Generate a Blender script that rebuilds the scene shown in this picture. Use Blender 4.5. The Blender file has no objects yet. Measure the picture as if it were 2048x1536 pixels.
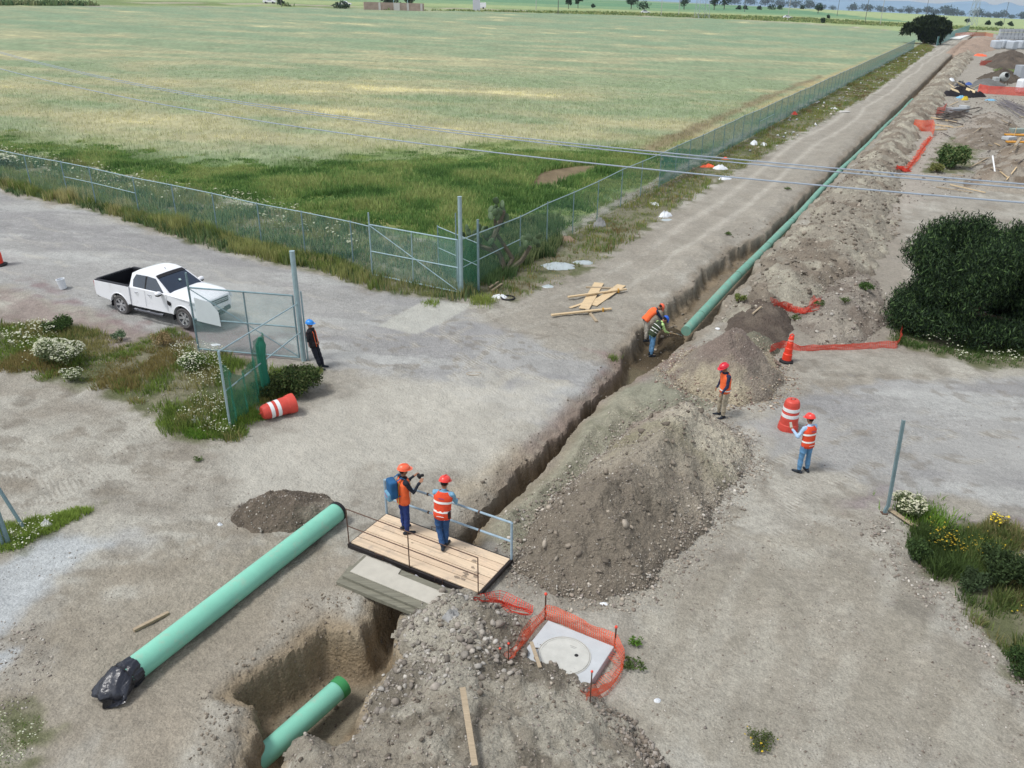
import bpy, bmesh, math, random
import numpy as np
from mathutils import Vector, Matrix, Euler
random.seed(7); RS = np.random.RandomState(11)
C = bpy.context.scene.collection
SC = bpy.context.scene
# ------------------------------------------------------------------ camera
F = 1627.0; PIT = math.atan2(765, F); ROL = math.radians(.5); H = 11.5
FW = np.array([0, math.cos(PIT), -math.sin(PIT)]); UX = np.array([1., 0, 0]); UU = np.array([0, math.sin(PIT), math.cos(PIT)])
CR = math.cos(ROL) * UX + math.sin(ROL) * UU
CD = math.sin(ROL) * UX - math.cos(ROL) * UU
cam = bpy.data.cameras.new('camera'); camo = bpy.data.objects.new('camera', cam); C.objects.link(camo)
M3 = Matrix([[CR[i], -CD[i], -FW[i]] for i in range(3)])
camo.matrix_world = Matrix.Translation((0, 0, H)) @ M3.to_4x4()
cam.sensor_width = 36; cam.lens = 36 * F / 2048; cam.clip_end = 20000; cam.clip_start = .1
SC.camera = camo
# ------------------------------------------------------------------ sky and sun (overcast day)
SUN_EL, SUN_AZ = 62, -112          # degrees; azimuth measured from +Y towards +X
w = bpy.data.worlds.new('World'); SC.world = w; w.use_nodes = True
nt = w.node_tree; nt.nodes.clear()
sky = nt.nodes.new('ShaderNodeTexSky'); sky.sky_type = 'NISHITA'; sky.sun_disc = False
sky.sun_elevation = math.radians(SUN_EL); sky.sun_rotation = math.radians(SUN_AZ)
sky.air_density = 1.0; sky.dust_density = 1.2; sky.ozone_density = 1.0
hs = nt.nodes.new('ShaderNodeHueSaturation'); hs.inputs['Saturation'].default_value = .30
bg = nt.nodes.new('ShaderNodeBackground'); bg.inputs[1].default_value = .15
wo = nt.nodes.new('ShaderNodeOutputWorld')
nt.links.new(sky.outputs[0], hs.inputs['Color']); nt.links.new(hs.outputs[0], bg.inputs[0]); nt.links.new(bg.outputs[0], wo.inputs[0])
sl = bpy.data.lights.new('sun', 'SUN'); sl.energy = 1.9; sl.angle = math.radians(13); sl.color = (1, .975, .94)
so = bpy.data.objects.new('sun', sl); C.objects.link(so)
_e, _a = math.radians(SUN_EL), math.radians(SUN_AZ)
SD = Vector((math.cos(_e) * math.sin(_a), math.cos(_e) * math.cos(_a), math.sin(_e)))
so.rotation_euler = SD.to_track_quat('Z', 'Y').to_euler()
SC.view_settings.view_transform = 'Standard'; SC.view_settings.look = 'None'
SC.view_settings.gamma = 1; SC.view_settings.use_curve_mapping = False
SC.view_settings.exposure = 0.56
# ------------------------------------------------------------------ noise, terrain, pixel -> place
def _h(ix, iy, s):
    n = (ix.astype(np.int64) * 374761393 + iy.astype(np.int64) * 668265263 + s * 974711) & 0x7fffffff
    n = ((n ^ (n >> 13)) * 1274126177) & 0x7fffffff
    return ((n ^ (n >> 16)) & 0xffff) / 65535.0
def vn(x, y, s=0):
    x = np.asarray(x, float); y = np.asarray(y, float)
    ix = np.floor(x); iy = np.floor(y); fx = x - ix; fy = y - iy
    fx = fx * fx * (3 - 2 * fx); fy = fy * fy * (3 - 2 * fy)
    a = _h(ix, iy, s); b = _h(ix + 1, iy, s); c = _h(ix, iy + 1, s); d = _h(ix + 1, iy + 1, s)
    return (a + (b - a) * fx) * (1 - fy) + (c + (d - c) * fx) * fy
def fbm(x, y, s=0, o=4):
    r = 0; a = .5; f = 1.; t = 0
    for i in range(o):
        r = r + a * vn(np.asarray(x) * f + i * 17.3, np.asarray(y) * f - i * 9.1, s + i); t += a; a *= .5; f *= 2.03
    return r / t                                  # 0..1, mean .5
def sst(a, b, x):
    t = np.clip((x - a) / (b - a), 0, 1); return t * t * (3 - 2 * t)
def T(x, y):                                      # the lie of the land
    a = -.8 * np.asarray(x, float) + .6 * np.asarray(y, float) - 10
    z = .036 * .5 * (a + np.sqrt(a * a + 64)) - .036 * 1.5
    d = np.sqrt(np.asarray(x, float) ** 2 + np.asarray(y, float) ** 2)
    k = np.clip(d - 740, 0, None)
    return z - .06 * np.clip(k, 0, 700) - .0 * k
def ray(px, py):
    d = FW * F + CR * (px - 1024) + CD * (py - 768); return d / np.linalg.norm(d)
def G(px, py, dz=0.):                             # point where the pixel's ray meets the land (+dz)
    d = ray(px, py); t = 2.
    lo = 2.; hi = None; st = .5
    while t < 4000:
        p = d * t; 
        if H + p[2] < T(p[0], p[1]) + dz: hi = t; break
        lo = t; t += max(.3, t * .02)
    if hi is None: hi = t
    for i in range(40):
        m = (lo + hi) / 2; p = d * m
        if H + p[2] < T(p[0], p[1]) + dz: hi = m
        else: lo = m
    p = d * hi; return np.array([p[0], p[1], H + p[2]])
def GZ(px, py, z):
    d = ray(px, py); t = (z - H) / d[2]; return np.array([0, 0, H]) + d * t
def proj(p):
    v = np.array(p, float) - np.array([0, 0, H]); k = v @ FW; return 1024 + F * (v @ CR) / k, 768 + F * (v @ CD) / k
def height_to(base, py):                          # height of a vertical at base whose top is at image row py
    lo, hi = 0., 30.
    for i in range(40):
        m = (lo + hi) / 2
        if proj(base + np.array([0, 0, m]))[1] > py: lo = m
        else: hi = m
    return lo
def GP(pts, dz=0.): return np.array([G(a, b, dz)[:2] for a, b in pts])
def sdf(poly, X, Y):                              # + inside
    P = np.asarray(poly); n = len(P); best = np.full(X.shape, 1e18); ins = np.zeros(X.shape, bool)
    for i in range(n):
        x1, y1 = P[i]; x2, y2 = P[(i + 1) % n]; dx, dy = x2 - x1, y2 - y1
        t = np.clip(((X - x1) * dx + (Y - y1) * dy) / (dx * dx + dy * dy + 1e-12), 0, 1)
        best = np.minimum(best, (X - x1 - t * dx) ** 2 + (Y - y1 - t * dy) ** 2)
        if y1 != y2:
            c = ((y1 > Y) != (y2 > Y)) & (X < (x2 - x1) * (Y - y1) / (y2 - y1) + x1); ins ^= c
    return np.where(ins, 1, -1) * np.sqrt(best)
def sdl(line, X, Y):                              # distance to a polyline
    P = np.asarray(line); best = np.full(np.shape(X), 1e18)
    for i in range(len(P) - 1):
        x1, y1 = P[i]; x2, y2 = P[i + 1]; dx, dy = x2 - x1, y2 - y1
        t = np.clip(((X - x1) * dx + (Y - y1) * dy) / (dx * dx + dy * dy + 1e-12), 0, 1)
        best = np.minimum(best, (X - x1 - t * dx) ** 2 + (Y - y1 - t * dy) ** 2)
    return np.sqrt(best)
def lin(c):
    c = np.asarray(c, float) / 255; return np.where(c <= .04045, c / 12.92, ((c + .055) / 1.055) ** 2.4)
KA = .85                                          # photo value -> base colour
def alb(c): return lin(c) * KA
# ------------------------------------------------------------------ materials
MATS = {}
def mat(name, rgb, rough=.7, var=.12, scale=6, bump=0., metal=0., spec=.3, alpha=1., attr=False, bscale=None, bdist=.02, streak=None, coat=0., dirt=None):
    if name in MATS: return MATS[name]
    m = bpy.data.materials.new(name); m.use_nodes = True; n = m.node_tree; b = n.nodes['Principled BSDF']
    L = n.links
    tc = n.nodes.new('ShaderNodeTexCoord'); no = n.nodes.new('ShaderNodeTexNoise')
    no.inputs['Scale'].default_value = scale; no.inputs['Detail'].default_value = 5; no.inputs['Roughness'].default_value = .6
    if streak:
        mp = n.nodes.new('ShaderNodeMapping'); mp.inputs['Scale'].default_value = streak
        L.new(tc.outputs['Object'], mp.inputs[0]); L.new(mp.outputs[0], no.inputs['Vector'])
    else: L.new(tc.outputs['Object'], no.inputs['Vector'])
    mr = n.nodes.new('ShaderNodeMapRange'); mr.inputs[1].default_value = .3; mr.inputs[2].default_value = .7
    mr.inputs[3].default_value = 1 - var; mr.inputs[4].default_value = 1 + var
    L.new(no.outputs['Fac'], mr.inputs[0])
    mx = n.nodes.new('ShaderNodeVectorMath'); mx.operation = 'SCALE'
    if attr:
        at = n.nodes.new('ShaderNodeVertexColor'); at.layer_name = 'Col'; L.new(at.outputs[0], mx.inputs[0])
    else:
        a = alb(rgb); mx.inputs[0].default_value = tuple(a)
    L.new(mr.outputs[0], mx.inputs['Scale']); L.new(mx.outputs[0], b.inputs['Base Color'])
    if dirt:
        dn = n.nodes.new('ShaderNodeTexNoise'); dn.inputs['Scale'].default_value = dirt[1]; dn.inputs['Detail'].default_value = 8; dn.inputs['Roughness'].default_value = .7; L.new(tc.outputs['Object'], dn.inputs['Vector'])
        dr = n.nodes.new('ShaderNodeMapRange'); dr.inputs[1].default_value = dirt[2]; dr.inputs[2].default_value = dirt[2] + .16; dr.inputs[4].default_value = dirt[3]; L.new(dn.outputs['Fac'], dr.inputs[0])
        dm = n.nodes.new('ShaderNodeMix'); dm.data_type = 'RGBA'; L.new(dr.outputs[0], dm.inputs[0]); L.new(mx.outputs[0], dm.inputs[6]); dm.inputs[7].default_value = tuple(alb(dirt[0])) + (1,); L.new(dm.outputs[2], b.inputs['Base Color'])
    b.inputs['Roughness'].default_value = rough; b.inputs['Metallic'].default_value = metal
    b.inputs['Specular IOR Level'].default_value = spec; b.inputs['Alpha'].default_value = alpha
    b.inputs['Coat Weight'].default_value = coat
    if bump:
        n2 = n.nodes.new('ShaderNodeTexNoise'); n2.inputs['Scale'].default_value = bscale or scale * 3; n2.inputs['Detail'].default_value = 6
        L.new(tc.outputs['Object'], n2.inputs['Vector'])
        bp = n.nodes.new('ShaderNodeBump'); bp.inputs['Strength'].default_value = bump; bp.inputs['Distance'].default_value = bdist
        L.new(n2.outputs['Fac'], bp.inputs['Height']); L.new(bp.outputs[0], b.inputs['Normal'])
    MATS[name] = m; return m
def soilmat(name='soil', sel_=(.86, .9), vs=16, bs=.9, bd=.045, con=1.):
    m = bpy.data.materials.new(name); m.use_nodes = True; n = m.node_tree; b = n.nodes['Principled BSDF']; L = n.links
    tc = n.nodes.new('ShaderNodeTexCoord'); at = n.nodes.new('ShaderNodeVertexColor'); at.layer_name = 'Col'
    def noise(s, d=6, r=.65):
        q = n.nodes.new('ShaderNodeTexNoise'); q.inputs['Scale'].default_value = s; q.inputs['Detail'].default_value = d; q.inputs['Roughness'].default_value = r
        L.new(tc.outputs['Object'], q.inputs['Vector']); return q
    def rng(o, a, c, lo, hi):
        q = n.nodes.new('ShaderNodeMapRange'); q.inputs[1].default_value = a; q.inputs[2].default_value = c; q.inputs[3].default_value = lo; q.inputs[4].default_value = hi
        L.new(o, q.inputs[0]); return q.outputs[0]
    def mul(a, c):
        q = n.nodes.new('ShaderNodeMath'); q.operation = 'MULTIPLY'; L.new(a, q.inputs[0]); L.new(c, q.inputs[1]); return q.outputs[0]
    a1 = rng(noise(7, 8, .72).outputs['Fac'], .32, .68, .80, 1.17)
    a2 = rng(noise(.8, 6).outputs['Fac'], .3, .7, .88, 1.10)
    a3 = rng(noise(36, 4, .75).outputs['Fac'], .3, .7, .72, 1.26)
    vo = n.nodes.new('ShaderNodeTexVoronoi'); vo.inputs['Scale'].default_value = vs; L.new(tc.outputs['Object'], vo.inputs['Vector'])
    peb = rng(vo.outputs['Distance'], .08, .24, 1.35, 1.0)
    # pebble only where the cell's random value is high
    sep = n.nodes.new('ShaderNodeSeparateColor'); L.new(vo.outputs['Color'], sep.inputs[0])
    sel = rng(sep.outputs[0], sel_[0], sel_[1], 0, 1)
    q = n.nodes.new('ShaderNodeMix'); q.data_type = 'FLOAT'; L.new(sel, q.inputs[0]); q.inputs[2].default_value = 1.; L.new(peb, q.inputs[3])
    fine = mul(a1, mul(a3, q.outputs[0])); kmx = n.nodes.new('ShaderNodeMix'); kmx.data_type = 'FLOAT'; L.new(at.outputs[1], kmx.inputs[0]); kmx.inputs[2].default_value = 1.; L.new(fine, kmx.inputs[3]); k = mul(a2, kmx.outputs[0])
    mx = n.nodes.new('ShaderNodeVectorMath'); mx.operation = 'SCALE'; tint = n.nodes.new('ShaderNodeVectorMath'); tint.operation = 'MULTIPLY'; tint.inputs[1].default_value = (.968, 1., .988); L.new(at.outputs[0], tint.inputs[0]); L.new(tint.outputs[0], mx.inputs[0]); L.new(k, mx.inputs['Scale'])
    L.new(mx.outputs[0], b.inputs['Base Color']); b.inputs['Roughness'].default_value = .95; b.inputs['Specular IOR Level'].default_value = .12
    bp = n.nodes.new('ShaderNodeBump'); bp.inputs['Strength'].default_value = bs; bp.inputs['Distance'].default_value = bd
    ad = n.nodes.new('ShaderNodeMath'); ad.operation = 'ADD'; L.new(noise(14, 7, .7).outputs['Fac'], ad.inputs[0])
    s2 = n.nodes.new('ShaderNodeMath'); s2.operation = 'MULTIPLY'; s2.inputs[1].default_value = -.5; L.new(vo.outputs['Distance'], s2.inputs[0]); L.new(s2.outputs[0], ad.inputs[1])
    L.new(ad.outputs[0], bp.inputs['Height']); L.new(bp.outputs[0], b.inputs['Normal'])
    return m
def fieldmat():
    m = bpy.data.materials.new('crop_ground'); m.use_nodes = True; n = m.node_tree; b = n.nodes['Principled BSDF']; L = n.links
    tc = n.nodes.new('ShaderNodeTexCoord'); at = n.nodes.new('ShaderNodeVertexColor'); at.layer_name = 'Col'
    def noise(s, d, sc, rot=0):
        mp = n.nodes.new('ShaderNodeMapping'); mp.inputs['Scale'].default_value = sc; mp.inputs['Rotation'].default_value = (0, 0, rot)
        L.new(tc.outputs['Object'], mp.inputs[0])
        q = n.nodes.new('ShaderNodeTexNoise'); q.inputs['Scale'].default_value = s; q.inputs['Detail'].default_value = d; q.inputs['Roughness'].default_value = .6
        L.new(mp.outputs[0], q.inputs['Vector']); return q.outputs['Fac']
    def rng(o, a, c, lo, hi):
        q = n.nodes.new('ShaderNodeMapRange'); q.inputs[1].default_value = a; q.inputs[2].default_value = c; q.inputs[3].default_value = lo; q.inputs[4].default_value = hi
        L.new(o, q.inputs[0]); return q.outputs[0]
    def mul(a, c):
        q = n.nodes.new('ShaderNodeMath'); q.operation = 'MULTIPLY'; L.new(a, q.inputs[0]); L.new(c, q.inputs[1]); return q.outputs[0]
    k = mul(rng(noise(1.6, 6, (1, .35, 1)), .3, .7, .8, 1.2), rng(noise(.22, 4, (1, .5, 1), .3), .3, .7, .9, 1.1))
    mx = n.nodes.new('ShaderNodeVectorMath'); mx.operation = 'SCALE'; L.new(at.outputs[0], mx.inputs[0]); L.new(k, mx.inputs['Scale'])
    L.new(mx.outputs[0], b.inputs['Base Color']); b.inputs['Roughness'].default_value = 1; b.inputs['Specular IOR Level'].default_value = .05
    bp = n.nodes.new('ShaderNodeBump'); bp.inputs['Strength'].default_value = .5; bp.inputs['Distance'].default_value = .15
    L.new(noise(3, 6, (1, 1, 1)), bp.inputs['Height']); L.new(bp.outputs[0], b.inputs['Normal'])
    return m
SOIL = soilmat(); SPOIL = soilmat('spoil', (.5, .62), 13, 1., .09); CROP = fieldmat()
# ------------------------------------------------------------------ object helpers
def tag(o, label=None, cat=None, group=None, kind=None):
    if label: o['label'] = label
    if cat: o['category'] = cat
    if group: o['group'] = group
    if kind: o['kind'] = kind
    return o
def link(name, me, parent=None):
    o = bpy.data.objects.new(name, me); C.objects.link(o)
    if parent: o.parent = parent
    return o
def empty(name, loc, rz=0, label=None, cat=None, group=None):
    o = bpy.data.objects.new(name, None); C.objects.link(o); o.location = Vector([float(v) for v in loc]); o.rotation_euler = (0, 0, rz)
    o.empty_display_size = .2
    return tag(o, label, cat, group)
def npmesh(name, V, Fc, m, parent=None, smooth=False, col=None):   # V (n,3), Fc (k,3) or (k,4)
    V = np.ascontiguousarray(V, dtype=np.float32); Fc = np.ascontiguousarray(Fc, dtype=np.int32)
    me = bpy.data.meshes.new(name); k = Fc.shape[1]; nf = len(Fc)
    me.vertices.add(len(V)); me.vertices.foreach_set('co', V.ravel())
    me.loops.add(nf * k); me.loops.foreach_set('vertex_index', Fc.ravel())
    me.polygons.add(nf); me.polygons.foreach_set('loop_start', np.arange(0, nf * k, k, dtype=np.int32))
    me.polygons.foreach_set('loop_total', np.full(nf, k, dtype=np.int32))
    if smooth: me.polygons.foreach_set('use_smooth', np.ones(nf, bool))
    if col is not None:
        ca = me.color_attributes.new('Col', 'FLOAT_COLOR', 'POINT')
        c4 = np.ones((len(V), 4), np.float32); c4[:, :col.shape[1]] = col; ca.data.foreach_set('color', c4.ravel())
    me.update(calc_edges=True); me.validate()
    if m: me.materials.append(m)
    return link(name, me, parent)
def grid_faces(nu, nv, mask=None):
    i, j = np.meshgrid(np.arange(nu - 1), np.arange(nv - 1), indexing='ij'); a = (i * nv + j).ravel()
    f = np.stack([a, a + nv, a + nv + 1, a + 1], 1)
    return f if mask is None else f[mask.ravel()]
class MB:                                        # collects shapes into ONE mesh
    def __init__(s): s.v = []; s.f = []
    def add(s, V, Fs):
        b = len(s.v); s.v += [tuple(float(c) for c in p) for p in V]; s.f += [tuple(i + b for i in f) for f in Fs]; return s
    def box(s, c, d, R=None, taper=None):
        x, y, z = [q / 2 for q in d]; P = [Vector((a * x, b * y, e * z)) for e in (-1, 1) for b in (-1, 1) for a in (-1, 1)]
        if taper: P = [Vector((p.x * (taper if p.z > 0 else 1), p.y * (taper if p.z > 0 else 1), p.z)) for p in P]
        if R is not None: P = [R @ p for p in P]
        return s.add([p + Vector(c) for p in P], [(0, 2, 3, 1), (4, 5, 7, 6), (0, 1, 5, 4), (2, 6, 7, 3), (0, 4, 6, 2), (1, 3, 7, 5)])
    def tube(s, pts, r, n=8, cap=True, flat=None, up=None):
        P = [Vector([float(c) for c in p]) for p in pts]; rr = r if isinstance(r, (list, tuple)) else [r] * len(P); V = []
        u0 = None
        for i, p in enumerate(P):
            d = (P[min(i + 1, len(P) - 1)] - P[max(i - 1, 0)]).normalized()
            if u0 is None:
                u0 = (Vector(up) if up else (Vector((0, 0, 1)) if abs(d.z) < .9 else Vector((1, 0, 0))))
            u = (u0 - d * u0.dot(d)).normalized(); q = d.cross(u); u0 = u
            a, b = rr[i] if isinstance(rr[i], (list, tuple)) else (rr[i], rr[i])
            for k in range(n):
                t = 2 * math.pi * k / n + (math.pi / 4 if n == 4 else 0); V.append(p + u * math.cos(t) * a + q * math.sin(t) * b)
        Fs = [(i * n + k, i * n + (k + 1) % n, (i + 1) * n + (k + 1) % n, (i + 1) * n + k) for i in range(len(P) - 1) for k in range(n)]
        if cap: Fs += [tuple(range(n - 1, -1, -1)), tuple((len(P) - 1) * n + k for k in range(n))]
        return s.add(V, Fs)
    def beam(s, p0, p1, w_, h_, up=(0, 0, 1)):
        p0 = Vector([float(c) for c in p0]); p1 = Vector([float(c) for c in p1]); d = (p1 - p0); L = d.length; d.normalize()
        u = Vector(up); u = (u - d * u.dot(d)).normalized(); q = d.cross(u)
        R = Matrix([[d[i], q[i], u[i]] for i in range(3)]); return s.box((p0 + p1) / 2, (L, w_, h_), R)
    def lathe(s, prof, n=20, M=None, cap=True):   # prof: (r, z)
        V = []; 
        for r, z in prof:
            for k in range(n):
                t = 2 * math.pi * k / n; p = Vector((r * math.cos(t), r * math.sin(t), z)); V.append(M @ p if M else p)
        m = len(prof); Fs = [(i * n + k, i * n + (k + 1) % n, (i + 1) * n + (k + 1) % n, (i + 1) * n + k) for i in range(m - 1) for k in range(n)]
        if cap: Fs += [tuple(range(n - 1, -1, -1)), tuple((m - 1) * n + k for k in range(n))]
        return s.add(V, Fs)
    def ball(s, c, r, n=12, m=8, R=None):
        rx, ry, rz = r if isinstance(r, (tuple, list)) else (r, r, r); V = []; c = Vector([float(q) for q in c])
        for i in range(m + 1):
            a = math.pi * i / m
            for k in range(n):
                t = 2 * math.pi * k / n; p = Vector((rx * math.sin(a) * math.cos(t), ry * math.sin(a) * math.sin(t), rz * math.cos(a)))
                V.append((R @ p if R else p) + c)
        return s.add(V, [(i * n + k, (i + 1) * n + k, (i + 1) * n + (k + 1) % n, i * n + (k + 1) % n) for i in range(m) for k in range(n)])
    def prism(s, poly, a, b, axis='y', M=None):   # 2-D outline extruded
        n = len(poly)
        def P(p, t): return {'y': Vector((p[0], t, p[1])), 'z': Vector((p[0], p[1], t)), 'x': Vector((t, p[0], p[1]))}[axis]
        V = [P(p, a) for p in poly] + [P(p, b) for p in poly]
        if M: V = [M @ v for v in V]
        return s.add(V, [tuple(range(n)), tuple(range(2 * n - 1, n - 1, -1))] + [(i, i + n, (i + 1) % n + n, (i + 1) % n) for i in range(n)])
    def build(s, name, m, parent=None, smooth=False, bevel=0, seg=2, angle=35):
        me = bpy.data.meshes.new(name); me.from_pydata(s.v, [], s.f); 
        bm = bmesh.new(); bm.from_mesh(me); bmesh.ops.recalc_face_normals(bm, faces=bm.faces); bm.to_mesh(me); bm.free()
        me.materials.append(m); o = link(name, me, parent)
        if smooth:
            me.polygons.foreach_set('use_smooth', [True] * len(me.polygons))
            md = None
            try: me.set_sharp_from_angle(angle=math.radians(angle))
            except Exception: pass
        if bevel:
            b = o.modifiers.new('bevel', 'BEVEL'); b.width = bevel; b.segments = seg; b.limit_method = 'ANGLE'; b.angle_limit = math.radians(30)
        return o
def copy_tree(o, parent=None):
    c = o.copy(); C.objects.link(c)
    if parent: c.parent = parent
    for ch in list(o.children): copy_tree(ch, c)
    return c
# ------------------------------------------------------------------ the ground sheet, in axes along (s) and across (t) the trench
O0 = np.array([-1.37, 15.75]); US = np.array([.480, .877]); US /= np.linalg.norm(US); VS = np.array([US[1], -US[0]])
def XY(s, t): return O0[0] + US[0] * s + VS[0] * t, O0[1] + US[1] * s + VS[1] * t
def ST(x, y): return (x - O0[0]) * US[0] + (y - O0[1]) * US[1], (x - O0[0]) * VS[0] + (y - O0[1]) * VS[1]
PIT_PX = [(455, 1640), (488, 1525), (512, 1444), (500, 1405), (452, 1380), (478, 1358), (532, 1318), (604, 1265), (650, 1238), (712, 1258), (748, 1225), (757, 1190), (840, 1125),
          (905, 1075), (966, 1052), (905, 1135), (805, 1215), (796, 1262), (802, 1300), (760, 1345), (722, 1385), (718, 1425), (695, 1468), (662, 1488), (640, 1468), (611, 1448), (575, 1482), (552, 1536), (530, 1640)]
PITP = GP(PIT_PX)
LIP_L = ([-1.5, 0, 1.5, 4, 6, 9, 11.2, 12.6, 15.4, 18, 22, 28, 30, 32, 45, 80, 300, 420], [.05, 0, -.16, -.28, -.22, -.33, -.35, -.85, -.85, -.95, -1.0, -.8, -.35, -.2, -.15, -.15, -.15, -.1])
LIP_R = ([-1.5, 0, 2, 3.6, 6.5, 9, 12.7, 16.6, 20, 31, 45, 60, 100, 300, 420], [.6, .46, .42, .5, .2, .25, .8, 1.05, 1.0, .75, .62, .62, .7, .6, .1])
HEAPS = {}
def carve(x, y):
    s, t = ST(x, y)
    wob = (fbm(x * 1.3, y * 1.3, 3) - .5) * .42 + (fbm(x * .9, y * .9, 6) - .5) * .9 * sst(13, 17, s) * sst(36, 28, s) + (fbm(x * 3, y * 3, 4) - .5) * .04
    l = np.interp(s, *LIP_L) + wob; r = np.interp(s, *LIP_R) + wob * .8
    d = np.minimum(t - l, r - t)
    ok = sst(-1.5, -1.2, s) * (1 - sst(405, 410, s))
    dep = np.interp(s, [-2, 8, 11, 14, 16, 20, 30, 60, 400], [1.2, .95, .8, .75, .7, .65, .62, .7, .8])
    k1 = (.55 * sst(0, .14, d) + .45 * sst(.0, .34, d)) * dep * ok
    k1 = k1 + (.04 * sst(-.35, 0, d) + .16 * sst(-.55, .05, np.where(t < (l + r) / 2, d, -1)) * sst(13, 11, s)) * ok
    dp = sdf(PITP, x, y) + wob * .6 + (fbm(x * 3.4, y * 3.4, 8) - .5) * .22
    k2 = (.6 * sst(0, .12, dp) + .4 * sst(.05, .34, dp)) * (1.0 + .12 * sst(.3, .9, dp)) + .16 * sst(-.35, .02, dp)
    return np.maximum(k1, k2), d, dp
# left low bank, sand spread etc. as part of the land
SAND = GP([(930, 1062), (975, 1035), (1025, 995), (1092, 945), (1150, 850), (1235, 775), (1330, 762), (1425, 812), (1345, 838), (1220, 885), (1140, 970), (1075, 1040), (1045, 1110), (1010, 1100)])
BERM = ([0, 18, 24, 60, 200], [0, 0, .22, .25, .2])
def relief(x, y):
    s, t = ST(x, y); d = np.hypot(x, y)
    n = (fbm(x * .5, y * .5, 21) - .5) * .16 + (fbm(x * 2.3, y * 2.3, 22) - .5) * .07
    near = sst(70, 25, d)
    n = n + (fbm(x * 7, y * 7, 23, 3) - .5) * .045 * near
    n = n + (fbm(x * 1.1, y * 1.1, 24) - .5) * .25 * sst(6, 2, abs(t + 1.2)) * sst(14, 20, s) * .6
    n = n + np.interp(s, *BERM) * np.exp(-((t + 1.1 - .9 * sst(34, 26, s) * -1) / .8) ** 2) * (.5 + fbm(x * 1.5, y * 1.5, 31))
    sd = sdf(SAND, x, y); n = n + np.clip(sst(0, .8, sd), 0, 1) * (.16 + .22 * fbm(x * 1.6, y * 1.6, 33)) + .03 * np.sin((s * 3 + t * 9 + 6 * fbm(x, y, 5))) * sst(.1, .5, sd)
    return n
def Z(x, y):
    x = np.asarray(x, float); y = np.asarray(y, float)
    c, d, dp = carve(x, y)
    return T(x, y) + relief(x, y) * (1 - .7 * sst(.3, 1, c)) - c
def Zs(x, y): return float(Z(np.array([x]), np.array([y]))[0])
def GG(px, py, dz=0.):                             # pixel -> ground incl. relief
    p = G(px, py, dz); p[2] = Zs(p[0], p[1]) + dz; return p
def axis(a0, a1, st, g1, lim, g2, far):
    out = list(np.arange(a0, a1, st)); v = out[-1]; d = st
    while v < far: d *= (1 + (g1 if d < lim else g2)); v += d; out.append(v)
    return out
sp = axis(-10, 14, .05, .01, 1.2, .04, 3200); sn = axis(10, 10.2, .1, .08, 5, .2, 300)
S_ = np.array([-v for v in sn[::-1]] + sp); S_ = np.unique(np.round(S_, 4))
tp = axis(0, 3.0, .05, .012, 1.4, .05, 2600); tn = axis(0, 3.5, .05, .012, 1.0, .05, 2600)
T_ = np.unique(np.round(np.array([-v for v in tn] + tp), 4))
SS, TT = np.meshgrid(S_, T_, indexing='ij'); X, Y = XY(SS, TT); Xf, Yf = X.ravel(), Y.ravel()
CV, DTR, DP = carve(Xf, Yf); Zf = T(Xf, Yf) + relief(Xf, Yf) * (1 - .7 * sst(.3, 1, CV)) - CV
# --- colours by what the ground is made of
def mixc(c, col, k): k = np.clip(k, 0, 1)[:, None]; return c * (1 - k) + alb(col) * k
N1 = fbm(Xf * .35, Yf * .35, 41, 5); N2 = fbm(Xf * 1.7, Yf * 1.7, 42, 5); N3 = fbm(Xf * .09, Yf * .09, 43, 4)
sS, tT = ST(Xf, Yf); DD = np.hypot(Xf, Yf)
col = np.tile(alb((160, 153, 143)), (len(Xf), 1))
col = mixc(col, (176, 170, 160), sst(.42, .62, N1)); col = mixc(col, (143, 136, 126), sst(.5, .68, N2) * .6)
col = mixc(col, (132, 122, 110), sst(.55, .7, fbm(Xf * .8, Yf * .8, 44)) * .45)
ROADL = GP([(-500, 300), (0, 385), (180, 428), (330, 470), (480, 518), (640, 548), (745, 582), (900, 602), (960, 640), (1100, 690), (1240, 735), (1170, 800), (1080, 850), (900, 780), (720, 750), (560, 715), (400, 700), (240, 650), (100, 600), (0, 570), (-500, 480)])
ROADR = GP([(1500, 850), (1600, 780), (1750, 765), (2048, 760), (2400, 750), (2500, 1060), (2048, 1040), (1900, 1000), (1780, 975), (1600, 930), (1540, 900)])
TRACK = GP([(960, 640), (1050, 600), (1170, 545), (1290, 465), (1420, 380), (1500, 335), (1600, 275), (1740, 195), (1850, 118), (1905, 92), (1925, 98), (1800, 212), (1700, 305), (1600, 400), (1500, 480), (1330, 580), (1270, 700), (1100, 690)])
sdRL = sdf(ROADL, Xf, Yf); sdRR = sdf(ROADR, Xf, Yf); sdT = sdf(TRACK, Xf, Yf)
en = (N2 - .5) * 1.4 + (N1 - .5) * 1.2
kr = np.maximum(sst(-.4, .5, sdRL + en), sst(-.4, .5, sdRR + en))
col = mixc(col, (162, 160, 159), kr * .8); col = mixc(col, (146, 143, 143), kr * sst(.45, .62, fbm(Xf * .25 + Yf * .1, Yf * .7, 47, 5)) * .7); col = mixc(col, (178, 176, 173), kr * sst(.5, .66, fbm(Xf * .18 + Yf * .1, Yf * .9, 46, 5)) * .7)
col = mixc(col, (156, 148, 137), sst(-.4, .6, sdT + en) * .75)
for tc_, wd in ((-4.6, .25), (-2.9, .25)):        # pale wheel tracks
    k = np.exp(-((tT - tc_ - (fbm(sS * .05, sS * 0, 51) - .5) * 1.6) / wd) ** 2) * sst(20, 34, sS) * (1 - sst(330, 380, sS)); col = mixc(col, (186, 178, 167), k * (.35 + .6 * N2))
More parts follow.
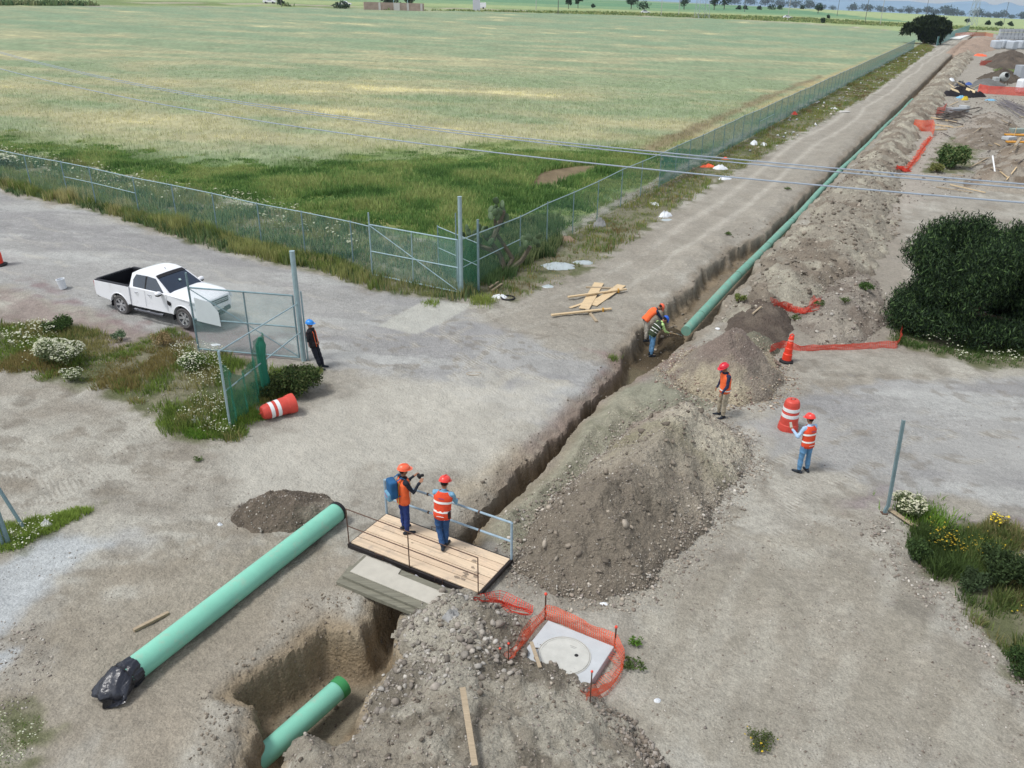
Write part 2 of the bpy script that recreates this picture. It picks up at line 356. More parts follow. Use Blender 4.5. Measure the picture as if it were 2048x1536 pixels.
RUTS = [GP(q) for q in ([(60, 980), (330, 880), (560, 870), (760, 800), (900, 720), (1000, 660)], [(0, 900), (300, 930), (600, 900), (860, 820), (1020, 720)], [(380, 1190), (560, 1000), (720, 860), (860, 760), (870, 640)], [(2048, 1430), (1800, 1250), (1560, 1130), (1500, 1000), (1600, 880), (2048, 830)], [(1960, 1536), (1700, 1330), (1450, 1200), (1400, 1060)], [(1500, 1536), (1480, 1300), (1440, 1150), (1540, 980), (1760, 860)], [(2048, 900), (1800, 880), (1560, 960), (1380, 1150), (1320, 1380)], [(0, 440), (300, 520), (620, 620), (900, 690), (1150, 740)], [(0, 520), (300, 600), (620, 680), (900, 740), (1120, 780)], [(0, 480), (400, 590), (760, 650), (1000, 655), (1250, 560), (1500, 390)])]
for i_, q_ in enumerate(RUTS):
    for off_ in (-.8, .8):
        P_ = np.array(q_); tg_ = np.gradient(P_, axis=0); tg_ /= np.linalg.norm(tg_, axis=1)[:, None]; nn_ = np.stack([tg_[:, 1], -tg_[:, 0]], 1); Q_ = P_ + nn_ * off_; m_ = (Xf > Q_[:, 0].min() - 1) & (Xf < Q_[:, 0].max() + 1) & (Yf > Q_[:, 1].min() - 1) & (Yf < Q_[:, 1].max() + 1); ix = np.where(m_)[0]
        dd_ = sdl(Q_, Xf[ix] + (N1[ix] - .5) * 2.2, Yf[ix] + (N1[ix] - .5) * 1.6); kk_ = np.zeros(len(Xf)); kk_[ix] = sst(.17, .10, dd_) * sst(.42, .55, N2[ix] * .5 + N1[ix] * .5); cl_ = .5 + .5 * np.sin((Xf * 1.0 + Yf * .8) * 38); near_ = sst(34, 26, DD)
        col = mixc(col, (188, 182, 172), kk_ * .30); col = mixc(col, (128, 120, 110), kk_ * (cl_ > .6) * near_ * .45)
FTP = sst(.62, .68, vn(Xf * 3.1, Yf * 3.1, 58)) * sst(.5, .56, N2) * sst(34, 28, DD); col = mixc(col, (126, 117, 106), FTP * .42)
XR_, YR_ = Xf * .80 - Yf * .60, Xf * .60 + Yf * .80
SKR = sdf(GP([(1230, 1180), (1500, 1060), (1760, 1060), (2100, 1350), (2100, 1600), (1300, 1600)]), Xf, Yf); stn = fbm(XR_ * 2.6, YR_ * .55, 87, 5)
kS = sst(-.5, 1.5, SKR) * sst(.50, .64, stn); col = mixc(col, (134, 127, 116), kS * .75); col = mixc(col, (178, 173, 163), sst(-.5, 1.5, SKR) * sst(.48, .36, stn) * .7)
SKL = sdf(GP([(-100, 880), (300, 880), (640, 960), (560, 1100), (300, 1300), (60, 1600), (-200, 1600)]), Xf, Yf); stn = fbm(Xf * .8 + Yf * .3, Yf * 2.4, 88, 5)
col = mixc(col, (138, 129, 117), sst(-.5, 1.5, SKL) * sst(.52, .66, stn) * .6)
def zone(px, c, k=1., soft=.5, nz=1.2, pad=0.):
    global col
    d = sdf(GP(px), Xf, Yf) + pad; col = mixc(col, c, sst(-soft, soft, d + (N2 - .5) * nz * 2 + (N1 - .5) * nz) * k); return d
zone([(60, 560), (260, 650), (420, 705), (600, 740), (600, 690), (420, 640), (330, 690), (150, 620)], (138, 120, 120), .8)      # crushed red stone beside the road
zone([(0, 580), (150, 620), (330, 680), (260, 720), (0, 640)], (146, 128, 124), .6)
zone([(1760, 1020), (1800, 1000), (2048, 1050), (2200, 1080), (2200, 1140), (2048, 1090), (1900, 1050)], (142, 130, 132), .8)
zone([(1180, 700), (1290, 700), (1240, 770), (1150, 850), (1080, 905), (1000, 960), (1010, 930), (1120, 830), (1230, 730)], (150, 128, 124), .85, .3, .4)
zone([(1290, 720), (1400, 690), (1350, 760), (1240, 780)], (150, 134, 130), .8, .3, .4)
zone([(940, 1010), (1060, 905), (1030, 890), (930, 960), (860, 1000)], (172, 158, 138), .7, .4, .5)
zone([(560, 840), (760, 760), (980, 760), (1120, 770), (1050, 860), (930, 940), (740, 960), (560, 1000), (440, 960), (420, 880)], (188, 182, 172), .75, .8, 1.4)
zone([(0, 1330), (160, 1200), (420, 1090), (640, 1100), (500, 1330), (400, 1536), (0, 1536)], (156, 146, 132), .75, .8, 1.6)
zone([(1240, 1150), (1420, 1080), (1700, 1080), (1900, 1300), (2048, 1420), (2048, 1536), (1300, 1536), (1260, 1350)], (164, 156, 143), .6, .8, 2.)
zone([(755, 652), (850, 602), (945, 607), (912, 632), (835, 668)], (184, 181, 173), .85, .08, .08)                               # concrete patch in the road
zone([(0, 1130), (90, 1080), (160, 1068), (210, 1090), (110, 1150), (70, 1200), (40, 1250), (0, 1265), (-300, 1300), (-300, 1150)], (182, 184, 186), .9, .25, .35)
zone([(-200, 1290), (45, 1292), (20, 1330), (-200, 1500)], (182, 184, 186), .9, .2, .3)
zone([(225, 1050), (300, 1050), (290, 1085), (215, 1085)], (182, 182, 182), .5, .4, .5)
d = sdf(SAND, Xf, Yf); col = mixc(col, (150, 145, 127), sst(-.15, .15, d + (N2 - .5) * .5) * .9); col = mixc(col, (128, 126, 108), sst(-.15, .2, d) * sst(.5, .62, N2) * .6)
zone([(1215, 770), (1300, 760), (1310, 735), (1420, 800), (1420, 830), (1300, 830)], (142, 140, 124), .7, .3, .4)
zone([(1420, 640), (1560, 700), (1700, 690), (1830, 700), (1830, 560), (1810, 430), (1800, 330), (1850, 220), (1900, 140), (1930, 100), (1800, 250), (1600, 450)], (150, 141, 130), .9, .6)
zone([(1810, 400), (2048, 360), (2300, 300), (2300, 60), (1960, 75), (1930, 100), (1830, 260)], (158, 150, 140), .8, .8)
zone([(1700, 430), (1790, 380), (1830, 280), (1870, 190), (1890, 180), (1900, 300), (1830, 420)], (168, 158, 148), .7, .5)
zone([(350, 1230), (650, 1110), (760, 1190), (640, 1230), (480, 1330), (400, 1450), (300, 1536), (200, 1536)], (158, 147, 133), .6, .6)
# damp and disturbed edges of trench and pit; walls and floor
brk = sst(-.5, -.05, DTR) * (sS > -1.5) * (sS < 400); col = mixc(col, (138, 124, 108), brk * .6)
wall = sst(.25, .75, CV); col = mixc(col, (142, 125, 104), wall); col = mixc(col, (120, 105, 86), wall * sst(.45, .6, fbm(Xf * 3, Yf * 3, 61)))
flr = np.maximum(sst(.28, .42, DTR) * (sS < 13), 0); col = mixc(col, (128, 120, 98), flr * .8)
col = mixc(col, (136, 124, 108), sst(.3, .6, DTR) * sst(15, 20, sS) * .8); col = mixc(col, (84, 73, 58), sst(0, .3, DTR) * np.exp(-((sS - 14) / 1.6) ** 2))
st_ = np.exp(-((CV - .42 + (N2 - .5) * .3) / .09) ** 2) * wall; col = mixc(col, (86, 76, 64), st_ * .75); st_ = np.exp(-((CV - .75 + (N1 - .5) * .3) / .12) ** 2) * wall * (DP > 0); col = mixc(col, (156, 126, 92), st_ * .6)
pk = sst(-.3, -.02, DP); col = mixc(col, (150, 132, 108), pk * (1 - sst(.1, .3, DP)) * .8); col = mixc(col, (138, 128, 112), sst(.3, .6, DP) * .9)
# green and weedy ground under plants
GREENS = {
 'verge_left': [(-500, 180), (0, 300), (185, 335), (420, 392), (740, 458), (920, 500), (955, 590), (900, 600), (760, 582), (650, 545), (480, 512), (330, 466), (180, 422), (0, 378), (-500, 290)],
 'verge_right': [(955, 600), (940, 560), (960, 540), (1050, 520), (1200, 430), (1380, 335), (1500, 270), (1700, 165), (1850, 85), (1870, 95), (1740, 190), (1600, 268), (1500, 325), (1420, 372), (1330, 430), (1290, 462), (1180, 535), (1090, 572), (1040, 600)],
 'weed_island': [(-200, 640), (0, 650), (130, 650), (240, 690), (330, 660), (420, 700), (470, 720), (560, 745), (640, 745), (620, 780), (560, 800), (500, 840), (470, 885), (330, 862), (240, 800), (150, 765), (0, 735), (-200, 720)],
 'patch_left': [(-100, 1045), (30, 1050), (100, 1028), (182, 1022), (110, 1060), (40, 1095), (-100, 1140)],
 'weeds_right': [(1790, 1015), (1860, 1030), (1950, 1055), (2048, 1070), (2400, 1100), (2400, 1500), (2048, 1370), (1990, 1290), (1930, 1230), (1880, 1170), (1840, 1120)],
 'under_bush': [(1790, 660), (1830, 640), (2048, 650), (2400, 650), (2400, 760), (2048, 740), (1960, 735), (1850, 700), (1800, 690)],
 'corner_left': [(-200, 1440), (20, 1440), (75, 1480), (40, 1536), (0, 1600), (-200, 1600)],
 'site_shrub': [(1850, 345), (1880, 290), (1930, 260), (1965, 290), (1940, 345)],
 'site_grass': [(1985, 140), (2048, 130), (2200, 130), (2200, 160), (2030, 158)],
}
GSD = {}
for k, p in GREENS.items():
    d = sdf(GP(p), Xf, Yf); GSD[k] = d; kk = sst(-.3, .4, d + (N2 - .5) * 1.5)
    col = mixc(col, (116, 112, 86), kk * .8); col = mixc(col, (96, 100, 70), kk * sst(.48, .6, N2) * .8)
# ---- fields
WHEAT = np.array(list(GP([(-900, 160), (-300, 250), (0, 300), (185, 335), (420, 392), (740, 455), (925, 498), (960, 540), (1050, 505), (1200, 420), (1375, 325), (1500, 262), (1700, 160), (1850, 82), (1860, 70),
                          (1750, 58), (1640, 49), (1480, 40), (1310, 33), (1200, 29), (1000, 24), (860, 20), (480, 14), (0, 11), (-400, 12), (-1200, 30)])))
sdW = sdf(WHEAT, Xf, Yf)
wcol = np.tile(alb((142, 151, 120)), (len(Xf), 1))
b1 = .55 * fbm(Xf * .035 + 3, Yf * .08, 71, 5) + .45 * fbm(Xf * .09 + Yf * .05, Yf * .16, 70, 4); b2 = fbm(Xf * .12, Yf * .3, 72, 4); b3 = fbm(Xf * .012, Yf * .02, 73, 3)
kx = sst(.42, .62, b1 * .65 + b2 * .35)
wcol = mixc(wcol, (172, 166, 132), kx * .75 * (1 - .35 * sst(150, 280, DD))); wcol = mixc(wcol, (132, 147, 114), sst(.5, .38, b1 * .6 + b2 * .4) * .6)
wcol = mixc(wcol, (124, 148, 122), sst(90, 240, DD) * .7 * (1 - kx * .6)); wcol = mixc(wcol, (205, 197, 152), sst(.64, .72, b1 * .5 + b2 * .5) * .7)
LUSH = GP([(-300, 240), (0, 288), (140, 300), (320, 330), (520, 335), (760, 325), (1000, 310), (1180, 305), (1270, 300), (1330, 310), (1400, 300), (1250, 380), (1100, 470), (960, 540), (740, 455), (420, 392), (185, 335), (-300, 250)])
sdLu = sdf(LUSH, Xf, Yf); lk = sst(-7, 3.5, sdLu + (b2 - .5) * 12 + (N1 - .5) * 6)
wcol = mixc(wcol, (96, 122, 66), lk * .9); wcol = mixc(wcol, (74, 96, 52), lk * sst(.5, .6, N1) * .8); wcol = mixc(wcol, (118, 134, 72), lk * sst(.52, .64, fbm(Xf * .6, Yf * .6, 74)) * .7)
def wz(px, c, k=1., soft=1.5, nz=4.):
    global wcol
    wcol = mixc(wcol, c, sst(-soft, soft, sdf(GP(px), Xf, Yf) + (N1 - .5) * nz) * k)
wz([(1040, 385), (1075, 345), (1150, 330), (1215, 330), (1180, 350), (1100, 372)], (122, 106, 88), .9, .8, 3.)
wz([(780, 445), (830, 415), (900, 405), (930, 425), (900, 455), (840, 460)], (158, 152, 108), .8, .8, 3.)
wz([(1255, 305), (1400, 245), (1520, 195), (1640, 150), (1645, 156), (1530, 203), (1420, 256), (1290, 318)], (128, 116, 92), .8, .6, 1.6)
wz([(1250, 345), (1450, 250), (1600, 175), (1820, 84), (1840, 84), (1700, 150), (1500, 245), (1400, 300), (1290, 360)], (168, 156, 118), .85, .8, 2.)
kw = sst(-.3, .5, sdW + (N2 - .5)); colF = col * (1 - kw[:, None]) + wcol * kw[:, None]
# beyond the wheat: road corridor and farther fields
HWY = np.array(list(GP([(-1200, 22), (-400, 7), (0, 4), (280, 5), (540, 8), (685, 13), (960, 18), (1290, 29), (1575, 38.5), (1700, 45), (1850, 55), (2048, 66), (2400, 85)])))
dH = sdl(HWY, Xf, Yf)
far = (DD > 130) & (sdW < 0) & ((tT < -8) | (sS > 380))
fz = np.where(far, 1., 0.) * sst(0, 4, -sdW)
fc = np.tile(alb((152, 164, 118)), (len(Xf), 1)); fc = mixc(fc, (110, 126, 82), sst(34, 10, dH) * sst(.4, .55, fbm(Xf * .05, Yf * .05, 81)) * .95)
behind = ST(Xf, Yf)[0] * 0 + (DD - np.interp(np.degrees(np.arctan2(Xf, Yf)), np.degrees(np.arctan2(HWY[:, 0], HWY[:, 1])), np.hypot(HWY[:, 0], HWY[:, 1])))
fc = mixc(fc, (104, 140, 108), sst(60, 75, behind + 0) * (Xf < 205) * 1.0); fc = mixc(fc, (156, 170, 126), sst(60, 80, behind) * (Xf >= 205) * .9)
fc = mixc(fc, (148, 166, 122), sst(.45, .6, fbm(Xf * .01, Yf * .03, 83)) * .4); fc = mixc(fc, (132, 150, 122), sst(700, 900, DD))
fc = mixc(fc, (165, 158, 140), sst(4.5, 3.2, dH))
colF = colF * (1 - fz[:, None]) + fc * fz[:, None]
col = np.where((sS > 395)[:, None] & (fz < .5)[:, None], mixc(col, (140, 150, 110), np.full(len(Xf), .8)), colF)
SMO = 1 - .6 * np.clip(np.maximum(kr * sst(.35, .6, N1), .85 * sst(-.8, 1.2, sdf(GP([(560, 840), (760, 760), (980, 760), (1120, 770), (1050, 860), (930, 940), (740, 960), (560, 1000), (440, 960), (420, 880)]), Xf, Yf))), 0, 1) * sst(45, 35, DD)
P3 = np.stack([Xf, Yf, Zf], 1); ns, nt_ = len(S_), len(T_)
def cellmax(a): a = a.reshape(ns, nt_); return (a[:-1, :-1] + a[1:, :-1] + a[:-1, 1:] + a[1:, 1:]) / 4
cW = cellmax(sdW) > 0; cH = (cellmax(dH) < 4) & (cellmax(DD) > 130) & ~cW; cR = (np.maximum(cellmax(sdRL), cellmax(sdRR)) > 0) & ~cW
cT = (cellmax(sdT) > 0) & ~cR & ~cW; cTr = ((cellmax(CV) > .3)) & ~cW & ~cH
cFar = (cellmax(fz) > .5) & ~cH
cR &= ~cTr; cT &= ~cTr
rest = ~(cW | cH | cR | cT | cTr | cFar)
Fall = grid_faces(ns, nt_)
def split(name, mask, m):
    f = Fall[mask.ravel()]; used, inv = np.unique(f.ravel(), return_inverse=True)
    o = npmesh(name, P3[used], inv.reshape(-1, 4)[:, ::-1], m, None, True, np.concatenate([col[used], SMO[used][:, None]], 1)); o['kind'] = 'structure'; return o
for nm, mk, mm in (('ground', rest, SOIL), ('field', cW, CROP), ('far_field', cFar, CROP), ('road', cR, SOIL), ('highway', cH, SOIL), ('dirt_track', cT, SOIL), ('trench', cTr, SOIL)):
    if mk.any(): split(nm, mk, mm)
# ------------------------------------------------------------------ distant hills
def hills():
    az = np.radians(np.linspace(-60, 62, 900)); V = []; D0 = 6500.
    SKY = [(-3000, -40), (1400, -4), (1640, -1), (1700, 1.5), (1760, 2.6), (1810, 3.2), (1850, 7), (1880, 8), (1915, 5), (1950, 4.2), (1970, 4.6), (1981, 9.5), (1994, 10), (2003, 7), (2012, 5.2), (2020, 5.5), (2030, 9), (2045, 13), (2080, 16), (2300, 12), (4000, 20)]
    prof = []
    for a in az:
        b0 = np.array([math.sin(a) * D0, math.cos(a) * D0, H]); px, hy = proj(b0); dist = np.linalg.norm(b0[:2]) * math.cos(a)
        k = D0 / F * math.cos(a) * 1.0; prof.append(max(2., (hy - (np.interp(px, [q[0] for q in SKY], [q[1] for q in SKY]) + (float(fbm(px * .05, .3, 91, 3)) - .5) * 1.6)) * k))
    prof = np.array(prof)
    rows = [(D0 - 2500, -260), (D0 - 900, .25), (D0, 1.), (D0 + 1500, .4), (D0 + 3000, -260)]
    for d_, k in rows:
        for a, h in zip(az, prof):
            r = d_; V.append((math.sin(a) * r, math.cos(a) * r, H + (h * k if k > -1 else k)))
    o = npmesh('hills', np.array(V), grid_faces(len(rows), len(az)), mat('hazed_hill_scrub', (118, 146, 168), 1, .15, .002), None, True); o['kind'] = 'structure'  # blue of the distant haze is mixed into the hill colour
hills()
# ------------------------------------------------------------------ heaps of earth, each a thing
HEAPH = []                                        # (polygon, height function) so that other things can stand on them
def heap(name, label, cat, poly, slope, cap, step, cols, rough=1., seed=0, rnd=.35, group=None, floor=None, base=-.06):
    poly = np.asarray(poly); x0, y0 = poly.min(0) - .3; x1, y1 = poly.max(0) + .3
    def hf(x, y):
        sd = sdf(poly, x, y) + (fbm(x * .9, y * .9, seed + 100) - .5) * .7 * rough + (fbm(x * 3.1, y * 3.1, seed + 101) - .5) * .22 * rough
        h = cap * (1 - np.exp(-np.clip(sd, 0, None) * slope / cap)) * 1.15
        h = np.minimum(h, cap * 1.1) * (1 + .5 * (fbm(x * .75, y * .75, seed + 104, 3) - .5) * 1.5 * min(rough, 1.2))
        h = h + ((fbm(x * 2.2, y * 2.2, seed + 102, 5) - .5) * .34 + (np.abs(fbm(x * 5, y * 5, seed + 103, 4) - .5)) * .26 * min(rough, 1.3) - .05) * sst(0, .5, sd)
        return h, sd
    HEAPH.append((poly, hf))
    nx, ny = int((x1 - x0) / step) + 2, int((y1 - y0) / step) + 2
    gx, gy = np.meshgrid(x0 + np.arange(nx) * step, y0 + np.arange(ny) * step, indexing='ij'); fx, fy = gx.ravel(), gy.ravel()
    h, sd = hf(fx, fy); g = Z(fx, fy)
    if floor is not None: g = np.maximum(g, T(fx, fy) + floor)
    z = g + np.where(sd > 0, h + base * sst(.25, 0, sd), base * 1.5)
    keep = (sd.reshape(nx, ny) > -step * 1.2); km = keep[:-1, :-1] & keep[1:, :-1] & keep[:-1, 1:] & keep[1:, 1:]
    f = grid_faces(nx, ny, km); used, inv = np.unique(f.ravel(), return_inverse=True)
    c = cols(fx, fy, h, sd)
    o = npmesh(name, np.stack([fx, fy, z], 1)[used], inv.reshape(-1, 4), SPOIL, None, True, c[used])
    tag(o, label, cat, group); return o
def Zt(x, y):                                      # ground or heap surface
    z = Zs(x, y); a = np.array([x]); b = np.array([y])
    for poly, hf in HEAPH:
        q0, q1 = poly.min(0), poly.max(0)
        if x < q0[0] - .5 or y < q0[1] - .5 or x > q1[0] + .5 or y > q1[1] + .5: continue
        h, sd = hf(a, b)
        if sd[0] > 0: z = max(z, Zs(x, y) + float(h[0]))
    return z
def GT(px, py):                                    # pixel -> top surface incl. heaps
    d = ray(px, py); tmax = np.linalg.norm(G(px, py) - np.array([0, 0, H])) + 1.5; t = max(2, tmax - 5.5); lo = t; hit = False
    while t < tmax:
        p = d * t
        if H + p[2] < Zt(p[0], p[1]): hit = True; break
        lo = t; t += .35
    hi = t
    for _ in range(6):
        if not hit: break
        m_ = (lo + hi) / 2; p = d * m_
        if H + p[2] < Zt(p[0], p[1]): hi = m_
        else: lo = m_
    p = d * hi; return np.array([p[0], p[1], Zt(p[0], p[1])])
def two(ca, cb, cc=None, sc=1.2, seed=0):
    def f(x, y, h, sd):
        c = np.tile(alb(ca), (len(x), 1)); n = fbm(x * sc, y * sc, seed + 300, 5)
        c = mixc(c, cb, sst(.44, .6, n))
        if cc is not None: c = mixc(c, cc, sst(.5, .62, fbm(x * sc * .6, y * sc * .6, seed + 301)) * .9)
        return c
    return f
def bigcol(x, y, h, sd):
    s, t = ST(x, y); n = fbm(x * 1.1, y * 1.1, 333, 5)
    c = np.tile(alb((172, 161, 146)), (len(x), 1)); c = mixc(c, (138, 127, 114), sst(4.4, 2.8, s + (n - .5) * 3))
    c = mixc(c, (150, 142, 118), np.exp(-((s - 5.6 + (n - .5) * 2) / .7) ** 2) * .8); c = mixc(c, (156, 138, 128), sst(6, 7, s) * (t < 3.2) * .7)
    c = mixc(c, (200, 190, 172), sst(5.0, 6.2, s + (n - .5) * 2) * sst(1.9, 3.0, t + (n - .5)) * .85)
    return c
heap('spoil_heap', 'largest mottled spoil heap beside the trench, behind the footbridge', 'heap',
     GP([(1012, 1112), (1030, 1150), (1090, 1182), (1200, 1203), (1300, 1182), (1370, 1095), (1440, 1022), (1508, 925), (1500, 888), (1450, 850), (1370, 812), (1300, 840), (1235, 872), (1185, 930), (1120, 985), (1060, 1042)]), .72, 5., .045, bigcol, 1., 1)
def conecol(x, y, h, sd):
    n = fbm(x * 1.3, y * 1.3, 340, 5); c = np.tile(alb((152, 140, 128)), (len(x), 1)); c = mixc(c, (184, 172, 150), sst(.5, .62, n) * .8); c = mixc(c, (188, 174, 150), sst(.9, .2, sd) * sst(.35, .6, n) * .7)
    return mixc(c, (136, 116, 110), sst(.6, 1.2, sd) * .5)
heap('gravel_heap', 'cone-shaped heap of stony brown spoil behind the man in beige trousers', 'heap',
     GP([(1326, 742), (1345, 772), (1400, 800), (1480, 815), (1542, 800), (1575, 766), (1562, 728), (1500, 700), (1430, 690), (1360, 706)]), .86, 6., .05, conecol, .6, 2)
heap('soil_heap', 'small low heap of brown soil behind the end of the loose green pipe', 'heap',
     GP([(452, 1035), (468, 1058), (520, 1067), (585, 1064), (640, 1045), (672, 1015), (650, 990), (600, 980), (530, 985), (475, 1010)]), .75, .62, .045, two((122, 110, 98), (104, 94, 84), (150, 140, 126), 1.5, 5), .7, 3)
heap('rubble_heap', 'wide stony rubble heap in the foreground around the manhole slab', 'heap',
     GP([(792, 1262), (835, 1215), (885, 1188), (945, 1185), (1010, 1205), (1062, 1240), (1068, 1290), (1148, 1338), (1198, 1392), (1250, 1440), (1300, 1500), (1350, 1560), (1370, 1900), (430, 1900), (560, 1545), (580, 1488), (612, 1452), (640, 1472), (662, 1492), (700, 1468), (724, 1428), (730, 1385), (768, 1345), (806, 1300)]),
     .62, .75, .045, two((164, 154, 140), (136, 127, 114), (186, 178, 164), 1.6, 7), 1.1, 4, floor=-.05)
heap('dark_soil_heap', 'dark fine soil heap between the pipeline and the cone-shaped heap', 'heap',
     GP([(1450, 655), (1478, 690), (1520, 705), (1570, 700), (1590, 665), (1570, 625), (1510, 610), (1470, 625)]), .8, .8, .08, two((104, 92, 84), (116, 104, 94), None, 1.4, 9), .8, 5)
heap('sand_heap', 'small grey-green sand heap touching the cone-shaped heap', 'heap',
     GP([(1462, 675), (1480, 705), (1530, 725), (1560, 705), (1545, 680), (1500, 655)]), .7, .7, .08, two((128, 124, 108), (120, 116, 102), None, 1.4, 10), .6, 6)
ridge = [XY(s, t) for s, t in [(17.2, 1.5), (22, 1.35), (30, 1.15), (45, .95), (70, .95), (110, 1.0), (170, 1.0), (260, 1.0), (260, 4), (200, 4.6), (150, 4.0), (110, 4.4), (80, 4.2), (60, 4.3), (45, 5.0), (35, 5.9), (27, 5.9), (22, 4.6), (18, 3.0)]]
def ridgecol(x, y, h, sd):
    n = fbm(x * 1.2, y * .8, 350, 5); c = np.tile(alb((158, 149, 136)), (len(x), 1)); c = mixc(c, (184, 176, 160), sst(.48, .6, n) * .8); return mixc(c, (134, 121, 108), sst(.5, .62, fbm(x * .6, y * .6, 351)) * .8)
heap('spoil_bank', 'long pale bank of dug-out spoil running beside the green pipeline', 'bank', ridge, .55, .8, .10, ridgecol, 2.2, 7)
def hp(n, lab, px, slope, cap, step, c, seed, cat='heap', rough=.8): heap(n, lab, cat, GP(px), slope, cap, step, c, rough, seed)
hp('damp_soil_heap', 'damp dark earth slumped round the open end of the pipeline in the trench', [(1322, 626), (1350, 612), (1378, 632), (1374, 668), (1345, 690), (1322, 672)], .55, .55, .05, two((92, 80, 64), (74, 64, 52), None, 1.6, 11), 19, rough=.9)
hp('dark_soil_heap', 'farther dark pointed soil heap with a red mesh at its foot on the building site', [(1958, 128), (1990, 138), (2048, 140), (2090, 136), (2060, 122), (2010, 116), (1970, 120)], .6, 2.6, .3, two((98, 88, 80), (112, 100, 90), None, .4, 12), 12, rough=1.2)
hp('dark_soil_heap', 'nearer dark pointed soil heap behind the concrete mixer', [(1950, 158), (1975, 166), (2020, 168), (2045, 162), (2030, 150), (1990, 146)], .6, 1.9, .25, two((88, 78, 70), (100, 90, 80), None, .4, 13), 13, rough=1.2)
hp('cement_heap', 'low flat grey heap of sand beside the concrete mixer', [(1938, 172), (1950, 178), (1998, 180), (2012, 172), (1995, 164), (1950, 163)], .5, .7, .2, two((128, 126, 124), (118, 116, 114), None, .4, 14), 14)
hp('rubble_heap', 'brown rubble heap at the right edge with a white tube leaning on it', [(1920, 372), (1990, 385), (2100, 392), (2200, 380), (2150, 310), (2048, 290), (2000, 300), (1975, 330)], .55, 1.3, .14, two((148, 134, 120), (128, 114, 100), (168, 158, 146), .8, 15), 15, rough=1.2)
hp('rubble_heap', 'brown rubble heap on the building site behind the green shrub', [(1905, 282), (1960, 300), (2030, 300), (2048, 270), (2020, 235), (1950, 232), (1915, 255)], .5, .9, .16, two((150, 138, 126), (132, 120, 108), (170, 160, 150), .8, 16), 16, rough=1.2)
hp('spoil_heap', 'pale spoil mound behind the low red mesh near the big tree', [(1590, 655), (1640, 690), (1740, 690), (1790, 640), (1770, 580), (1720, 540), (1650, 560), (1600, 610)], .4, .7, .1, two((150, 140, 130), (168, 158, 146), (130, 118, 108), 1.2, 17), 17, rough=1.1)
hp('spoil_heap', 'reddish spoil mounds at the far end of the trench', [(1890, 108), (1935, 112), (1990, 100), (2010, 85), (1965, 76), (1925, 82)], .4, 1.2, .6, two((160, 140, 126), (172, 150, 134), None, .2, 18), 18, rough=1.5)
# ------------------------------------------------------------------ stones
def ico():
    bm = bmesh.new(); bmesh.ops.create_icosphere(bm, subdivisions=1, radius=1); V = np.array([v.co[:] for v in bm.verts]); Fc = np.array([[v.index for v in f.verts] for f in bm.faces]); bm.free(); return V, Fc
IV, IF = ico()
STONE = mat('stone', (150, 142, 130), .95, .18, 18, attr=True, bump=.4)
def rotm(n, rs):
    q = rs.normal(size=(n, 4)); q /= np.linalg.norm(q, axis=1)[:, None]; a, b, c, d = q.T
    return np.stack([np.stack([1 - 2 * (c * c + d * d), 2 * (b * c - a * d), 2 * (b * d + a * c)], 1), np.stack([2 * (b * c + a * d), 1 - 2 * (b * b + d * d), 2 * (c * d - a * b)], 1), np.stack([2 * (b * d - a * c), 2 * (c * d + a * b), 1 - 2 * (b * b + c * c)], 1)], 1)
def rocks(name, P, size, cols, label=None, seed=1, kind='stuff', cat='stones'):
    rs = np.random.RandomState(seed); n = len(P)
    if n == 0: return
    sh = IV[None] * (1 + rs.uniform(-.42, .3, (n, len(IV), 1))) * rs.uniform(.35, 1.2, (n, 1, 3))
    R = rotm(n, rs); sh = np.einsum('nij,nkj->nki', R, sh) * size[:, None, None]; sh[:, :, 2] *= .75
    V = (sh + P[:, None, :]).reshape(-1, 3); Fc = (IF[None] + (np.arange(n) * len(IV))[:, None, None]).reshape(-1, 3)
    cc = np.repeat(np.array([alb(c) for c in cols])[rs.randint(0, len(cols), n)] * rs.uniform(.55, 1.08, (n, 1)), len(IV), axis=0)
    o = npmesh(name, V, Fc, STONE, None, False, cc); o['kind'] = kind
    tag(o, label, cat); return o
def hz(x, y):
    z = Z(x, y)
    for poly, hf in HEAPH:
        h, sd = hf(x, y); z = np.where(sd > 0, np.maximum(z, Z(x, y) + h), z)
    return z
PALE = [(178, 170, 158), (160, 150, 138), (196, 190, 180), (140, 128, 116), (150, 140, 132)]
def scatter(poly, n, s0, s1, seed, near_edge=None, pw=3., clump=0.):
    rs = np.random.RandomState(seed); poly = np.asarray(poly); lo, hi = poly.min(0) - .4, poly.max(0) + .4
    x = rs.uniform(lo[0], hi[0], n * 4); y = rs.uniform(lo[1], hi[1], n * 4); d = sdf(poly, x, y)
    k = (d > 0) if near_edge is None else (np.abs(d + (fbm(x, y, 9) - .5) * .4) < near_edge * rs.uniform(.1, 1, len(x)) ** 1.5)
    if clump: k &= fbm(x * .9, y * .9, seed + 5) > clump
    x, y = x[k][:n], y[k][:n]; sz = s0 + (s1 - s0) * rs.uniform(0, 1, len(x)) ** pw
    return x, y, sz
def stones(poly, n, s0, s1, seed, cols=PALE, edge=None, pw=4., clump=0., label='loose stones', sink=.3):
    x, y, sz = scatter(poly, n, s0 * .8, s1 * .62, seed, edge, pw * 1.3, clump); z = hz(x, y)
    rocks('stones', np.stack([x, y, z + sz * (.5 - sink)], 1), sz, cols, label, seed)
hb = [p for p, _ in HEAPH]
CLOD = [(150, 140, 126), (136, 126, 113), (164, 154, 140), (122, 113, 101)]
stones(hb[0], 4200, .015, .10, 1, edge=.55, label='loose stones along the foot of the largest spoil heap')
stones(hb[0], 6500, .01, .06, 2, clump=.35, label='small stones over the largest spoil heap')
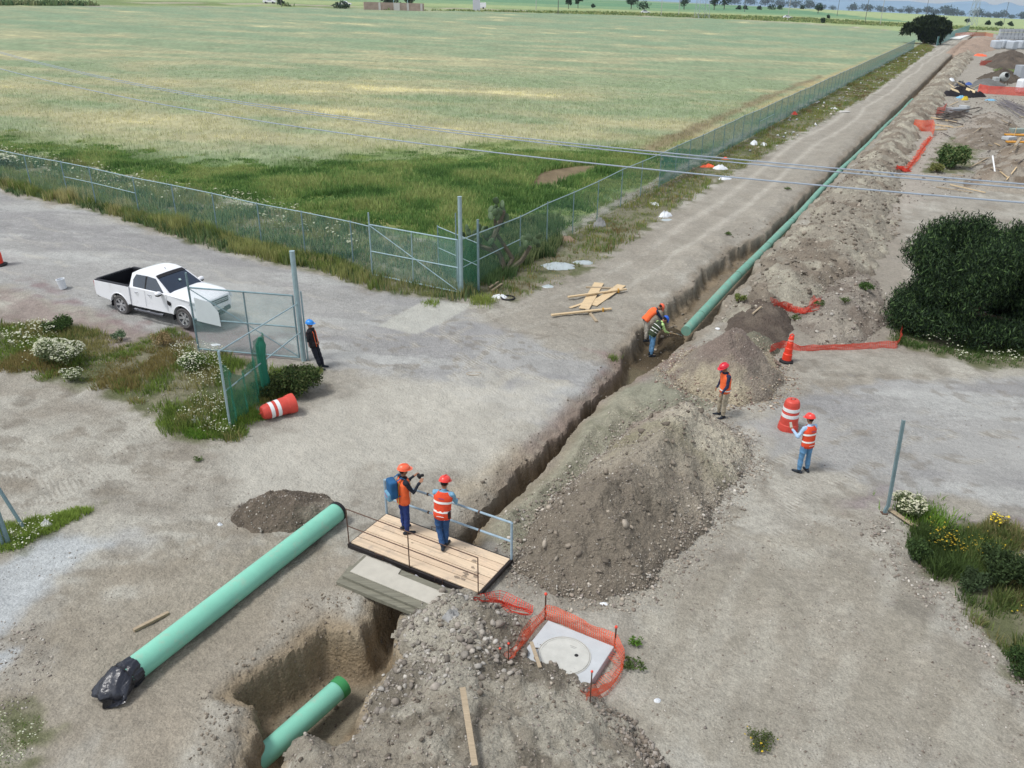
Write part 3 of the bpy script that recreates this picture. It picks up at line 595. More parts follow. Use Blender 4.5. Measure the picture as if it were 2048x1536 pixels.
stones(hb[0], 260, .06, .19, 27, CLOD, pw=2.2, label='earth clods on the largest spoil heap')
stones(hb[3], 200, .05, .16, 28, CLOD, pw=2.4, label='earth clods on the foreground rubble heap')
stones([XY(*q) for q in ((17, 1.2), (60, .9), (60, 4.6), (35, 6.2), (20, 4.5))], 900, .08, .32, 29, CLOD, pw=2.5, label='earth clods on the spoil bank')
stones([XY(*q) for q in ((12.5, -.9), (34, -1.6), (34, -.1), (20, -.2), (13, .1))], 500, .03, .16, 30, CLOD, pw=3, label='crumbled clods along the left edge of the wide trench')
stones([XY(*q) for q in ((-1, -.7), (12, -.9), (12, .3), (-1, .5))], 500, .02, .10, 31, CLOD, pw=4, label='crumbled clods along the narrow trench')
stones(hb[1], 3600, .018, .10, 3, [(186, 172, 148), (160, 140, 124), (148, 126, 116), (200, 190, 172)], edge=.75, label='broken stones round the foot of the cone-shaped heap')
stones(hb[1], 3000, .01, .05, 4, label='fine stones over the cone-shaped heap')
stones(hb[2], 900, .01, .06, 5, label='stones on the small low soil heap')
stones(hb[3], 7000, .012, .06, 6, label='small stones over the foreground rubble heap')
stones(GP([(800, 1240), (880, 1195), (1010, 1215), (1060, 1300), (1040, 1400), (900, 1420), (760, 1450), (700, 1460), (740, 1380)]), 2600, .012, .16, 7, [(170, 163, 152), (156, 148, 138), (190, 185, 176), (140, 132, 122)], pw=5.5, label='broken rubble pieces between the grey boards and the manhole slab')
stones(GP([(1130, 1380), (1200, 1430), (1270, 1440), (1340, 1540), (1300, 1560), (1210, 1470)]), 700, .03, .12, 8, [(130, 120, 108), (150, 140, 128), (170, 162, 152)], pw=2, label='dark stones trailing away from the manhole slab')
stones([XY(*q) for q in ((17, 1.2), (60, .9), (60, 4.6), (35, 6.2), (20, 4.5))], 9000, .02, .12, 26, [(196, 188, 172), (172, 162, 148), (156, 142, 128)], clump=.38, pw=4, label='pale stones on the near end of the spoil bank')
stones(hb[6], 12000, .03, .15, 9, [(186, 178, 162), (160, 150, 136), (200, 194, 182), (140, 126, 112)], clump=.36, pw=3, label='stones on the long spoil bank')
stones(GP([(1810, 410), (2048, 375), (2200, 300), (2048, 190), (1900, 195), (1850, 300)]), 5000, .05, .22, 22, clump=.42, label='rubble scattered over the building site')
stones(hb[0], 5200, .02, .09, 23, [(196, 188, 174), (178, 168, 152), (164, 152, 138)], edge=.8, pw=5, label='pale gravel on the outer side of the largest spoil heap')
stones(GP([(1270, 1210), (1400, 1130), (1700, 1010), (1800, 1130), (2048, 1300), (2200, 1700), (1200, 1700)]), 7000, .008, .05, 10, clump=.42, pw=5, label='gravel scattered over the open ground')
stones(GP([(300, 900), (700, 780), (1000, 820), (900, 960), (640, 960), (420, 1000)]), 1500, .006, .03, 24, clump=.5, pw=5, label='fine gravel on the pale ground behind the footbridge')
stones(GP([(1520, 860), (2048, 780), (2048, 1030), (1600, 960)]), 1200, .008, .04, 25, clump=.5, pw=5, label='fine gravel on the right-hand road')
stones(GP([(1700, 1040), (1780, 1030), (1860, 1120), (1990, 1290), (2048, 1330), (2048, 1420), (1900, 1260), (1760, 1130)]), 1100, .015, .09, 11, pw=3, label='gravel at the edge of the flowering weeds')
stones(GP([(0, 880), (400, 900), (560, 960), (440, 1080), (200, 1300), (0, 1536), (-200, 1536), (-200, 900)]), 2600, .008, .045, 12, clump=.5, pw=5, label='gravel scattered over the ground on the left')
stones(GP([(640, 1180), (760, 1150), (740, 1240), (560, 1300), (470, 1390), (420, 1360)]), 380, .015, .08, 13, [(150, 138, 122), (136, 124, 108)], pw=3, label='clods along the lip of the pit')
stones(GP([(400, 1370), (520, 1420), (500, 1536), (380, 1536)]), 200, .015, .08, 14, [(156, 146, 132), (140, 130, 116)], pw=3, label='clods on the ground left of the pit')
stones(GP([(0, 1240), (80, 1250), (120, 1330), (60, 1420), (0, 1440)]), 500, .01, .06, 15, pw=3, label='gravel beside the pale concrete')
stones(GP([(1250, 395), (1330, 350), (1385, 330), (1400, 345), (1330, 390), (1270, 425)]), 500, .04, .16, 16, [(178, 166, 148), (160, 146, 128)], pw=2, label='stony rubble strip along the chain-link fence')
stones(PITP, 350, .02, .1, 17, [(140, 128, 112), (120, 110, 96)], pw=3, label='clods at the bottom of the pit')
stones(hb[12], 1400, .03, .16, 18, label='stones on the brown rubble heap by the right edge'); stones(hb[13], 1200, .03, .16, 19, label='stones on the rubble heap behind the shrub')
stones(hb[14], 1500, .02, .10, 20, label='stones on the mound near the big tree')
stones(GP([(240, 770), (300, 760), (460, 800), (440, 850), (300, 830)]), 260, .02, .09, 21, [(186, 180, 170), (160, 152, 142)], pw=3, label='pale stones among the island weeds')
# ------------------------------------------------------------------ plants
def leafmat(name, gain, tr=.4):
    m = mat(name, (90, 110, 60), .85, .15, 3, attr=True, spec=.12); n = m.node_tree; b = n.nodes['Principled BSDF']; src = b.inputs['Base Color'].links[0].from_socket
    sc = n.nodes.new('ShaderNodeVectorMath'); sc.operation = 'SCALE'; sc.inputs['Scale'].default_value = gain; n.links.new(src, sc.inputs[0]); n.links.new(sc.outputs[0], b.inputs['Base Color'])
    t = n.nodes.new('ShaderNodeBsdfTranslucent'); n.links.new(sc.outputs[0], t.inputs[0]); mx = n.nodes.new('ShaderNodeMixShader'); mx.inputs[0].default_value = tr
    n.links.new(b.outputs[0], mx.inputs[1]); n.links.new(t.outputs[0], mx.inputs[2]); n.links.new(mx.outputs[0], n.nodes['Material Output'].inputs[0]); return m
LEAF = leafmat('leaf', 1.65)
CROWN = leafmat('crown_leaf', 1.1, .25)
def blades(name, x, y, h, wd, cols, per=5, spread=.12, lean=.35, seed=1, z=None, parent=None, jitter=.25, two_seg=False, zf=None):
    rs = np.random.RandomState(seed); n = len(x)
    if n == 0: return None
    z = (zf or Z)(x, y) if z is None else z
    k = np.repeat(np.arange(n), per); m = len(k)
    a = rs.uniform(0, 2 * np.pi, m); r = rs.uniform(0, 1, m) ** .5 * spread
    bx, by, bz = x[k] + r * np.cos(a), y[k] + r * np.sin(a), z[k] - .03
    hh = h[k] * rs.uniform(.55, 1.1, m); w_ = wd * rs.uniform(.6, 1.3, m) * (1 if np.isscalar(wd) else 1)
    b2 = rs.uniform(0, 2 * np.pi, m); ln = hh * lean * rs.uniform(.2, 1.2, m)
    tx, ty = bx + np.cos(a) * ln, by + np.sin(a) * ln
    dx, dy = np.cos(b2) * w_ / 2, np.sin(b2) * w_ / 2
    mx_, my_ = bx + np.cos(a) * ln * .35, by + np.sin(a) * ln * .35
    V = np.stack([np.stack([bx - dx, by - dy, bz], 1), np.stack([bx + dx, by + dy, bz], 1), np.stack([mx_ + dx * .8, my_ + dy * .8, bz + hh * .6], 1), np.stack([mx_ - dx * .8, my_ - dy * .8, bz + hh * .6], 1), np.stack([tx, ty, bz + hh], 1)], 1).reshape(-1, 3)
    b = (np.arange(m) * 5)[:, None]; Fc = np.concatenate([b + [0, 1, 2], b + [0, 2, 3], b + [3, 2, 4]])
    c = np.asarray(cols)[k] * rs.uniform(1 - jitter, 1 + jitter, (m, 1)); cc = np.repeat(c, 5, axis=0)
    return npmesh(name, V, Fc, LEAF, parent, False, cc)
def pick(n, cols, rs, wts=None): return np.array([alb(c) for c in cols])[rs.choice(len(cols), n, p=wts)]
def inpoly(poly, n, seed, pad=0., nz=.8):
    rs = np.random.RandomState(seed); poly = np.asarray(poly); lo, hi = poly.min(0), poly.max(0)
    area = (hi - lo).prod(); X_ = []; Y_ = []; tot = 0
    for i in range(60):
        x = rs.uniform(lo[0], hi[0], n); y = rs.uniform(lo[1], hi[1], n); d = sdf(poly, x, y) - pad + (fbm(x, y, seed) - .5) * nz; k = d > 0
        X_.append(x[k]); Y_.append(y[k]); tot += k.sum()
        if tot >= n: break
    return np.concatenate(X_)[:n], np.concatenate(Y_)[:n], rs
G1 = [(84, 100, 50), (78, 104, 48), (110, 126, 62), (66, 90, 42), (124, 134, 76)]
G2 = [(118, 122, 78), (102, 110, 66), (134, 130, 90), (108, 104, 70), (92, 106, 58)]
G3 = [(84, 104, 66), (66, 88, 54), (100, 118, 80), (120, 128, 88), (56, 76, 46)]
FL = [(178, 180, 158), (190, 190, 176), (164, 168, 142)]
def cover(name, label, px, n, h0, h1, cols, seed, per=5, wd=.02, spread=.12, lean=.4, clump=.42, pad=0., nz=1.2, hz_=None, cat='plants', poly=None):
    x, y, rs = inpoly(GP(px) if poly is None else poly, n, seed, pad, nz); k = fbm(x * .8, y * .8, seed + 7) + rs.uniform(-.08, .08, len(x)) > clump; x, y = x[k], y[k]
    n = len(x); big = fbm(x * .45, y * .45, seed + 8); h = h0 + (h1 - h0) * np.clip((big - .3) * 2, 0, 1) * rs.uniform(.5, 1, n)
    ci = fbm(x * .5, y * .5, seed + 9); c = np.array([alb(q) for q in cols])[np.clip(((ci - .28) * 2.2 + rs.uniform(-.22, .22, n)) * len(cols), 0, len(cols) - 1).astype(int)]
    o = blades(name, x, y, h, wd, c, per, spread, lean, seed, zf=hz_ or Z); o['kind'] = 'stuff'; tag(o, label, cat); return x, y, h
def flowers(name, label, x, y, z, r, cols, seed, parent=None, kind='stuff', n=None):   # tiny umbels and daisies: small tilted polygons
    rs = np.random.RandomState(seed); n = len(x); rr = r * rs.uniform(.5, 1.3, n); V = []; 
    ang = np.arange(6) * np.pi / 3; tx, ty = rs.normal(0, .3, n), rs.normal(0, .3, n)
    px = x[:, None] + rr[:, None] * np.cos(ang); py = y[:, None] + rr[:, None] * np.sin(ang); pz = z[:, None] + rr[:, None] * (np.cos(ang) * tx[:, None] + np.sin(ang) * ty[:, None])
    V = np.concatenate([np.stack([px, py, pz], 2), np.stack([x, y, z + rr * .35], 1)[:, None]], 1).reshape(-1, 3)
    b = (np.arange(n) * 7)[:, None, None]; tri = np.array([[i, (i + 1) % 6, 6] for i in range(6)])[None]; Fc = (b + tri).reshape(-1, 3)
    cc = np.repeat(pick(n, cols, rs), 7, axis=0); o = npmesh(name, V, Fc, LEAF, parent, False, cc)
    if kind: o['kind'] = kind
    if not parent: tag(o, label, 'flowers')
    return o
def leafcloud(name, cen, rad, n, size, cols, m=None, parent=None, seed=1, shell=.5, droop=0., flat=.8, dark=.0):
    rs = np.random.RandomState(seed); cen = np.asarray(cen, float); rad = np.asarray(rad, float)
    if rad.ndim == 1: rad = np.stack([rad, rad, rad * flat], 1)
    wts = rad.prod(1); k = rs.choice(len(cen), n, p=wts / wts.sum()); d = rs.normal(size=(n, 3)); d /= np.linalg.norm(d, axis=1)[:, None]
    r = (shell + (1 - shell) * rs.uniform(0, 1, n)) * (1 + .25 * (rs.uniform(0, 1, n) - .5)); p = cen[k] + d * rad[k] * r[:, None]
    s = size * rs.uniform(.5, 1.4, n); ax = rs.normal(size=(n, 3)); ax[:, 2] -= droop * 2; ax /= np.linalg.norm(ax, axis=1)[:, None]
    b = np.cross(ax, rs.normal(size=(n, 3))); b /= np.linalg.norm(b, axis=1)[:, None] + 1e-9
    L = ax * s[:, None] * (1 + droop * 1.2); Wd = b * s[:, None] * (.42 if droop else .5)
    V = np.stack([p - L, p - Wd * .9 + L * .1, p + L, p + Wd * .9 + L * .1], 1).reshape(-1, 3); Fc = (np.arange(n) * 4)[:, None] + [0, 1, 2, 3]
    cc = pick(n, cols, rs) * rs.uniform(.75, 1.25, (n, 1)); cc = np.repeat(cc, 4, axis=0)
    return npmesh(name, V, Fc, m or CROWN, parent, False, cc)
BARK = mat('bark', (96, 82, 68), .95, .25, 8, bump=.5)
DKG = [(52, 66, 44), (40, 54, 36), (64, 80, 52), (34, 46, 32)]
def tree(name, label, base, hgt, wid, seed, n=900, size=.25, cols=DKG, group=None, trunk=.3, cat='tree', lobes=9, flat=.8, droop=0., low=.28):
    rs = random.Random(seed); t = empty(name, base, 0, label, cat, group); mb = MB()
    mb.tube([(0, 0, -.3), (rs.uniform(-.1, .1), 0, hgt * .2), (rs.uniform(-.2, .2), rs.uniform(-.2, .2), hgt * .45), (rs.uniform(-.3, .3), 0, hgt * .75)], [trunk, trunk * .8, trunk * .6, trunk * .2], 7)
    cen = []; rad = []
    for i in range(lobes):
        a = 2 * math.pi * i / lobes + rs.uniform(-.4, .4); q = rs.uniform(.15, .33) * wid; zz = hgt * rs.uniform(low + .14, .8)
        p = (math.cos(a) * q, math.sin(a) * q, zz); cen.append(p); rad.append(rs.uniform(.17, .27) * wid)
        mb.tube([(0, 0, hgt * .25), (p[0] * .5, p[1] * .5, hgt * .25 + (zz - hgt * .25) * .6), p], [trunk * .5, trunk * .3, trunk * .1], 5)
    cen.append((0, 0, hgt * .8)); rad.append(wid * .25); cen.append((0, 0, hgt * .55)); rad.append(wid * .3)
    mb.build('trunk', BARK, t, True); leafcloud('crown', cen, rad, n, size, cols, None, t, seed, .45, droop, flat); return t
def gg(px, py, z=0): return GT(px, py)
def gcol(x, y):
    s_, t_ = ST(x, y); return col[np.clip(np.searchsorted(S_, s_), 0, ns - 1) * nt_ + np.clip(np.searchsorted(T_, t_), 0, nt_ - 1)]
# --- the lush margin of the crop behind the fences and the standing crop
x, y, rs = inpoly(LUSH, 46000, 501, -1., 12); k = sdf(WHEAT, x, y) > .2; x, y = x[k], y[k]; dens = fbm(x * .35, y * .35, 503); k = (dens > .34) | (rs.uniform(0, 1, len(x)) < .3); x, y = x[k], y[k]; dens = dens[k]
bare = sdf(GP([(1040, 385), (1075, 345), (1150, 330), (1215, 330), (1180, 350), (1100, 372)]), x, y) > .2; x, y, dens = x[~bare], y[~bare], dens[~bare]
cc = np.array([alb(c) for c in [(70, 98, 52), (90, 118, 64), (108, 132, 74), (132, 142, 88)]])[np.clip(((dens - .3) * 3 + rs.uniform(-.3, .5, len(x))) * 3, 0, 3).astype(int)]
hfac = sst(-1.5, 6, sdf(LUSH, x, y) + (fbm(x * .25, y * .4, 505) - .5) * 12); o = blades('grass', x, y, (.3 + .45 * dens * rs.uniform(.5, 1.2, len(x))) * (.25 + .75 * hfac), .05, cc, 5, .25, .35, 504, zf=T); o['kind'] = 'stuff'; tag(o, 'lush green grass inside the corner of the fenced field', 'grass')
x, y, rs = inpoly(WHEAT, 270000, 511, 0, 1); D_ = np.hypot(x, y); k = (D_ < 150) & (sdf(LUSH, x, y) + (fbm(x * .12, y * .3, 72, 4) - .5) * 16 < 2.5) & (np.arctan2(x, y) > -.7) & (rs.uniform(0, 1, len(x)) < np.clip((150 - D_) / 60, 0, 1)); x, y = x[k], y[k]
b1_ = .55 * fbm(x * .035 + 3, y * .08, 71, 5) + .45 * fbm(x * .09 + y * .05, y * .16, 70, 4); b2_ = fbm(x * .12, y * .3, 72, 4); kx_ = sst(.42, .62, b1_ * .65 + b2_ * .35)[:, None]
cc = gcol(x, y) * rs.uniform(.95, 1.2, (len(x), 1))
o = blades('crop', x, y, rs.uniform(.2, .38, len(x)) * np.clip((160 - np.hypot(x, y)) / 70, .2, 1), .055, cc, 4, .45, .3, 512, zf=T, jitter=.14); o['kind'] = 'stuff'; tag(o, 'ripening cereal crop, tan and green in streaks', 'crop')
# --- verges and weeds (ground cover)
cover('weeds', 'brown and green weeds between the road and the long left fence', GREENS['verge_left'], 15000, .25, .8, G2[:3] + G3, 601, 6, .035, .2, .3, .34)
FB0, FB1 = G(-350, 226, 2.1), G(740, 452, 2.1)
cover('weeds', 'dry seed-headed weeds along the road edge below the left fence', [(-200, 345), (0, 375), (180, 418), (330, 462), (480, 510), (650, 545), (760, 580), (700, 535), (560, 500), (330, 435), (200, 400), (0, 345), (-200, 300)], 5200, .45, 1.0, [(132, 134, 84), (112, 122, 68), (98, 112, 58), (148, 142, 98)], 602, 6, .035, .15, .2, .36)
cover('weeds', 'green weeds and grass strip along the right-hand fence', GREENS['verge_right'], 16000, .12, .5, [(118, 122, 66), (98, 116, 60), (134, 124, 80), (88, 108, 52), (110, 96, 64)], 603, 5, .03, .18, .4, .36)
cover('weeds', 'tall dark weeds by the cactus and gate post', [(925, 560), (935, 500), (960, 470), (1040, 440), (1120, 440), (1110, 500), (1040, 540), (980, 575)], 2600, .4, .9, G3, 604, 7, .035, .25, .3, .3)
cover('weeds', 'green and brown weeds on the island around the small gate', GREENS['weed_island'], 9000, .08, .45, [(120, 110, 70), (96, 112, 56), (108, 126, 58), (84, 100, 52), (128, 124, 80)], 605, 6, .022, .14, .45, .40)
cover('grass', 'bright low grass at the foot of the weed island', [(300, 850), (340, 820), (470, 820), (560, 820), (500, 850), (470, 885), (380, 878), (330, 865)], 2600, .06, .22, [(108, 134, 56), (88, 118, 48), (126, 144, 70)], 606, 7, .018, .1, .5, .3)
cover('grass', 'bright green grass at the left edge by the leaning posts', GREENS['patch_left'], 2600, .06, .2, [(96, 126, 50), (84, 112, 46), (120, 138, 66)], 607, 7, .016, .1, .5, .3)
cover('weeds', 'dark weeds with yellow flowers at the right edge', GREENS['weeds_right'], 9500, .1, .6, [(64, 80, 44), (78, 96, 52), (96, 106, 62), (120, 114, 78)], 608, 7, .022, .16, .5, .40)
cover('weeds', 'weeds and daisies below the big dark tree', GREENS['under_bush'], 4200, .1, .45, [(70, 90, 48), (88, 106, 58), (60, 78, 44)], 609, 6, .03, .18, .5, .36)
cover('weeds', 'weeds in the bottom left corner', GREENS['corner_left'], 500, .06, .25, [(92, 110, 58), (120, 116, 78)], 610, 6, .016, .1, .5, .4)
cover('grass', 'grass on the far side of the building site', GREENS['site_grass'], 900, .3, .6, [(100, 120, 66), (120, 130, 80)], 611, 6, .1, .4, .4, .3)
def fl(px, n, zr, r, cols, seed, label):
    x, y, rs = inpoly(GP(px), n, seed, 0, .8); k = fbm(x * 1.1, y * 1.1, seed) > .46; x, y = x[k], y[k]
    flowers('flowers', label, x, y, Z(x, y) + rs.uniform(zr[0], zr[1], len(x)), r, cols, seed)
fl([(-100, 640), (0, 650), (130, 660), (120, 700), (60, 740), (0, 735), (-100, 720)], 900, (.2, .5), .03, FL, 621, 'white flower heads in the weeds at the left edge')
fl([(330, 700), (440, 700), (460, 760), (440, 830), (470, 880), (350, 860), (380, 780)], 1100, (.15, .4), .02, FL, 622, 'white flower heads in the weeds beside the small gate')
fl([(0, 1060), (60, 1045), (110, 1040), (90, 1075), (20, 1100), (0, 1110)], 150, (.12, .22), .018, FL, 623, 'white daisies in the grass by the leaning posts')
fl([(0, 1440), (60, 1440), (90, 1480), (60, 1536), (0, 1536)], 90, (.12, .22), .014, FL, 624, 'small white daisies in the bottom left corner')
fl([(1840, 1060), (2048, 1090), (2048, 1250), (1960, 1240), (1880, 1150)], 260, (.25, .5), .016, [(160, 138, 46), (168, 150, 60)], 625, 'yellow flowers in the weeds at the right edge')
fl([(1800, 660), (1880, 680), (2048, 690), (2048, 740), (1920, 730)], 420, (.3, .5), .03, FL, 626, 'white daisies under the big dark tree')
fl([(0, 310), (500, 410), (700, 470), (720, 520), (400, 430), (0, 345)], 800, (.5, .9), .06, [(146, 150, 122), (160, 162, 138)], 627, 'pale umbels among the weeds along the left fence')
# --- single shrubs, each a thing
def shrub(name, label, base, r, h, n, size, cols, seed, fcols=None, fn=0, fr=.02, cat='shrub', stems=True, lobes=7, group=None):
    rs = random.Random(seed); t = empty(name, base, 0, label, cat, group); cen = []; rad = []; mb = MB()
    for i in range(lobes):
        a = 2 * math.pi * i / lobes + rs.uniform(-.5, .5); q = r * rs.uniform(.2, .62); zz = h * rs.uniform(.35, .68); p = (math.cos(a) * q, math.sin(a) * q, zz); cen.append(p); rad.append([r * rs.uniform(.3, .45), r * rs.uniform(.3, .45), h * rs.uniform(.25, .36)])
        mb.tube([(0, 0, -.05), (p[0] * .6, p[1] * .6, zz * .5), p], [.02 * r + .006, .012 * r + .004, .004], 4)
    mb.build('stems', BARK, t); leafcloud('foliage', cen, rad, n, size, cols, None, t, seed, .35)
    if fn:
        rs2 = np.random.RandomState(seed); k = rs2.randint(0, len(cen), fn); d = rs2.normal(size=(fn, 3)); d[:, 2] = np.abs(d[:, 2]); d /= np.linalg.norm(d, axis=1)[:, None]
        p = np.array(cen)[k] + d * np.array(rad)[k] * 1.05; flowers('flower_heads', None, p[:, 0], p[:, 1], p[:, 2], fr, fcols, seed, t, 'stuff')
    return t
WG = [(120, 132, 96), (98, 114, 74), (142, 150, 112)]
shrub('flowering_shrub', 'big rounded shrub covered in cream-white flowers on the weed island', GT(118, 728), .95, 1.0, 2600, .05, WG, 31, FL, 1300, .028)
shrub('flowering_shrub', 'small cream-flowered shrub in front of the big cream-white one', GT(145, 760), .42, .4, 700, .04, WG, 32, FL, 200, .024)
shrub('flowering_shrub', 'white-flowered shrub just inside the small gate corner', GT(385, 742), .6, .6, 1100, .045, [(80, 104, 56), (104, 124, 70)], 33, FL, 260, .028)
shrub('flowering_shrub', 'cream plumed shrub beside the lone steel post', GT(1812, 1030), .48, .62, 1300, .04, WG, 34, [(182, 182, 156), (190, 188, 168)], 420, .026)
shrub('shrub', 'dense dark green shrub at the foot of the gate post behind the lying barrel', GT(592, 788), .95, .95, 7000, .045, [(62, 80, 44), (78, 96, 54), (50, 66, 38), (96, 104, 66)], 35)
shrub('shrub', 'low dark shrub between the green netting and the lying barrel', GT(548, 790), .75, .7, 2600, .045, [(70, 86, 48), (88, 100, 58), (56, 70, 40)], 36)
shrub('shrub', 'dark green bush on the weed island near the pickup truck', GT(120, 662), .8, .55, 1500, .05, [(66, 88, 48), (80, 100, 58)], 37)
shrub('shrub', 'leafy bush on the building site below the timber offcuts', GT(1905, 335), 1.7, 1.9, 4200, .11, [(72, 96, 54), (92, 116, 68), (58, 80, 46), (120, 130, 84)], 38)
shrub('shrub', 'yellow-green bush left of the leafy bush on the building site', GT(1872, 345), .8, .8, 900, .09, [(130, 130, 80), (110, 118, 68)], 39)
shrub('shrub', 'dark bush nearest the lone steel post at the right edge', GT(1828, 1118), .42, .5, 1500, .035, [(58, 76, 44), (72, 92, 52)], 40)
shrub('flowering_shrub', 'yellow-flowered bush at the right edge below the cream plumes', GT(1890, 1098), .5, .55, 1800, .035, [(58, 74, 40), (76, 92, 50)], 41, [(160, 136, 44), (168, 148, 56)], 60, .024)
shrub('flowering_shrub', 'small loose yellow-flowered bush beside the road at the right edge', GT(1990, 1055), .4, .4, 500, .03, [(128, 124, 80), (112, 110, 68)], 42, [(214, 190, 60)], 50, .025)
shrub('shrub', 'large dark bush reaching out of frame at the right edge', GT(2010, 1165), .85, .85, 5200, .045, [(48, 62, 38), (60, 76, 46), (72, 88, 54)], 43)
shrub('shrub', 'dark bush in the middle of the right-edge weeds', GT(1945, 1178), .5, .5, 1800, .035, [(60, 74, 50), (72, 88, 60)], 44)
shrub('shrub', 'dark bush at the bottom of the right-edge weeds', GT(2040, 1340), .45, .4, 1500, .03, [(52, 72, 40), (66, 86, 48)], 45)
shrub('flowering_shrub', 'small yellow-flowered plant alone on the gravel at the bottom right', GT(1522, 1492), .36, .22, 900, .02, [(80, 94, 56), (96, 106, 64)], 46, [(186, 160, 50)], 12, .018)
shrub('shrub', 'yellow-green tuft near the right corner of the fallen orange mesh', GT(1478, 605), .35, .4, 420, .045, [(100, 116, 60), (122, 130, 70)], 47)
shrub('shrub', 'green tuft at the foot of the long spoil bank', GT(1730, 580), .5, .35, 500, .05, [(70, 96, 50), (84, 108, 60)], 48)
shrub('shrub', 'small green tuft by the manhole slab netting', GT(1270, 1290), .2, .22, 260, .025, [(96, 132, 52), (84, 118, 46)], 49)
shrub('shrub', 'small weed alone on the pale ground left of the soil heap', GT(398, 922), .2, .13, 160, .025, [(100, 120, 70), (86, 104, 60)], 50)
shrub('shrub', 'tuft of dry tan grass beside the front wheel of the pickup truck', GT(328, 690), .45, .5, 900, .03, [(160, 142, 106), (140, 122, 86)], 51)
shrub('shrub', 'blue-green thistle on the red gravel beside the pickup truck', GT(243, 682), .35, .45, 500, .035, [(112, 134, 104), (94, 116, 84)], 52)
shrub('flowering_shrub', 'pale shrub at the left edge behind the long fence', GT(10, 338), .9, 1.0, 700, .08, WG, 53, FL, 300, .07)
for i, (px, py) in enumerate([(1380, 790), (1265, 1335), (1455, 470), (1575, 380), (1590, 640), (1640, 610), (1690, 604)]):
    shrub('weed_tuft', ['tiny weed', 'tiny green weed at the bottom right of the manhole netting', 'weed on the edge of the track where the trench begins to widen', 'weed beside the track near the power lines',
                   'dark weed behind the upper fallen orange mesh', 'dark weed right of the upper fallen orange mesh', 'small dark weed among stones left of the big dark tree'][i], GT(px, py), .3, .2, 200, .035, [(78, 98, 54), (92, 110, 62)], 60 + i) if i else None
def tussock(px, py, n, h, cols, seed, label, r=.25, wd=.02, name='grass_tussock'):
    b = GT(px, py); t = empty(name, b, 0, label, 'grass'); rs = np.random.RandomState(seed)
    x = rs.normal(0, r * .5, n); y = rs.normal(0, r * .5, n); blades('leaves', x, y, np.full(n, h), wd, pick(n, cols, rs), 3, .08, .6, seed, z=np.zeros(n), parent=t); return t
tussock(862, 1008 - 400, 60, .25, [(110, 126, 60)], 71, 'bright grass tuft at the foot of the tall gate post', .4)
tussock(965, 605, 160, .35, [(112, 128, 62), (130, 138, 76)], 72, 'thick grass tuft right of the tall gate post', .5)
tussock(1860, 1035, 260, .25, [(86, 116, 44), (104, 130, 56)], 73, 'bright green grass clump behind the fallen plank at the right edge', .7)
tussock(1225, 718, 40, .2, [(100, 116, 60)], 74, 'sparse tuft at the trench lip', .2)
# --- big tree at the right and the tree by the far fence
PEP = [(54, 76, 46), (42, 60, 38), (34, 48, 34), (88, 112, 68), (28, 40, 30), (70, 88, 64)]
def big_tree():
    b = GG(1925, 672); t = empty('pepper_tree', b, 0, 'big dark drooping tree at the right edge', 'tree'); rs = random.Random(5); mb = MB()
    mb.tube([(0, 0, -.3), (.1, 0, .8), (-.1, .1, 1.8), (.2, 0, 3.)], [.3, .24, .18, .1], 8); cen = []; rad = []
    for i in range(84):
        while True:
            p = Vector((rs.uniform(-1, 1), rs.uniform(-1, 1), rs.uniform(-1, 1)))
            if (.35 if i > 20 else 0) < p.length < (1 if i > 20 else .6): break
        zz = 2.2 + math.copysign(abs(p.z) ** .62, p.z) * 1.75; q = (math.copysign(abs(p.x) ** .75, p.x) * 3.0 + .8, p.y * 2.2 + .5, max(.75, zz)); cen.append(q); r_ = rs.uniform(.45, .85); rad.append([r_, r_, r_ * rs.uniform(1., 1.35)])
        if i % 9 == 0: mb.tube([(0, 0, 1.0), (q[0] * .5, q[1] * .5, q[2] * .6 + .4), q], [.12, .07, .02], 6)
    for i in range(26):
        a = 2 * math.pi * i / 26; cen.append((math.cos(a) * 2.9 + .8, math.sin(a) * 2.0 + .5, rs.uniform(.55, 1.2))); rad.append([rs.uniform(.5, .8)] * 2 + [rs.uniform(.55, .8)])
    for i in range(12): cen.append((rs.uniform(-1.2, 2.8), rs.uniform(-1.2, 1.6), rs.uniform(2.4, 3.6))); rad.append([.85, .85, .75])
    mb.build('trunk', BARK, t, True); leafcloud('crown', cen, rad, 230000, .045, PEP, None, t, 77, .3, .7); return t
big_tree()
def fence_tree():
    b = G(1848, 88); t = empty('pepper_tree', b, 0, 'dark drooping tree standing alone by the far end of the green fence', 'tree'); h = height_to(b, 30); rs = random.Random(8); mb = MB()
    W = np.linalg.norm(b) * 84 / F; mb.tube([(0, 0, -.5), (0, 0, h * .3), (W * .05, 0, h * .6)], [.5, .4, .2], 7); cen = []; rad = []
    for (dx, z_, r_) in [(.02, .86, .13), (.16, .8, .13), (-.12, .78, .13), (.3, .62, .13), (-.3, .62, .12), (-.4, .5, .08), (-.42, .38, .06), (.1, .6, .18), (-.1, .58, .15), (.2, .38, .15), (.02, .4, .15), (.1, .2, .14), (.36, .48, .1), (.2, .14, .1), (.0, .22, .1), (-.22, .5, .1)]:
        for q in (-.12, .12): cen.append((dx * W, q * W, z_ * h)); rad.append([r_ * W, r_ * W, r_ * h])
    mb.build('trunk', BARK, t, True); leafcloud('crown', cen, rad, 9000, .42, [(44, 56, 38), (34, 44, 32), (58, 70, 46)], None, t, 78, .4, .7); return t
fence_tree()
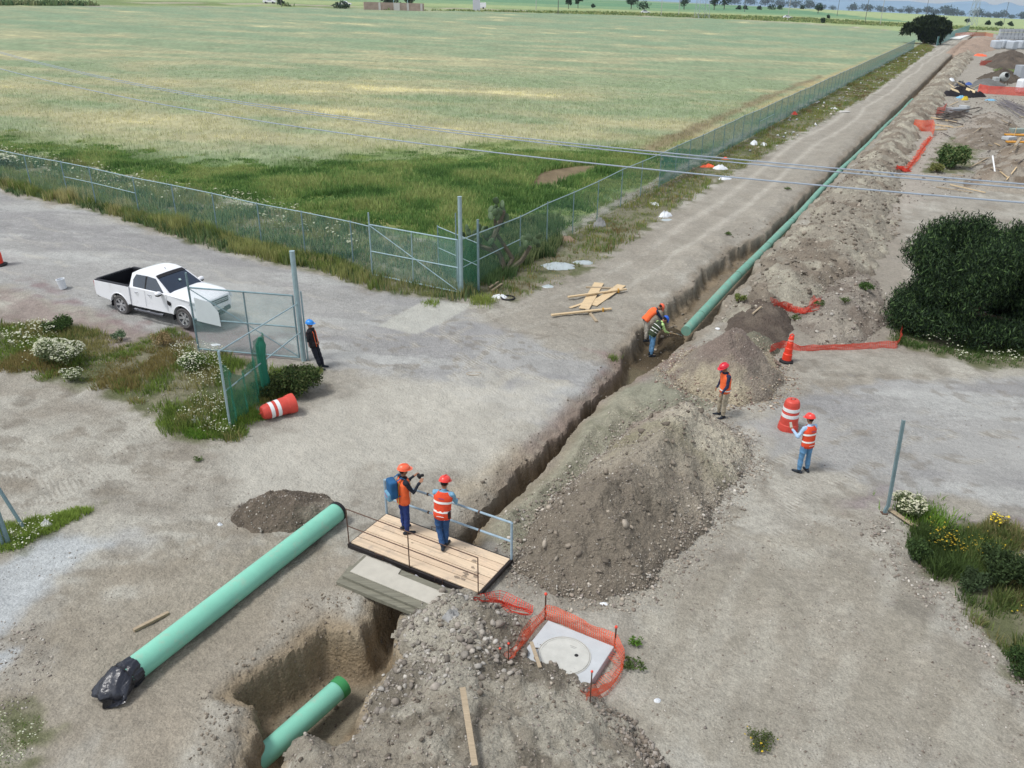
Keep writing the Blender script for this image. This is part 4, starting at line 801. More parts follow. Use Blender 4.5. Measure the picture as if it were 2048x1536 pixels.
# --- prickly pear behind the fence
def cactus():
    b = GT(985, 545); t = empty('prickly_pear', b, 0, 'old prickly pear cactus leaning behind the right-hand fence', 'cactus'); m = mat('cactus_skin', (84, 104, 74), .6, .2, 12); wm = mat('cactus_wood', (104, 98, 84), .9, .2, 12, bump=.4)
    mb = MB(); br = [[(.6, 0, 0), (.3, .1, .9), (-.1, .1, 1.4), (-.4, 0, 1.7)], [(.6, 0, 0), (.9, .2, .6), (.2, .2, 1.7), (.1, .2, 2.4)], [(.3, .1, .9), (-.5, .3, 1.1), (-.9, .2, 1.5)], [(.6, 0, 0), (1.3, .2, .5), (1.7, .1, 1.2)], [(0, 0, 1.5), (.3, .1, 2.2), (.5, 0, 2.8)]]
    for q in br: mb.tube(q, [.13, .11, .09, .07][:len(q)], 6)
    mb.build('trunk', wm, t, True); rs = random.Random(3)
    for q in br:
        for j in range(9):
            p = Vector(q[-1]) + Vector((rs.uniform(-.45, .45), rs.uniform(-.2, .2), rs.uniform(-.35, .5))); mb = MB(); R = Euler((rs.uniform(-.5, .5), rs.uniform(-.7, .7), rs.uniform(-.8, .8))).to_matrix()
            mb.ball(p, (.13, .03, .19), 10, 6, R); mb.build('pad', m, t, True)
cactus()
# ------------------------------------------------------------------ materials of things
GALV = mat('galvanised_steel', (160, 184, 190), .42, .12, 5, metal=.35, spec=.5); GALVD = mat('weathered_steel', (128, 152, 158), .5, .18, 6, metal=.3)
RUST = mat('rusty_steel', (92, 70, 58), .75, .3, 14, bump=.3); BLUEST = mat('painted_rail', (150, 172, 186), .45, .15, 8)
def meshmat(name, rgb, a, sc=14., lo=.3):
    m = mat(name, rgb, .6, .15, 2); n = m.node_tree; b = n.nodes['Principled BSDF']; tc = n.nodes.new('ShaderNodeTexCoord')
    outs = []
    for rot in (.785, -.785):
        mp = n.nodes.new('ShaderNodeMapping'); mp.inputs['Rotation'].default_value = (0, rot, 0); n.links.new(tc.outputs['UV'], mp.inputs[0]) if False else n.links.new(tc.outputs['Object'], mp.inputs[0])
        wv = n.nodes.new('ShaderNodeTexWave'); wv.inputs['Scale'].default_value = sc; wv.bands_direction = 'X'; n.links.new(mp.outputs[0], wv.inputs[0]); outs.append(wv.outputs['Fac'])
    mx = n.nodes.new('ShaderNodeMath'); mx.operation = 'MAXIMUM'; n.links.new(outs[0], mx.inputs[0]); n.links.new(outs[1], mx.inputs[1])
    mr = n.nodes.new('ShaderNodeMapRange'); mr.inputs[1].default_value = .75; mr.inputs[2].default_value = 1; mr.inputs[3].default_value = a * lo; mr.inputs[4].default_value = min(1, a * 2.2)
    n.links.new(mx.outputs[0], mr.inputs[0]); n.links.new(mr.outputs[0], b.inputs['Alpha']); return m
CHAIN = meshmat('chain_link', (134, 186, 176), .12); CHAING = meshmat('green_chain_link', (58, 134, 126), .5, 14., .85); SHADE = meshmat('green_netting', (44, 122, 98), .62, 20., .6)
SHADEF = meshmat('green_netting_far', (60, 140, 136), .8, 6., .8)
def tb(mb, p0, p1, r, n=8): return mb.tube([p0, p1], r, n)
def up(p, h): return np.array([p[0], p[1], p[2] + h])
# ------------------------------------------------------------------ fences and gates
def quadsheet(mb, a0, a1, b0, b1): return mb.add([a0, a1, b1, b0], [(0, 1, 2, 3)])
def left_fence():
    a, b = G(-700, 155, 2.05), G(740, 452, 2.05); n = 22; t = empty('chain_link_fence', (float(b[0]), float(b[1]), Zs(b[0], b[1])), 0, 'long galvanised chain-link fence on the left, standing in tall weeds', 'fence'); o = np.array(t.location)
    xs = [(57, 308), (120, 325), (185, 335), (262, 355), (335, 372), (420, 388), (508, 407), (598, 425), (697, 445)]
    L = np.linalg.norm(b[:2] - a[:2]); d = (b[:2] - a[:2]) / L; pts = []
    for px in xs:
        q = G(px[0], px[1], 2.05)[:2]; k = (q - a[:2]) @ d; pts.append(a[:2] + d * k)
    st = np.linalg.norm(pts[0] - pts[1]); q = pts[0]
    extra = [pts[0] - d * 3.1 * i for i in range(1, 9)]
    allp = extra[::-1] + pts + [b[:2]]
    base = [np.array([p[0], p[1], Zs(p[0], p[1])]) for p in allp]
    for p in base[:-1]: MB().tube([up(p, -.3) - o, up(p, 2.1) - o], .03, 8).build('post', GALVD, t, True)
    mb = MB(); mb.tube([up(p, 2.05) - o for p in base], .024, 8); mb.build('top_rail', GALV, t, True)
    i0 = len(extra) + 1; MB().tube([up(base[i0], 1.25) - o, up(base[i0 + 1], 1.25) - o, up(base[i0 + 2], 1.25) - o], .02, 6).build('brace', GALV, t, True)
    mb = MB()
    for p, q in zip(base, base[1:]): quadsheet(mb, up(p, .05) - o, up(q, .05) - o, up(p, 2.03) - o, up(q, 2.03) - o)
    mb.build('wire_mesh', CHAIN, t)
left_fence()
def near_corner():
    # tall gate post B, gate leaf to its left, second post, and the long fence to the far right
    B = GG(923, 590); tp = height_to(B, 394); P = empty('gate_post', B, 0, 'tall thick steel gate post at the far side of the gateway', 'post'); MB().tube([(0, 0, -.4), (0, 0, tp)], .085, 14).build('pole', GALV, P, True)
    mb = MB(); mb.tube([(0, 0, tp), (0, 0, tp + .02)], .09, 14); mb.build('cap', GALV, P, True)
    A = GG(745, 552); h0 = height_to(A, 425); gt = empty('metal_gate', B, 0, 'open wire gate leaf hinged on the far tall gate post', 'gate'); o = B
    top = height_to(B, 480) ; hb_ = .12; A2 = A + (B - A) * .0; Bq = B + (A - B) / np.linalg.norm(A - B) * .14
    def at(k, h): p = A + (Bq - A) * k; return up(p, h) - o
    ht_ = height_to(A, 449)
    mb = MB(); fr = [at(0, hb_), at(1, hb_), at(1, ht_), at(0, ht_), at(0, hb_)]
    for p, q in zip(fr, fr[1:]): tb(mb, p, q, .03)
    tb(mb, at(0, ht_ * .5), at(1, ht_ * .5), .026); tb(mb, at(.49, hb_), at(.49, ht_), .024); tb(mb, at(0, ht_ - .03), at(1, hb_ + .03), .02); tb(mb, at(0, 0), at(0, h0), .034)
    mb.build('frame', GALV, gt, True); quadsheet(MB(), at(0, hb_), at(1, hb_), at(0, ht_), at(1, ht_)).build('wire_mesh', meshmat('gate_mesh', (140, 176, 164), .26), gt)
    # return panel behind the gate (end of the left fence) and second tall post
    Cc = GG(957, 583); hc = height_to(Cc, 439); f0 = GG(1041, 535); Cq = B
    t = empty('chain_link_fence', Cc, 0, 'long green chain-link fence running to the far right from the tall gate post', 'fence'); o = Cc
    pxs = [(1041, 432), (1091, 407), (1147, 384), (1197, 362), (1240, 340), (1279, 322), (1314, 305), (1347, 291)]
    dirv = US * 1.0; base = []
    p0 = G(1041, 432, 2.2)[:2]; p1 = G(1496, 229, 2.2)[:2]; dv = (p1 - p0) / np.linalg.norm(p1 - p0)
    ks = [0]; 
    for px in pxs[1:]: ks.append((G(px[0], px[1], 2.2)[:2] - p0) @ dv)
    k = ks[-1]; stp = 3.0
    E = G(1850, 80, 2.2)[:2]; kE = (E - p0) @ dv
    while k + stp < kE: k += stp; ks.append(k)
    base = [np.array([p0[0] + dv[0] * k, p0[1] + dv[1] * k, 0.]) for k in ks]
    for b in base: b[2] = Zs(b[0], b[1]) if b[1] < 150 else float(T(b[0], b[1]))
    for i, b in enumerate(base):
        if i < 95: MB().tube([up(b, -.3) - o, up(b, 2.28) - o], .026, 6).build('post', GALVD, t, True)
    MB().tube([(0, 0, -.4), (0, 0, hc)], .05, 10).build('end_post', GALVD, t, True)
    hr = height_to(B, 480); b0 = up(B, hr)
    mb = MB(); mb.tube([b0 - o] + [up(b, 2.2) - o for b in base], .026, 6); mb.build('top_rail', GALV, t, True)
    mb = MB(); tb(mb, up(B, hr * .5) - o, up(base[0], 1.15) - o, .022); k = 15; tb(mb, up(base[k], 1.1) - o, up(base[k + 2], 1.1) - o, .022); mb.build('brace', GALV, t, True)
    mb = MB()
    for i, (p, q) in enumerate(zip(base[:6], base[1:7])): quadsheet(mb, up(p, .05) - o, up(q, .05) - o, up(p, 2.18) - o, up(q, 2.18) - o)
    quadsheet(mb, up(B, .05) - o, up(base[0], .05) - o, up(B, 2.3) - o, up(base[0], 2.18) - o)
    mb.build('wire_mesh', meshmat('green_mesh_near', (84, 128, 110), .3), t); mb = MB()
    for i, (p, q) in enumerate(zip(base[6:], base[7:])): quadsheet(mb, up(p, .05) - o, up(q, .05) - o, up(p, 2.18) - o, up(q, 2.18) - o)
    mb.build('green_mesh', CHAING, t)
    t2 = empty('chain_link_fence', B, 0, 'short return of wire fence between the gate leaf and the tall far gate post', 'fence'); o = B
    q0 = GG(878, 545); mb = MB()
    for z_ in (1.15, 2.1): tb(mb, up(q0, z_) - o, up(Cc, z_) - o, .02)
    mb.build('rail', GALV, t2, True); 
    for p, h in ((q0, 2.15), (GG(914, 566), 3.1)): MB().tube([up(p, -.2) - o, up(p, h) - o], .03, 8).build('post', GALVD, t2, True)
    quadsheet(MB(), up(q0, .1) - o, up(Cc, .1) - o, up(q0, 2.1) - o, up(Cc, 2.1) - o).build('netting', meshmat('corner_net', (40, 104, 78), .5), t2)
    # far end of the same line: solid green screen past the tree
    a = G(1872, 92)[:2]; e = G(1937, 62)[:2]; t3 = empty('screen_fence', (float(a[0]), float(a[1]), float(T(*a))), 0, 'far stretch of fence covered in teal screening beyond the lone tree', 'fence'); o = np.array(t3.location); mb = MB(); mb2 = []
    n = 26; pp = [a + (e - a) * i / n for i in range(n + 1)]; pp = [np.array([p[0], p[1], float(T(*p))]) for p in pp]
    for p, q in zip(pp, pp[1:]): quadsheet(mb, up(p, 0) - o, up(q, 0) - o, up(p, 2.3) - o, up(q, 2.3) - o)
    mb.build('screen', SHADEF, t3)
    for p in pp: MB().tube([up(p, -.2) - o, up(p, 2.5) - o], .05, 5).build('post', GALV, t3)
near_corner()
def gate_a():
    A = GG(608, 722); hp_ = height_to(A, 503); P = empty('gate_post', A, 0, 'tall thick steel gate post the man in the blue helmet leans on', 'post'); MB().tube([(0, 0, -.4), (0, 0, hp_)], .085, 14).build('pole', GALV, P, True)
    MB().tube([(0, 0, hp_), (0, 0, hp_ + .02)], .09, 14).build('cap', GALV, P, True)
    MB().tube([(.13, .05, .0), (.13, .05, hp_ - 1.35)], .028, 8).build('latch_bar', GALV, P, True)
    g = GG(398, 703); t = empty('metal_gate', A, 0, 'open wire gate leaf with pale sheet tied on, in front of the pickup truck', 'gate'); o = A
    hl = height_to(g, 545); d = (g - A) / np.linalg.norm(g - A); Aq = A + d * .15
    def at(k, h): p = Aq + (g - Aq) * k; return up(p, h) - o
    ht_ = height_to(g, 575); hb_ = .1
    mb = MB(); tb(mb, at(1, 0), at(1, hl), .036); fr = [at(0, hb_), at(1, hb_), at(1, ht_), at(0, ht_), at(0, hb_)]
    for p, q in zip(fr, fr[1:]): tb(mb, p, q, .03)
    tb(mb, at(0, ht_ * .52), at(1, ht_ * .52), .028); tb(mb, at(.47, hb_), at(.47, ht_), .026); tb(mb, at(1, ht_ - .03), at(0, hb_ + .03), .017)
    mb.build('frame', GALVD, t, True); quadsheet(MB(), at(0, hb_), at(1, hb_), at(0, ht_), at(1, ht_)).build('wire_mesh', meshmat('gate_mesh_near', (158, 194, 192), .27), t)
    n_ = np.cross(d, [0, 0, 1.]); 
    def sp_(k, h): return np.array(at(k, h)) - n_ * .03
    z0 = ht_ * .54; z1 = ht_ * .97
    pts = [(.96, ht_ * .50), (.955, ht_ * .86), (.80, ht_ * .80), (.735, ht_ * .66), (.73, ht_ * .44), (.85, ht_ * .47)]
    V = [sp_(*p) for p in pts]; V2 = [v - n_ * .012 for v in V]; n = len(V)
    MB().add(V + V2, [tuple(range(n)), tuple(range(2 * n - 1, n - 1, -1))] + [(i, i + n, (i + 1) % n + n, (i + 1) % n) for i in range(n)]).build('sheet', mat('pale_sheet', (214, 222, 224), .5, .05, 3), t)
    # short fence from the post towards the viewer with torn green netting
    q = GG(462, 862); hq = height_to(q, 703); t = empty('torn_fence', q, 0, 'short fence stub with torn green netting beside the lying orange barrel', 'fence'); o = q
    MB().tube([up(q, -.3) - o, up(q, hq) - o], .036, 8).build('post', GALV, t, True)
    m1 = q + (A - q) * .45; hA = height_to(A, 607); hB = height_to(A, 664)
    mb = MB(); tb(mb, up(q, hq) - o, up(A, hA) - o, .022); tb(mb, up(q, hq * .5) - o, up(A, hB) - o, .022); mb.build('rail', GALV, t, True)
    MB().tube([up(m1, -.2) - o, up(m1, 1.55) - o], .02, 6).build('post', GALVD, t, True)
    mb = MB(); rs = random.Random(4); d = (A - q)[:2]; L = np.linalg.norm(d); d = d / L; nn = np.array([d[1], -d[0]])
    nu, nv = 26, 12; V = []
    for i in range(nu + 1):
        for j in range(nv + 1):
            k = i / nu * .52; hh = j / nv * (2.05 - .75 * math.sin(min(1, k / .42) * 3.1) ** 1) ; w_ = .07 * math.sin(i * .9) + .05 * math.sin(i * 2.1 + j * .5)
            p = q[:2] + d * k * L + nn * w_; V.append(np.array([p[0], p[1], Zs(*p) + .02 + hh]) - o)
    mb.add(V, [(i * (nv + 1) + j, (i + 1) * (nv + 1) + j, (i + 1) * (nv + 1) + j + 1, i * (nv + 1) + j + 1) for i in range(nu) for j in range(nv)]); mb.build('netting', SHADE, t, True)
    mb = MB(); mm = m1[:2]
    mb.tube([np.array([mm[0], mm[1], Zs(*mm)]) - o + np.array([0, 0, z_]) + np.array([.03 * math.sin(z_ * 4), 0, 0]) for z_ in (.1, .5, .9, 1.3, 1.75, 2.0)], [.13, .15, .13, .12, .16, .06], 9); mb.build('bunched_netting', meshmat('bunched_net', (40, 124, 100), .9, 20, .85), t, True)
gate_a()
def posts():
    def leaning(name, label, b, top, r, m=GALV, n=8):
        t = empty(name, b, 0, label, 'post'); v = top - b; MB().tube([(0, 0, -.3), tuple(v * .5), tuple(v)], r, n).build('pole', m, t, True); MB().tube([tuple(v * .58), tuple(v * .60)], r * 1.3, n).build('clamp', GALVD, t, True); return t
    b = GG(56, 1058); leaning('fence_post', 'leaning steel post at the left edge with daisies round its foot', b, up(b, 0) + np.array([-1.05, .25, 2.3]), .04, GALVD)
    b = GG(18, 1088); leaning('fence_post', 'thicker of the two steel posts side by side at the left edge', b, up(b, 2.6) + np.array([-.1, 0, 0]), .055, GALVD)
    b = GG(8, 1092); leaning('fence_post', 'thinner of the two steel posts side by side at the left edge', b, up(b, 2.6) + np.array([-.12, 0, 0]), .035, GALVD)
    b = GG(1768, 1026); h = height_to(b, 840); t = empty('fence_post', b, 0, 'lone bent steel angle post at the right edge of the road', 'post')
    k = proj(up(b, h))[0]; dx = (1808 - k) / F * np.linalg.norm(up(b, h) - np.array([0, 0, H]))
    V = []; prof = [(-.035, -.03), (.035, -.03), (.035, -.02), (-.025, -.02), (-.025, .035), (-.035, .035)]
    ks = [(0, -.3), (.02, .1), (.06, .22), (dx, h)]
    for sx, z_ in ks: V += [(sx + p[0], p[1], z_) for p in prof]
    n = 6; MB().add(V, [(i * n + k, i * n + (k + 1) % n, (i + 1) * n + (k + 1) % n, (i + 1) * n + k) for i in range(3) for k in range(n)] + [tuple(range(n)), tuple(18 + k for k in range(n))]).build('angle_bar', GALVD, t)
    MB().box((0, 0, .0), (.14, .14, .03)).build('base_plate', RUST, t)
posts()
# ------------------------------------------------------------------ pipes
PG = mat('pipe_green', (128, 195, 172), .45, .09, 1.2, spec=.35, bump=.08, bscale=5, dirt=((168, 176, 158), 3.5, .54, .55)); PGD = mat('pipe_green_dusty', (112, 162, 144), .6, .14, 2.4, spec=.25, dirt=((150, 148, 132), 2.5, .5, .6)); PGR = mat('pipe_collar', (62, 140, 84), .5, .1, 4)
BAG = mat('black_plastic', (26, 30, 42), .28, .2, 8, spec=.6, bump=.6, bscale=14, bdist=.03); BLK = mat('black_rubber', (34, 34, 36), .7, .2, 8)
def pipes():
    r = .235; a = G(676, 1022, r); b = G(240, 1363, r); a[2] = Zs(a[0], a[1]) + r; b[2] = Zs(b[0], b[1]) + r; d = (a - b); L = np.linalg.norm(d); d /= L
    t = empty('green_pipe', b - np.array([0, 0, r]), 0, 'long loose green pipe lying on the ground with its end wrapped in black plastic', 'pipe'); o = np.array(t.location)
    mb = MB(); mb.tube([b - o, a - o], r, 40, cap=False); mb.tube([a - o, b - o], r - .018, 32, cap=False); mb.build('barrel', PG, t, True)
    MB().tube([a - o - d * .07, a - o + d * .03], r + .012, 40, cap=False).build('rim', BLK, t, True)
    MB().tube([a - o - d * .0, a - o + d * .01], r - .03, 32).build('plug', mat('dark_inside', (30, 30, 30), .9), t)
    # crumpled plastic wrap
    u = np.cross(d, [0, 0, 1.]); u /= np.linalg.norm(u); w_ = np.cross(u, d); prof = [(.34, r + .012), (.24, r + .03), (.15, r + .035), (.11, r + .008), (.06, r + .035), (-.03, r + .05), (-.12, r + .06), (-.18, r + .05), (-.24, r + .05), (-.30, r + .05), (-.32, r + .01)]; V = []; n = 64
    for i, (k, rr) in enumerate(prof):
        for j in range(n):
            th = 2 * math.pi * j / n; wob = 1 + .05 * math.sin(th * 7 + i) + .07 * (float(fbm(th * 3 + 40, i * .8, 7, 3)) - .5) + .035 * math.sin(th * 17 + i * 1.3)
            s_ = k + .10 * math.sin(th * 2 + 1) * (i / 9) ** 2 + .03 * math.sin(th * 9 + i) * (i > 5); q_ = max(0, i - 4) / 6
            ru, rw = rr * wob * (1 + .36 * q_), rr * wob * (1 - .72 * q_ ** .8)
            p = b + d * s_ + u * math.cos(th) * ru + w_ * math.sin(th) * rw - np.array([0, 0, .13 * q_]); p[2] = max(p[2], Zs(p[0], p[1]) + .01 if i > 6 else b[2] - r); V.append(p - o)
    Fs = [(i * n + k, i * n + (k + 1) % n, (i + 1) * n + (k + 1) % n, (i + 1) * n + k) for i in range(len(prof) - 1) for k in range(n)] + [tuple((len(prof) - 1) * n + k for k in range(n))]
    MB().add(V, Fs).build('plastic_wrap', BAG, t, True, angle=80)
    MB().tube([tuple(b + d * .07 + (u * math.cos(q) + w_ * math.sin(q)) * (r + .03) - o) for q in np.linspace(0, 6.28, 30)], .012, 5).build('binding', BLK, t)
    # pipe in the pit
    r = .205; a = G(684, 1372, -.8); b = G(592, 1454, -.8); dd = a - b; dd[2] = 0; dd /= np.linalg.norm(dd); c = b - dd * 2.6; c[2] = b[2] = a[2]
    t = empty('green_pipe', (a[0], a[1], a[2] - r), 0, 'green pipe with a darker collar lying at the bottom of the pit', 'pipe'); o = np.array(t.location)
    mb = MB(); mb.tube([c - o, a - o], r, 36, cap=False); mb.tube([a - o, c - o], r - .02, 32, cap=False); mb.build('barrel', PG, t, True)
    MB().tube([a - o - dd * .16, a - o + dd * .02], r + .014, 36, cap=False).build('collar', PGR, t, True); MB().tube([a - o - dd * .5, a - o - dd * .48], r - .025, 24).build('inside', mat('dark_inside', (30, 30, 30), .9), t)  # near-black disc in the bore stands in for its inner shade
    # pipeline in the trench
    r = .20
    t = empty('pipeline', (float(XY(15, .45)[0]), float(XY(15, .45)[1]), 0), 0, 'green pipeline laid in the long trench', 'pipe'); o = np.array(t.location)
    s0 = ST(*G(1368, 662, -.22)[:2])[0]; s = s0; first = True; i = 0
    def cl(s_):
        x, y = XY(s_, np.interp(s_, [s0, 28, 45, 60, 90, 300], [.50, .42, .30, .28, .3, .3]) + .05 * math.sin(s_ * .21)); return np.array([x, y, float(T(x, y)) - .20 - .0050 * max(0, s_ - 30) + .02 * math.sin(s_ * .6)])
    while s < 112 and i < 40:
        e = s + (2.0 if i == 0 else 6.0); q = [cl(v) - o for v in np.linspace(s, e, 5)]
        k = MB(); k.tube(q, r, 24, cap=(i == 0)); ob = k.build('pipe_length', PGD, t, True)
        MB().tube([q[-1] - (q[-1] - q[-2]) * .06, q[-1]], r + .008, 24).build('joint', mat('joint_seal', (96, 130, 112), .6, .2, 6), t, True); s = e; i += 1
pipes()
# ------------------------------------------------------------------ footbridge and boards
WOOD = mat('pale_plywood', (214, 190, 162), .75, .16, 3, streak=(.6, 8, 8), bump=.15, dirt=((166, 154, 140), 3.5, .52, .6)); WOODG = mat('grey_wet_board', (122, 120, 106), .85, .25, 3, streak=(.5, 7, 7), bump=.3); WOODL = mat('grey_light_board', (184, 180, 168), .85, .08, 4)
WOOD2 = mat('yellow_plank', (208, 184, 146), .75, .16, 4, streak=(.6, 8, 8), dirt=((160, 146, 126), 5, .55, .5)); WOOD3 = mat('weathered_timber', (168, 152, 128), .85, .2, 5, streak=(1, 8, 8), bump=.3); MUD = mat('dried_mud', (150, 134, 116), .95, .2, 6)
def bridge():
    z0 = Zs(*G(702, 1082)[:2]); zd = .17; c = [G(*p, zd) for p in ((702, 1082), (960, 1188), (1020, 1118), (769, 1023))]
    ex = (c[1] - c[0])[:2]; Lx = (np.linalg.norm(ex) + np.linalg.norm((c[2] - c[3])[:2])) / 2; ex /= np.linalg.norm(ex); ey = np.array([-ex[1], ex[0]]); Ly = (np.linalg.norm((c[3] - c[0])[:2]) + np.linalg.norm((c[2] - c[1])[:2])) / 2
    cen = sum(q[:2] for q in c) / 4; o = cen - ex * Lx / 2 - ey * Ly / 2; gz = max(Zs(*c[0][:2]), Zs(*c[3][:2]), Zs(*c[1][:2])) + .02
    t = empty('footbridge', (o[0], o[1], gz), math.atan2(ex[1], ex[0]), 'timber footbridge with steel handrails crossing the trench', 'footbridge')
    nb = 5; wv = Ly / nb
    for i in range(nb): MB().box((Lx / 2, wv * (i + .5), .115), (Lx - .04, wv - .022, .03)).build('deck_board', WOOD if i % 2 else mat('pale_plywood_two', (216, 194, 166), .75, .16, 3, streak=(.5, 7, 7), dirt=((166, 154, 140), 3.2, .52, .6)), t, bevel=.003)
    mb = MB()
    for y in (-.03, Ly + .03): mb.box((Lx / 2, y, .05), (Lx + .06, .05, .1))
    for x in (0, Lx): mb.box((x, Ly / 2, .05), (.05, Ly + .01, .1))
    for k in range(1, 6): mb.box((Lx * k / 6, Ly / 2, .04), (.05, Ly - .02, .05))
    mb.build('frame', mat('black_steel', (44, 40, 40), .6, .3, 10), t)
    hf_ = .95
    fr = MB()
    for x in (0, Lx * .49, Lx): fr.tube([(x, -.03, .0), (x, -.03, hf_ + .1)], .014, 6)
    for z_ in (hf_ + .1, hf_ * .52 + .1): fr.tube([(0, -.03, z_), (Lx, -.03, z_)], .013, 6)
    fr.build('handrail', RUST, t, True)['label'] = 'thin rusty handrail on the near side'
    br = MB()
    for x in (0, Lx): br.tube([(x, Ly + .03, .0), (x, Ly + .03, hf_ + .12)], .03, 8)
    for z_ in (hf_ + .12, hf_ * .5 + .1): br.tube([(0, Ly + .03, z_), (Lx, Ly + .03, z_)], .026, 8)
    br.build('handrail', BLUEST, t, True)['label'] = 'thicker blue-grey handrail on the far side'
    for x in (.36, .76):
        for z_ in (hf_ + .12, hf_ * .5 + .1): MB().tube([(Lx * x - .02, Ly + .03, z_), (Lx * x + .02, Ly + .03, z_)], .036, 8).build('clamp', RUST, t)
    for x, y in ((Lx * .26, -.07), (Lx * .72, -.07), (Lx * .4, Ly + .07)):
        MB().tube([(x - .1, y, .06), (x - .1, y, .17), (x + .1, y, .17), (x + .1, y, .06)], .01, 5).build('lifting_handle', RUST, t)
    for k in range(3): MB().tube([(Lx * (.35 + .2 * k), -.1, .03), (Lx * (.35 + .2 * k) + .12, -.13, .01)], .02, 5).build('tie_wire', mat('pale_wire', (170, 168, 176), .5), t)
    # mud patches on the deck: thin crusts
    rs = random.Random(3)
    for k in range(16):
        x, y = (Lx * rs.uniform(.8, .97), Ly * rs.uniform(.1, .8)) if k < 9 else (Lx * rs.uniform(.1, .8), Ly * rs.uniform(.15, .9)); r_ = rs.uniform(.03, .09) * (1.3 if k < 9 else .5); n = 9
        V = [(x + math.cos(a) * r_ * rs.uniform(.4, 1.2), y + math.sin(a) * r_ * .6 * rs.uniform(.4, 1.2), .134) for a in np.linspace(0, 6.28, n, endpoint=False)]; MB().add(V + [(x, y, .138)], [(i, (i + 1) % n, n) for i in range(n)]).build('mud_patch', MUD, t)
    return t, o, ex, ey, Lx, Ly, gz
BR = bridge()
BTOP = BR[6] + .13
def board(label, pts, th, m, name='board', z=None, cat='board', parent=None):     # quad of pixels laid at height z above ground -> slab
    p = [G(a, b, z) for a, b in pts]; zz = np.mean([q[2] for q in p]); c = sum(p) / len(p); t = empty(name, (c[0], c[1], zz - th), 0, label, cat); o = np.array(t.location)
    n = len(p); V = [np.array([q[0], q[1], zz]) - o for q in p] + [np.array([q[0], q[1], zz - th]) - o for q in p]
    MB().add(V, [tuple(range(n)), tuple(range(2 * n - 1, n - 1, -1))] + [(i, i + n, (i + 1) % n + n, (i + 1) % n) for i in range(n)]).build('panel', m, t, bevel=.004); return t
board('lower weathered plank of the grey stack bridging the pit', [(672, 1162), (700, 1128), (905, 1210), (868, 1244)], .10, WOODG, z=.13)
board('dark wet grey board covering most of the grey stack over the pit', [(684, 1150), (728, 1108), (915, 1186), (872, 1232)], .06, WOODG, z=.195)
board('pale grey sheet lying on top of the grey stack over the pit', [(700, 1141), (733, 1110), (802, 1138), (796, 1148), (906, 1194), (882, 1219)], .025, WOODL, z=.222)
def plank(label, a, b, w_, th, m, lift=.03, lift2=None, bracket=False, name='plank', cat='plank', roll=0):
    A = GT(*a); B = GT(*b); A[2] += lift; B[2] += lift if lift2 is None else lift2; t = empty(name, A - np.array([0, 0, lift]), 0, label, cat); o = np.array(t.location)
    MB().beam(A - o, B - o, w_, th).build('board', m, t, bevel=.004)
    if bracket:
        q = A + (B - A) * .86 - o; MB().box(q + np.array([0, 0, -.02]), (.07, w_ + .05, th + .08)).build('bracket', mat('yellow_paint', (190, 140, 50), .6), t)
    return t
plank('wide pale board lying crosswise at the left of the plank pile', (1168, 620), (1198, 568), .42, .03, WOOD2, .05)
plank('wide yellow board at the right of the plank pile', (1185, 612), (1243, 572), .40, .03, WOOD2, .04)
plank('long narrow plank resting across the two wide boards', (1136, 600), (1252, 584), .12, .06, WOOD2, .13, .13, True)
plank('narrow pale plank poking out below the wide boards', (1140, 617), (1196, 598), .14, .025, WOOD2, .03)
plank('long plank lying alone nearest the trench below the pile', (1103, 636), (1222, 622), .13, .06, WOOD2, .12, .10, True)
plank('grey timber crossing under the long plank nearest the trench', (1170, 616), (1193, 645), .11, .06, WOOD3, .04)
plank('grey timber sticking out behind the plank pile', (1172, 576), (1232, 578), .13, .08, WOOD3, .02)
plank('short squared timber lying beside the loose green pipe', (268, 1264), (338, 1228), .075, .06, WOOD3, .035)
plank('pale pointed board standing out of the foreground rubble', (950, 1545), (926, 1412), .10, .02, WOOD3, .15, .42)
plank('short plank leaning against the manhole slab', (1080, 1340), (1062, 1300), .07, .02, WOOD3, .06, .2)
plank('grey plank on the ground behind the lone bent post', (1775, 1020), (1832, 1057), .12, .03, WOOD3, .05)
plank('left of the two short timbers by the tall far gate post', (979, 578), (997, 566), .07, .06, WOOD3, .06)
plank('right of the two short timbers by the tall far gate post', (984, 584), (1004, 570), .07, .06, WOOD3, .06)
plank('bent grey branch on the spoil by the sand heap', (1505, 632), (1522, 618), .07, .05, WOOD3, .1)
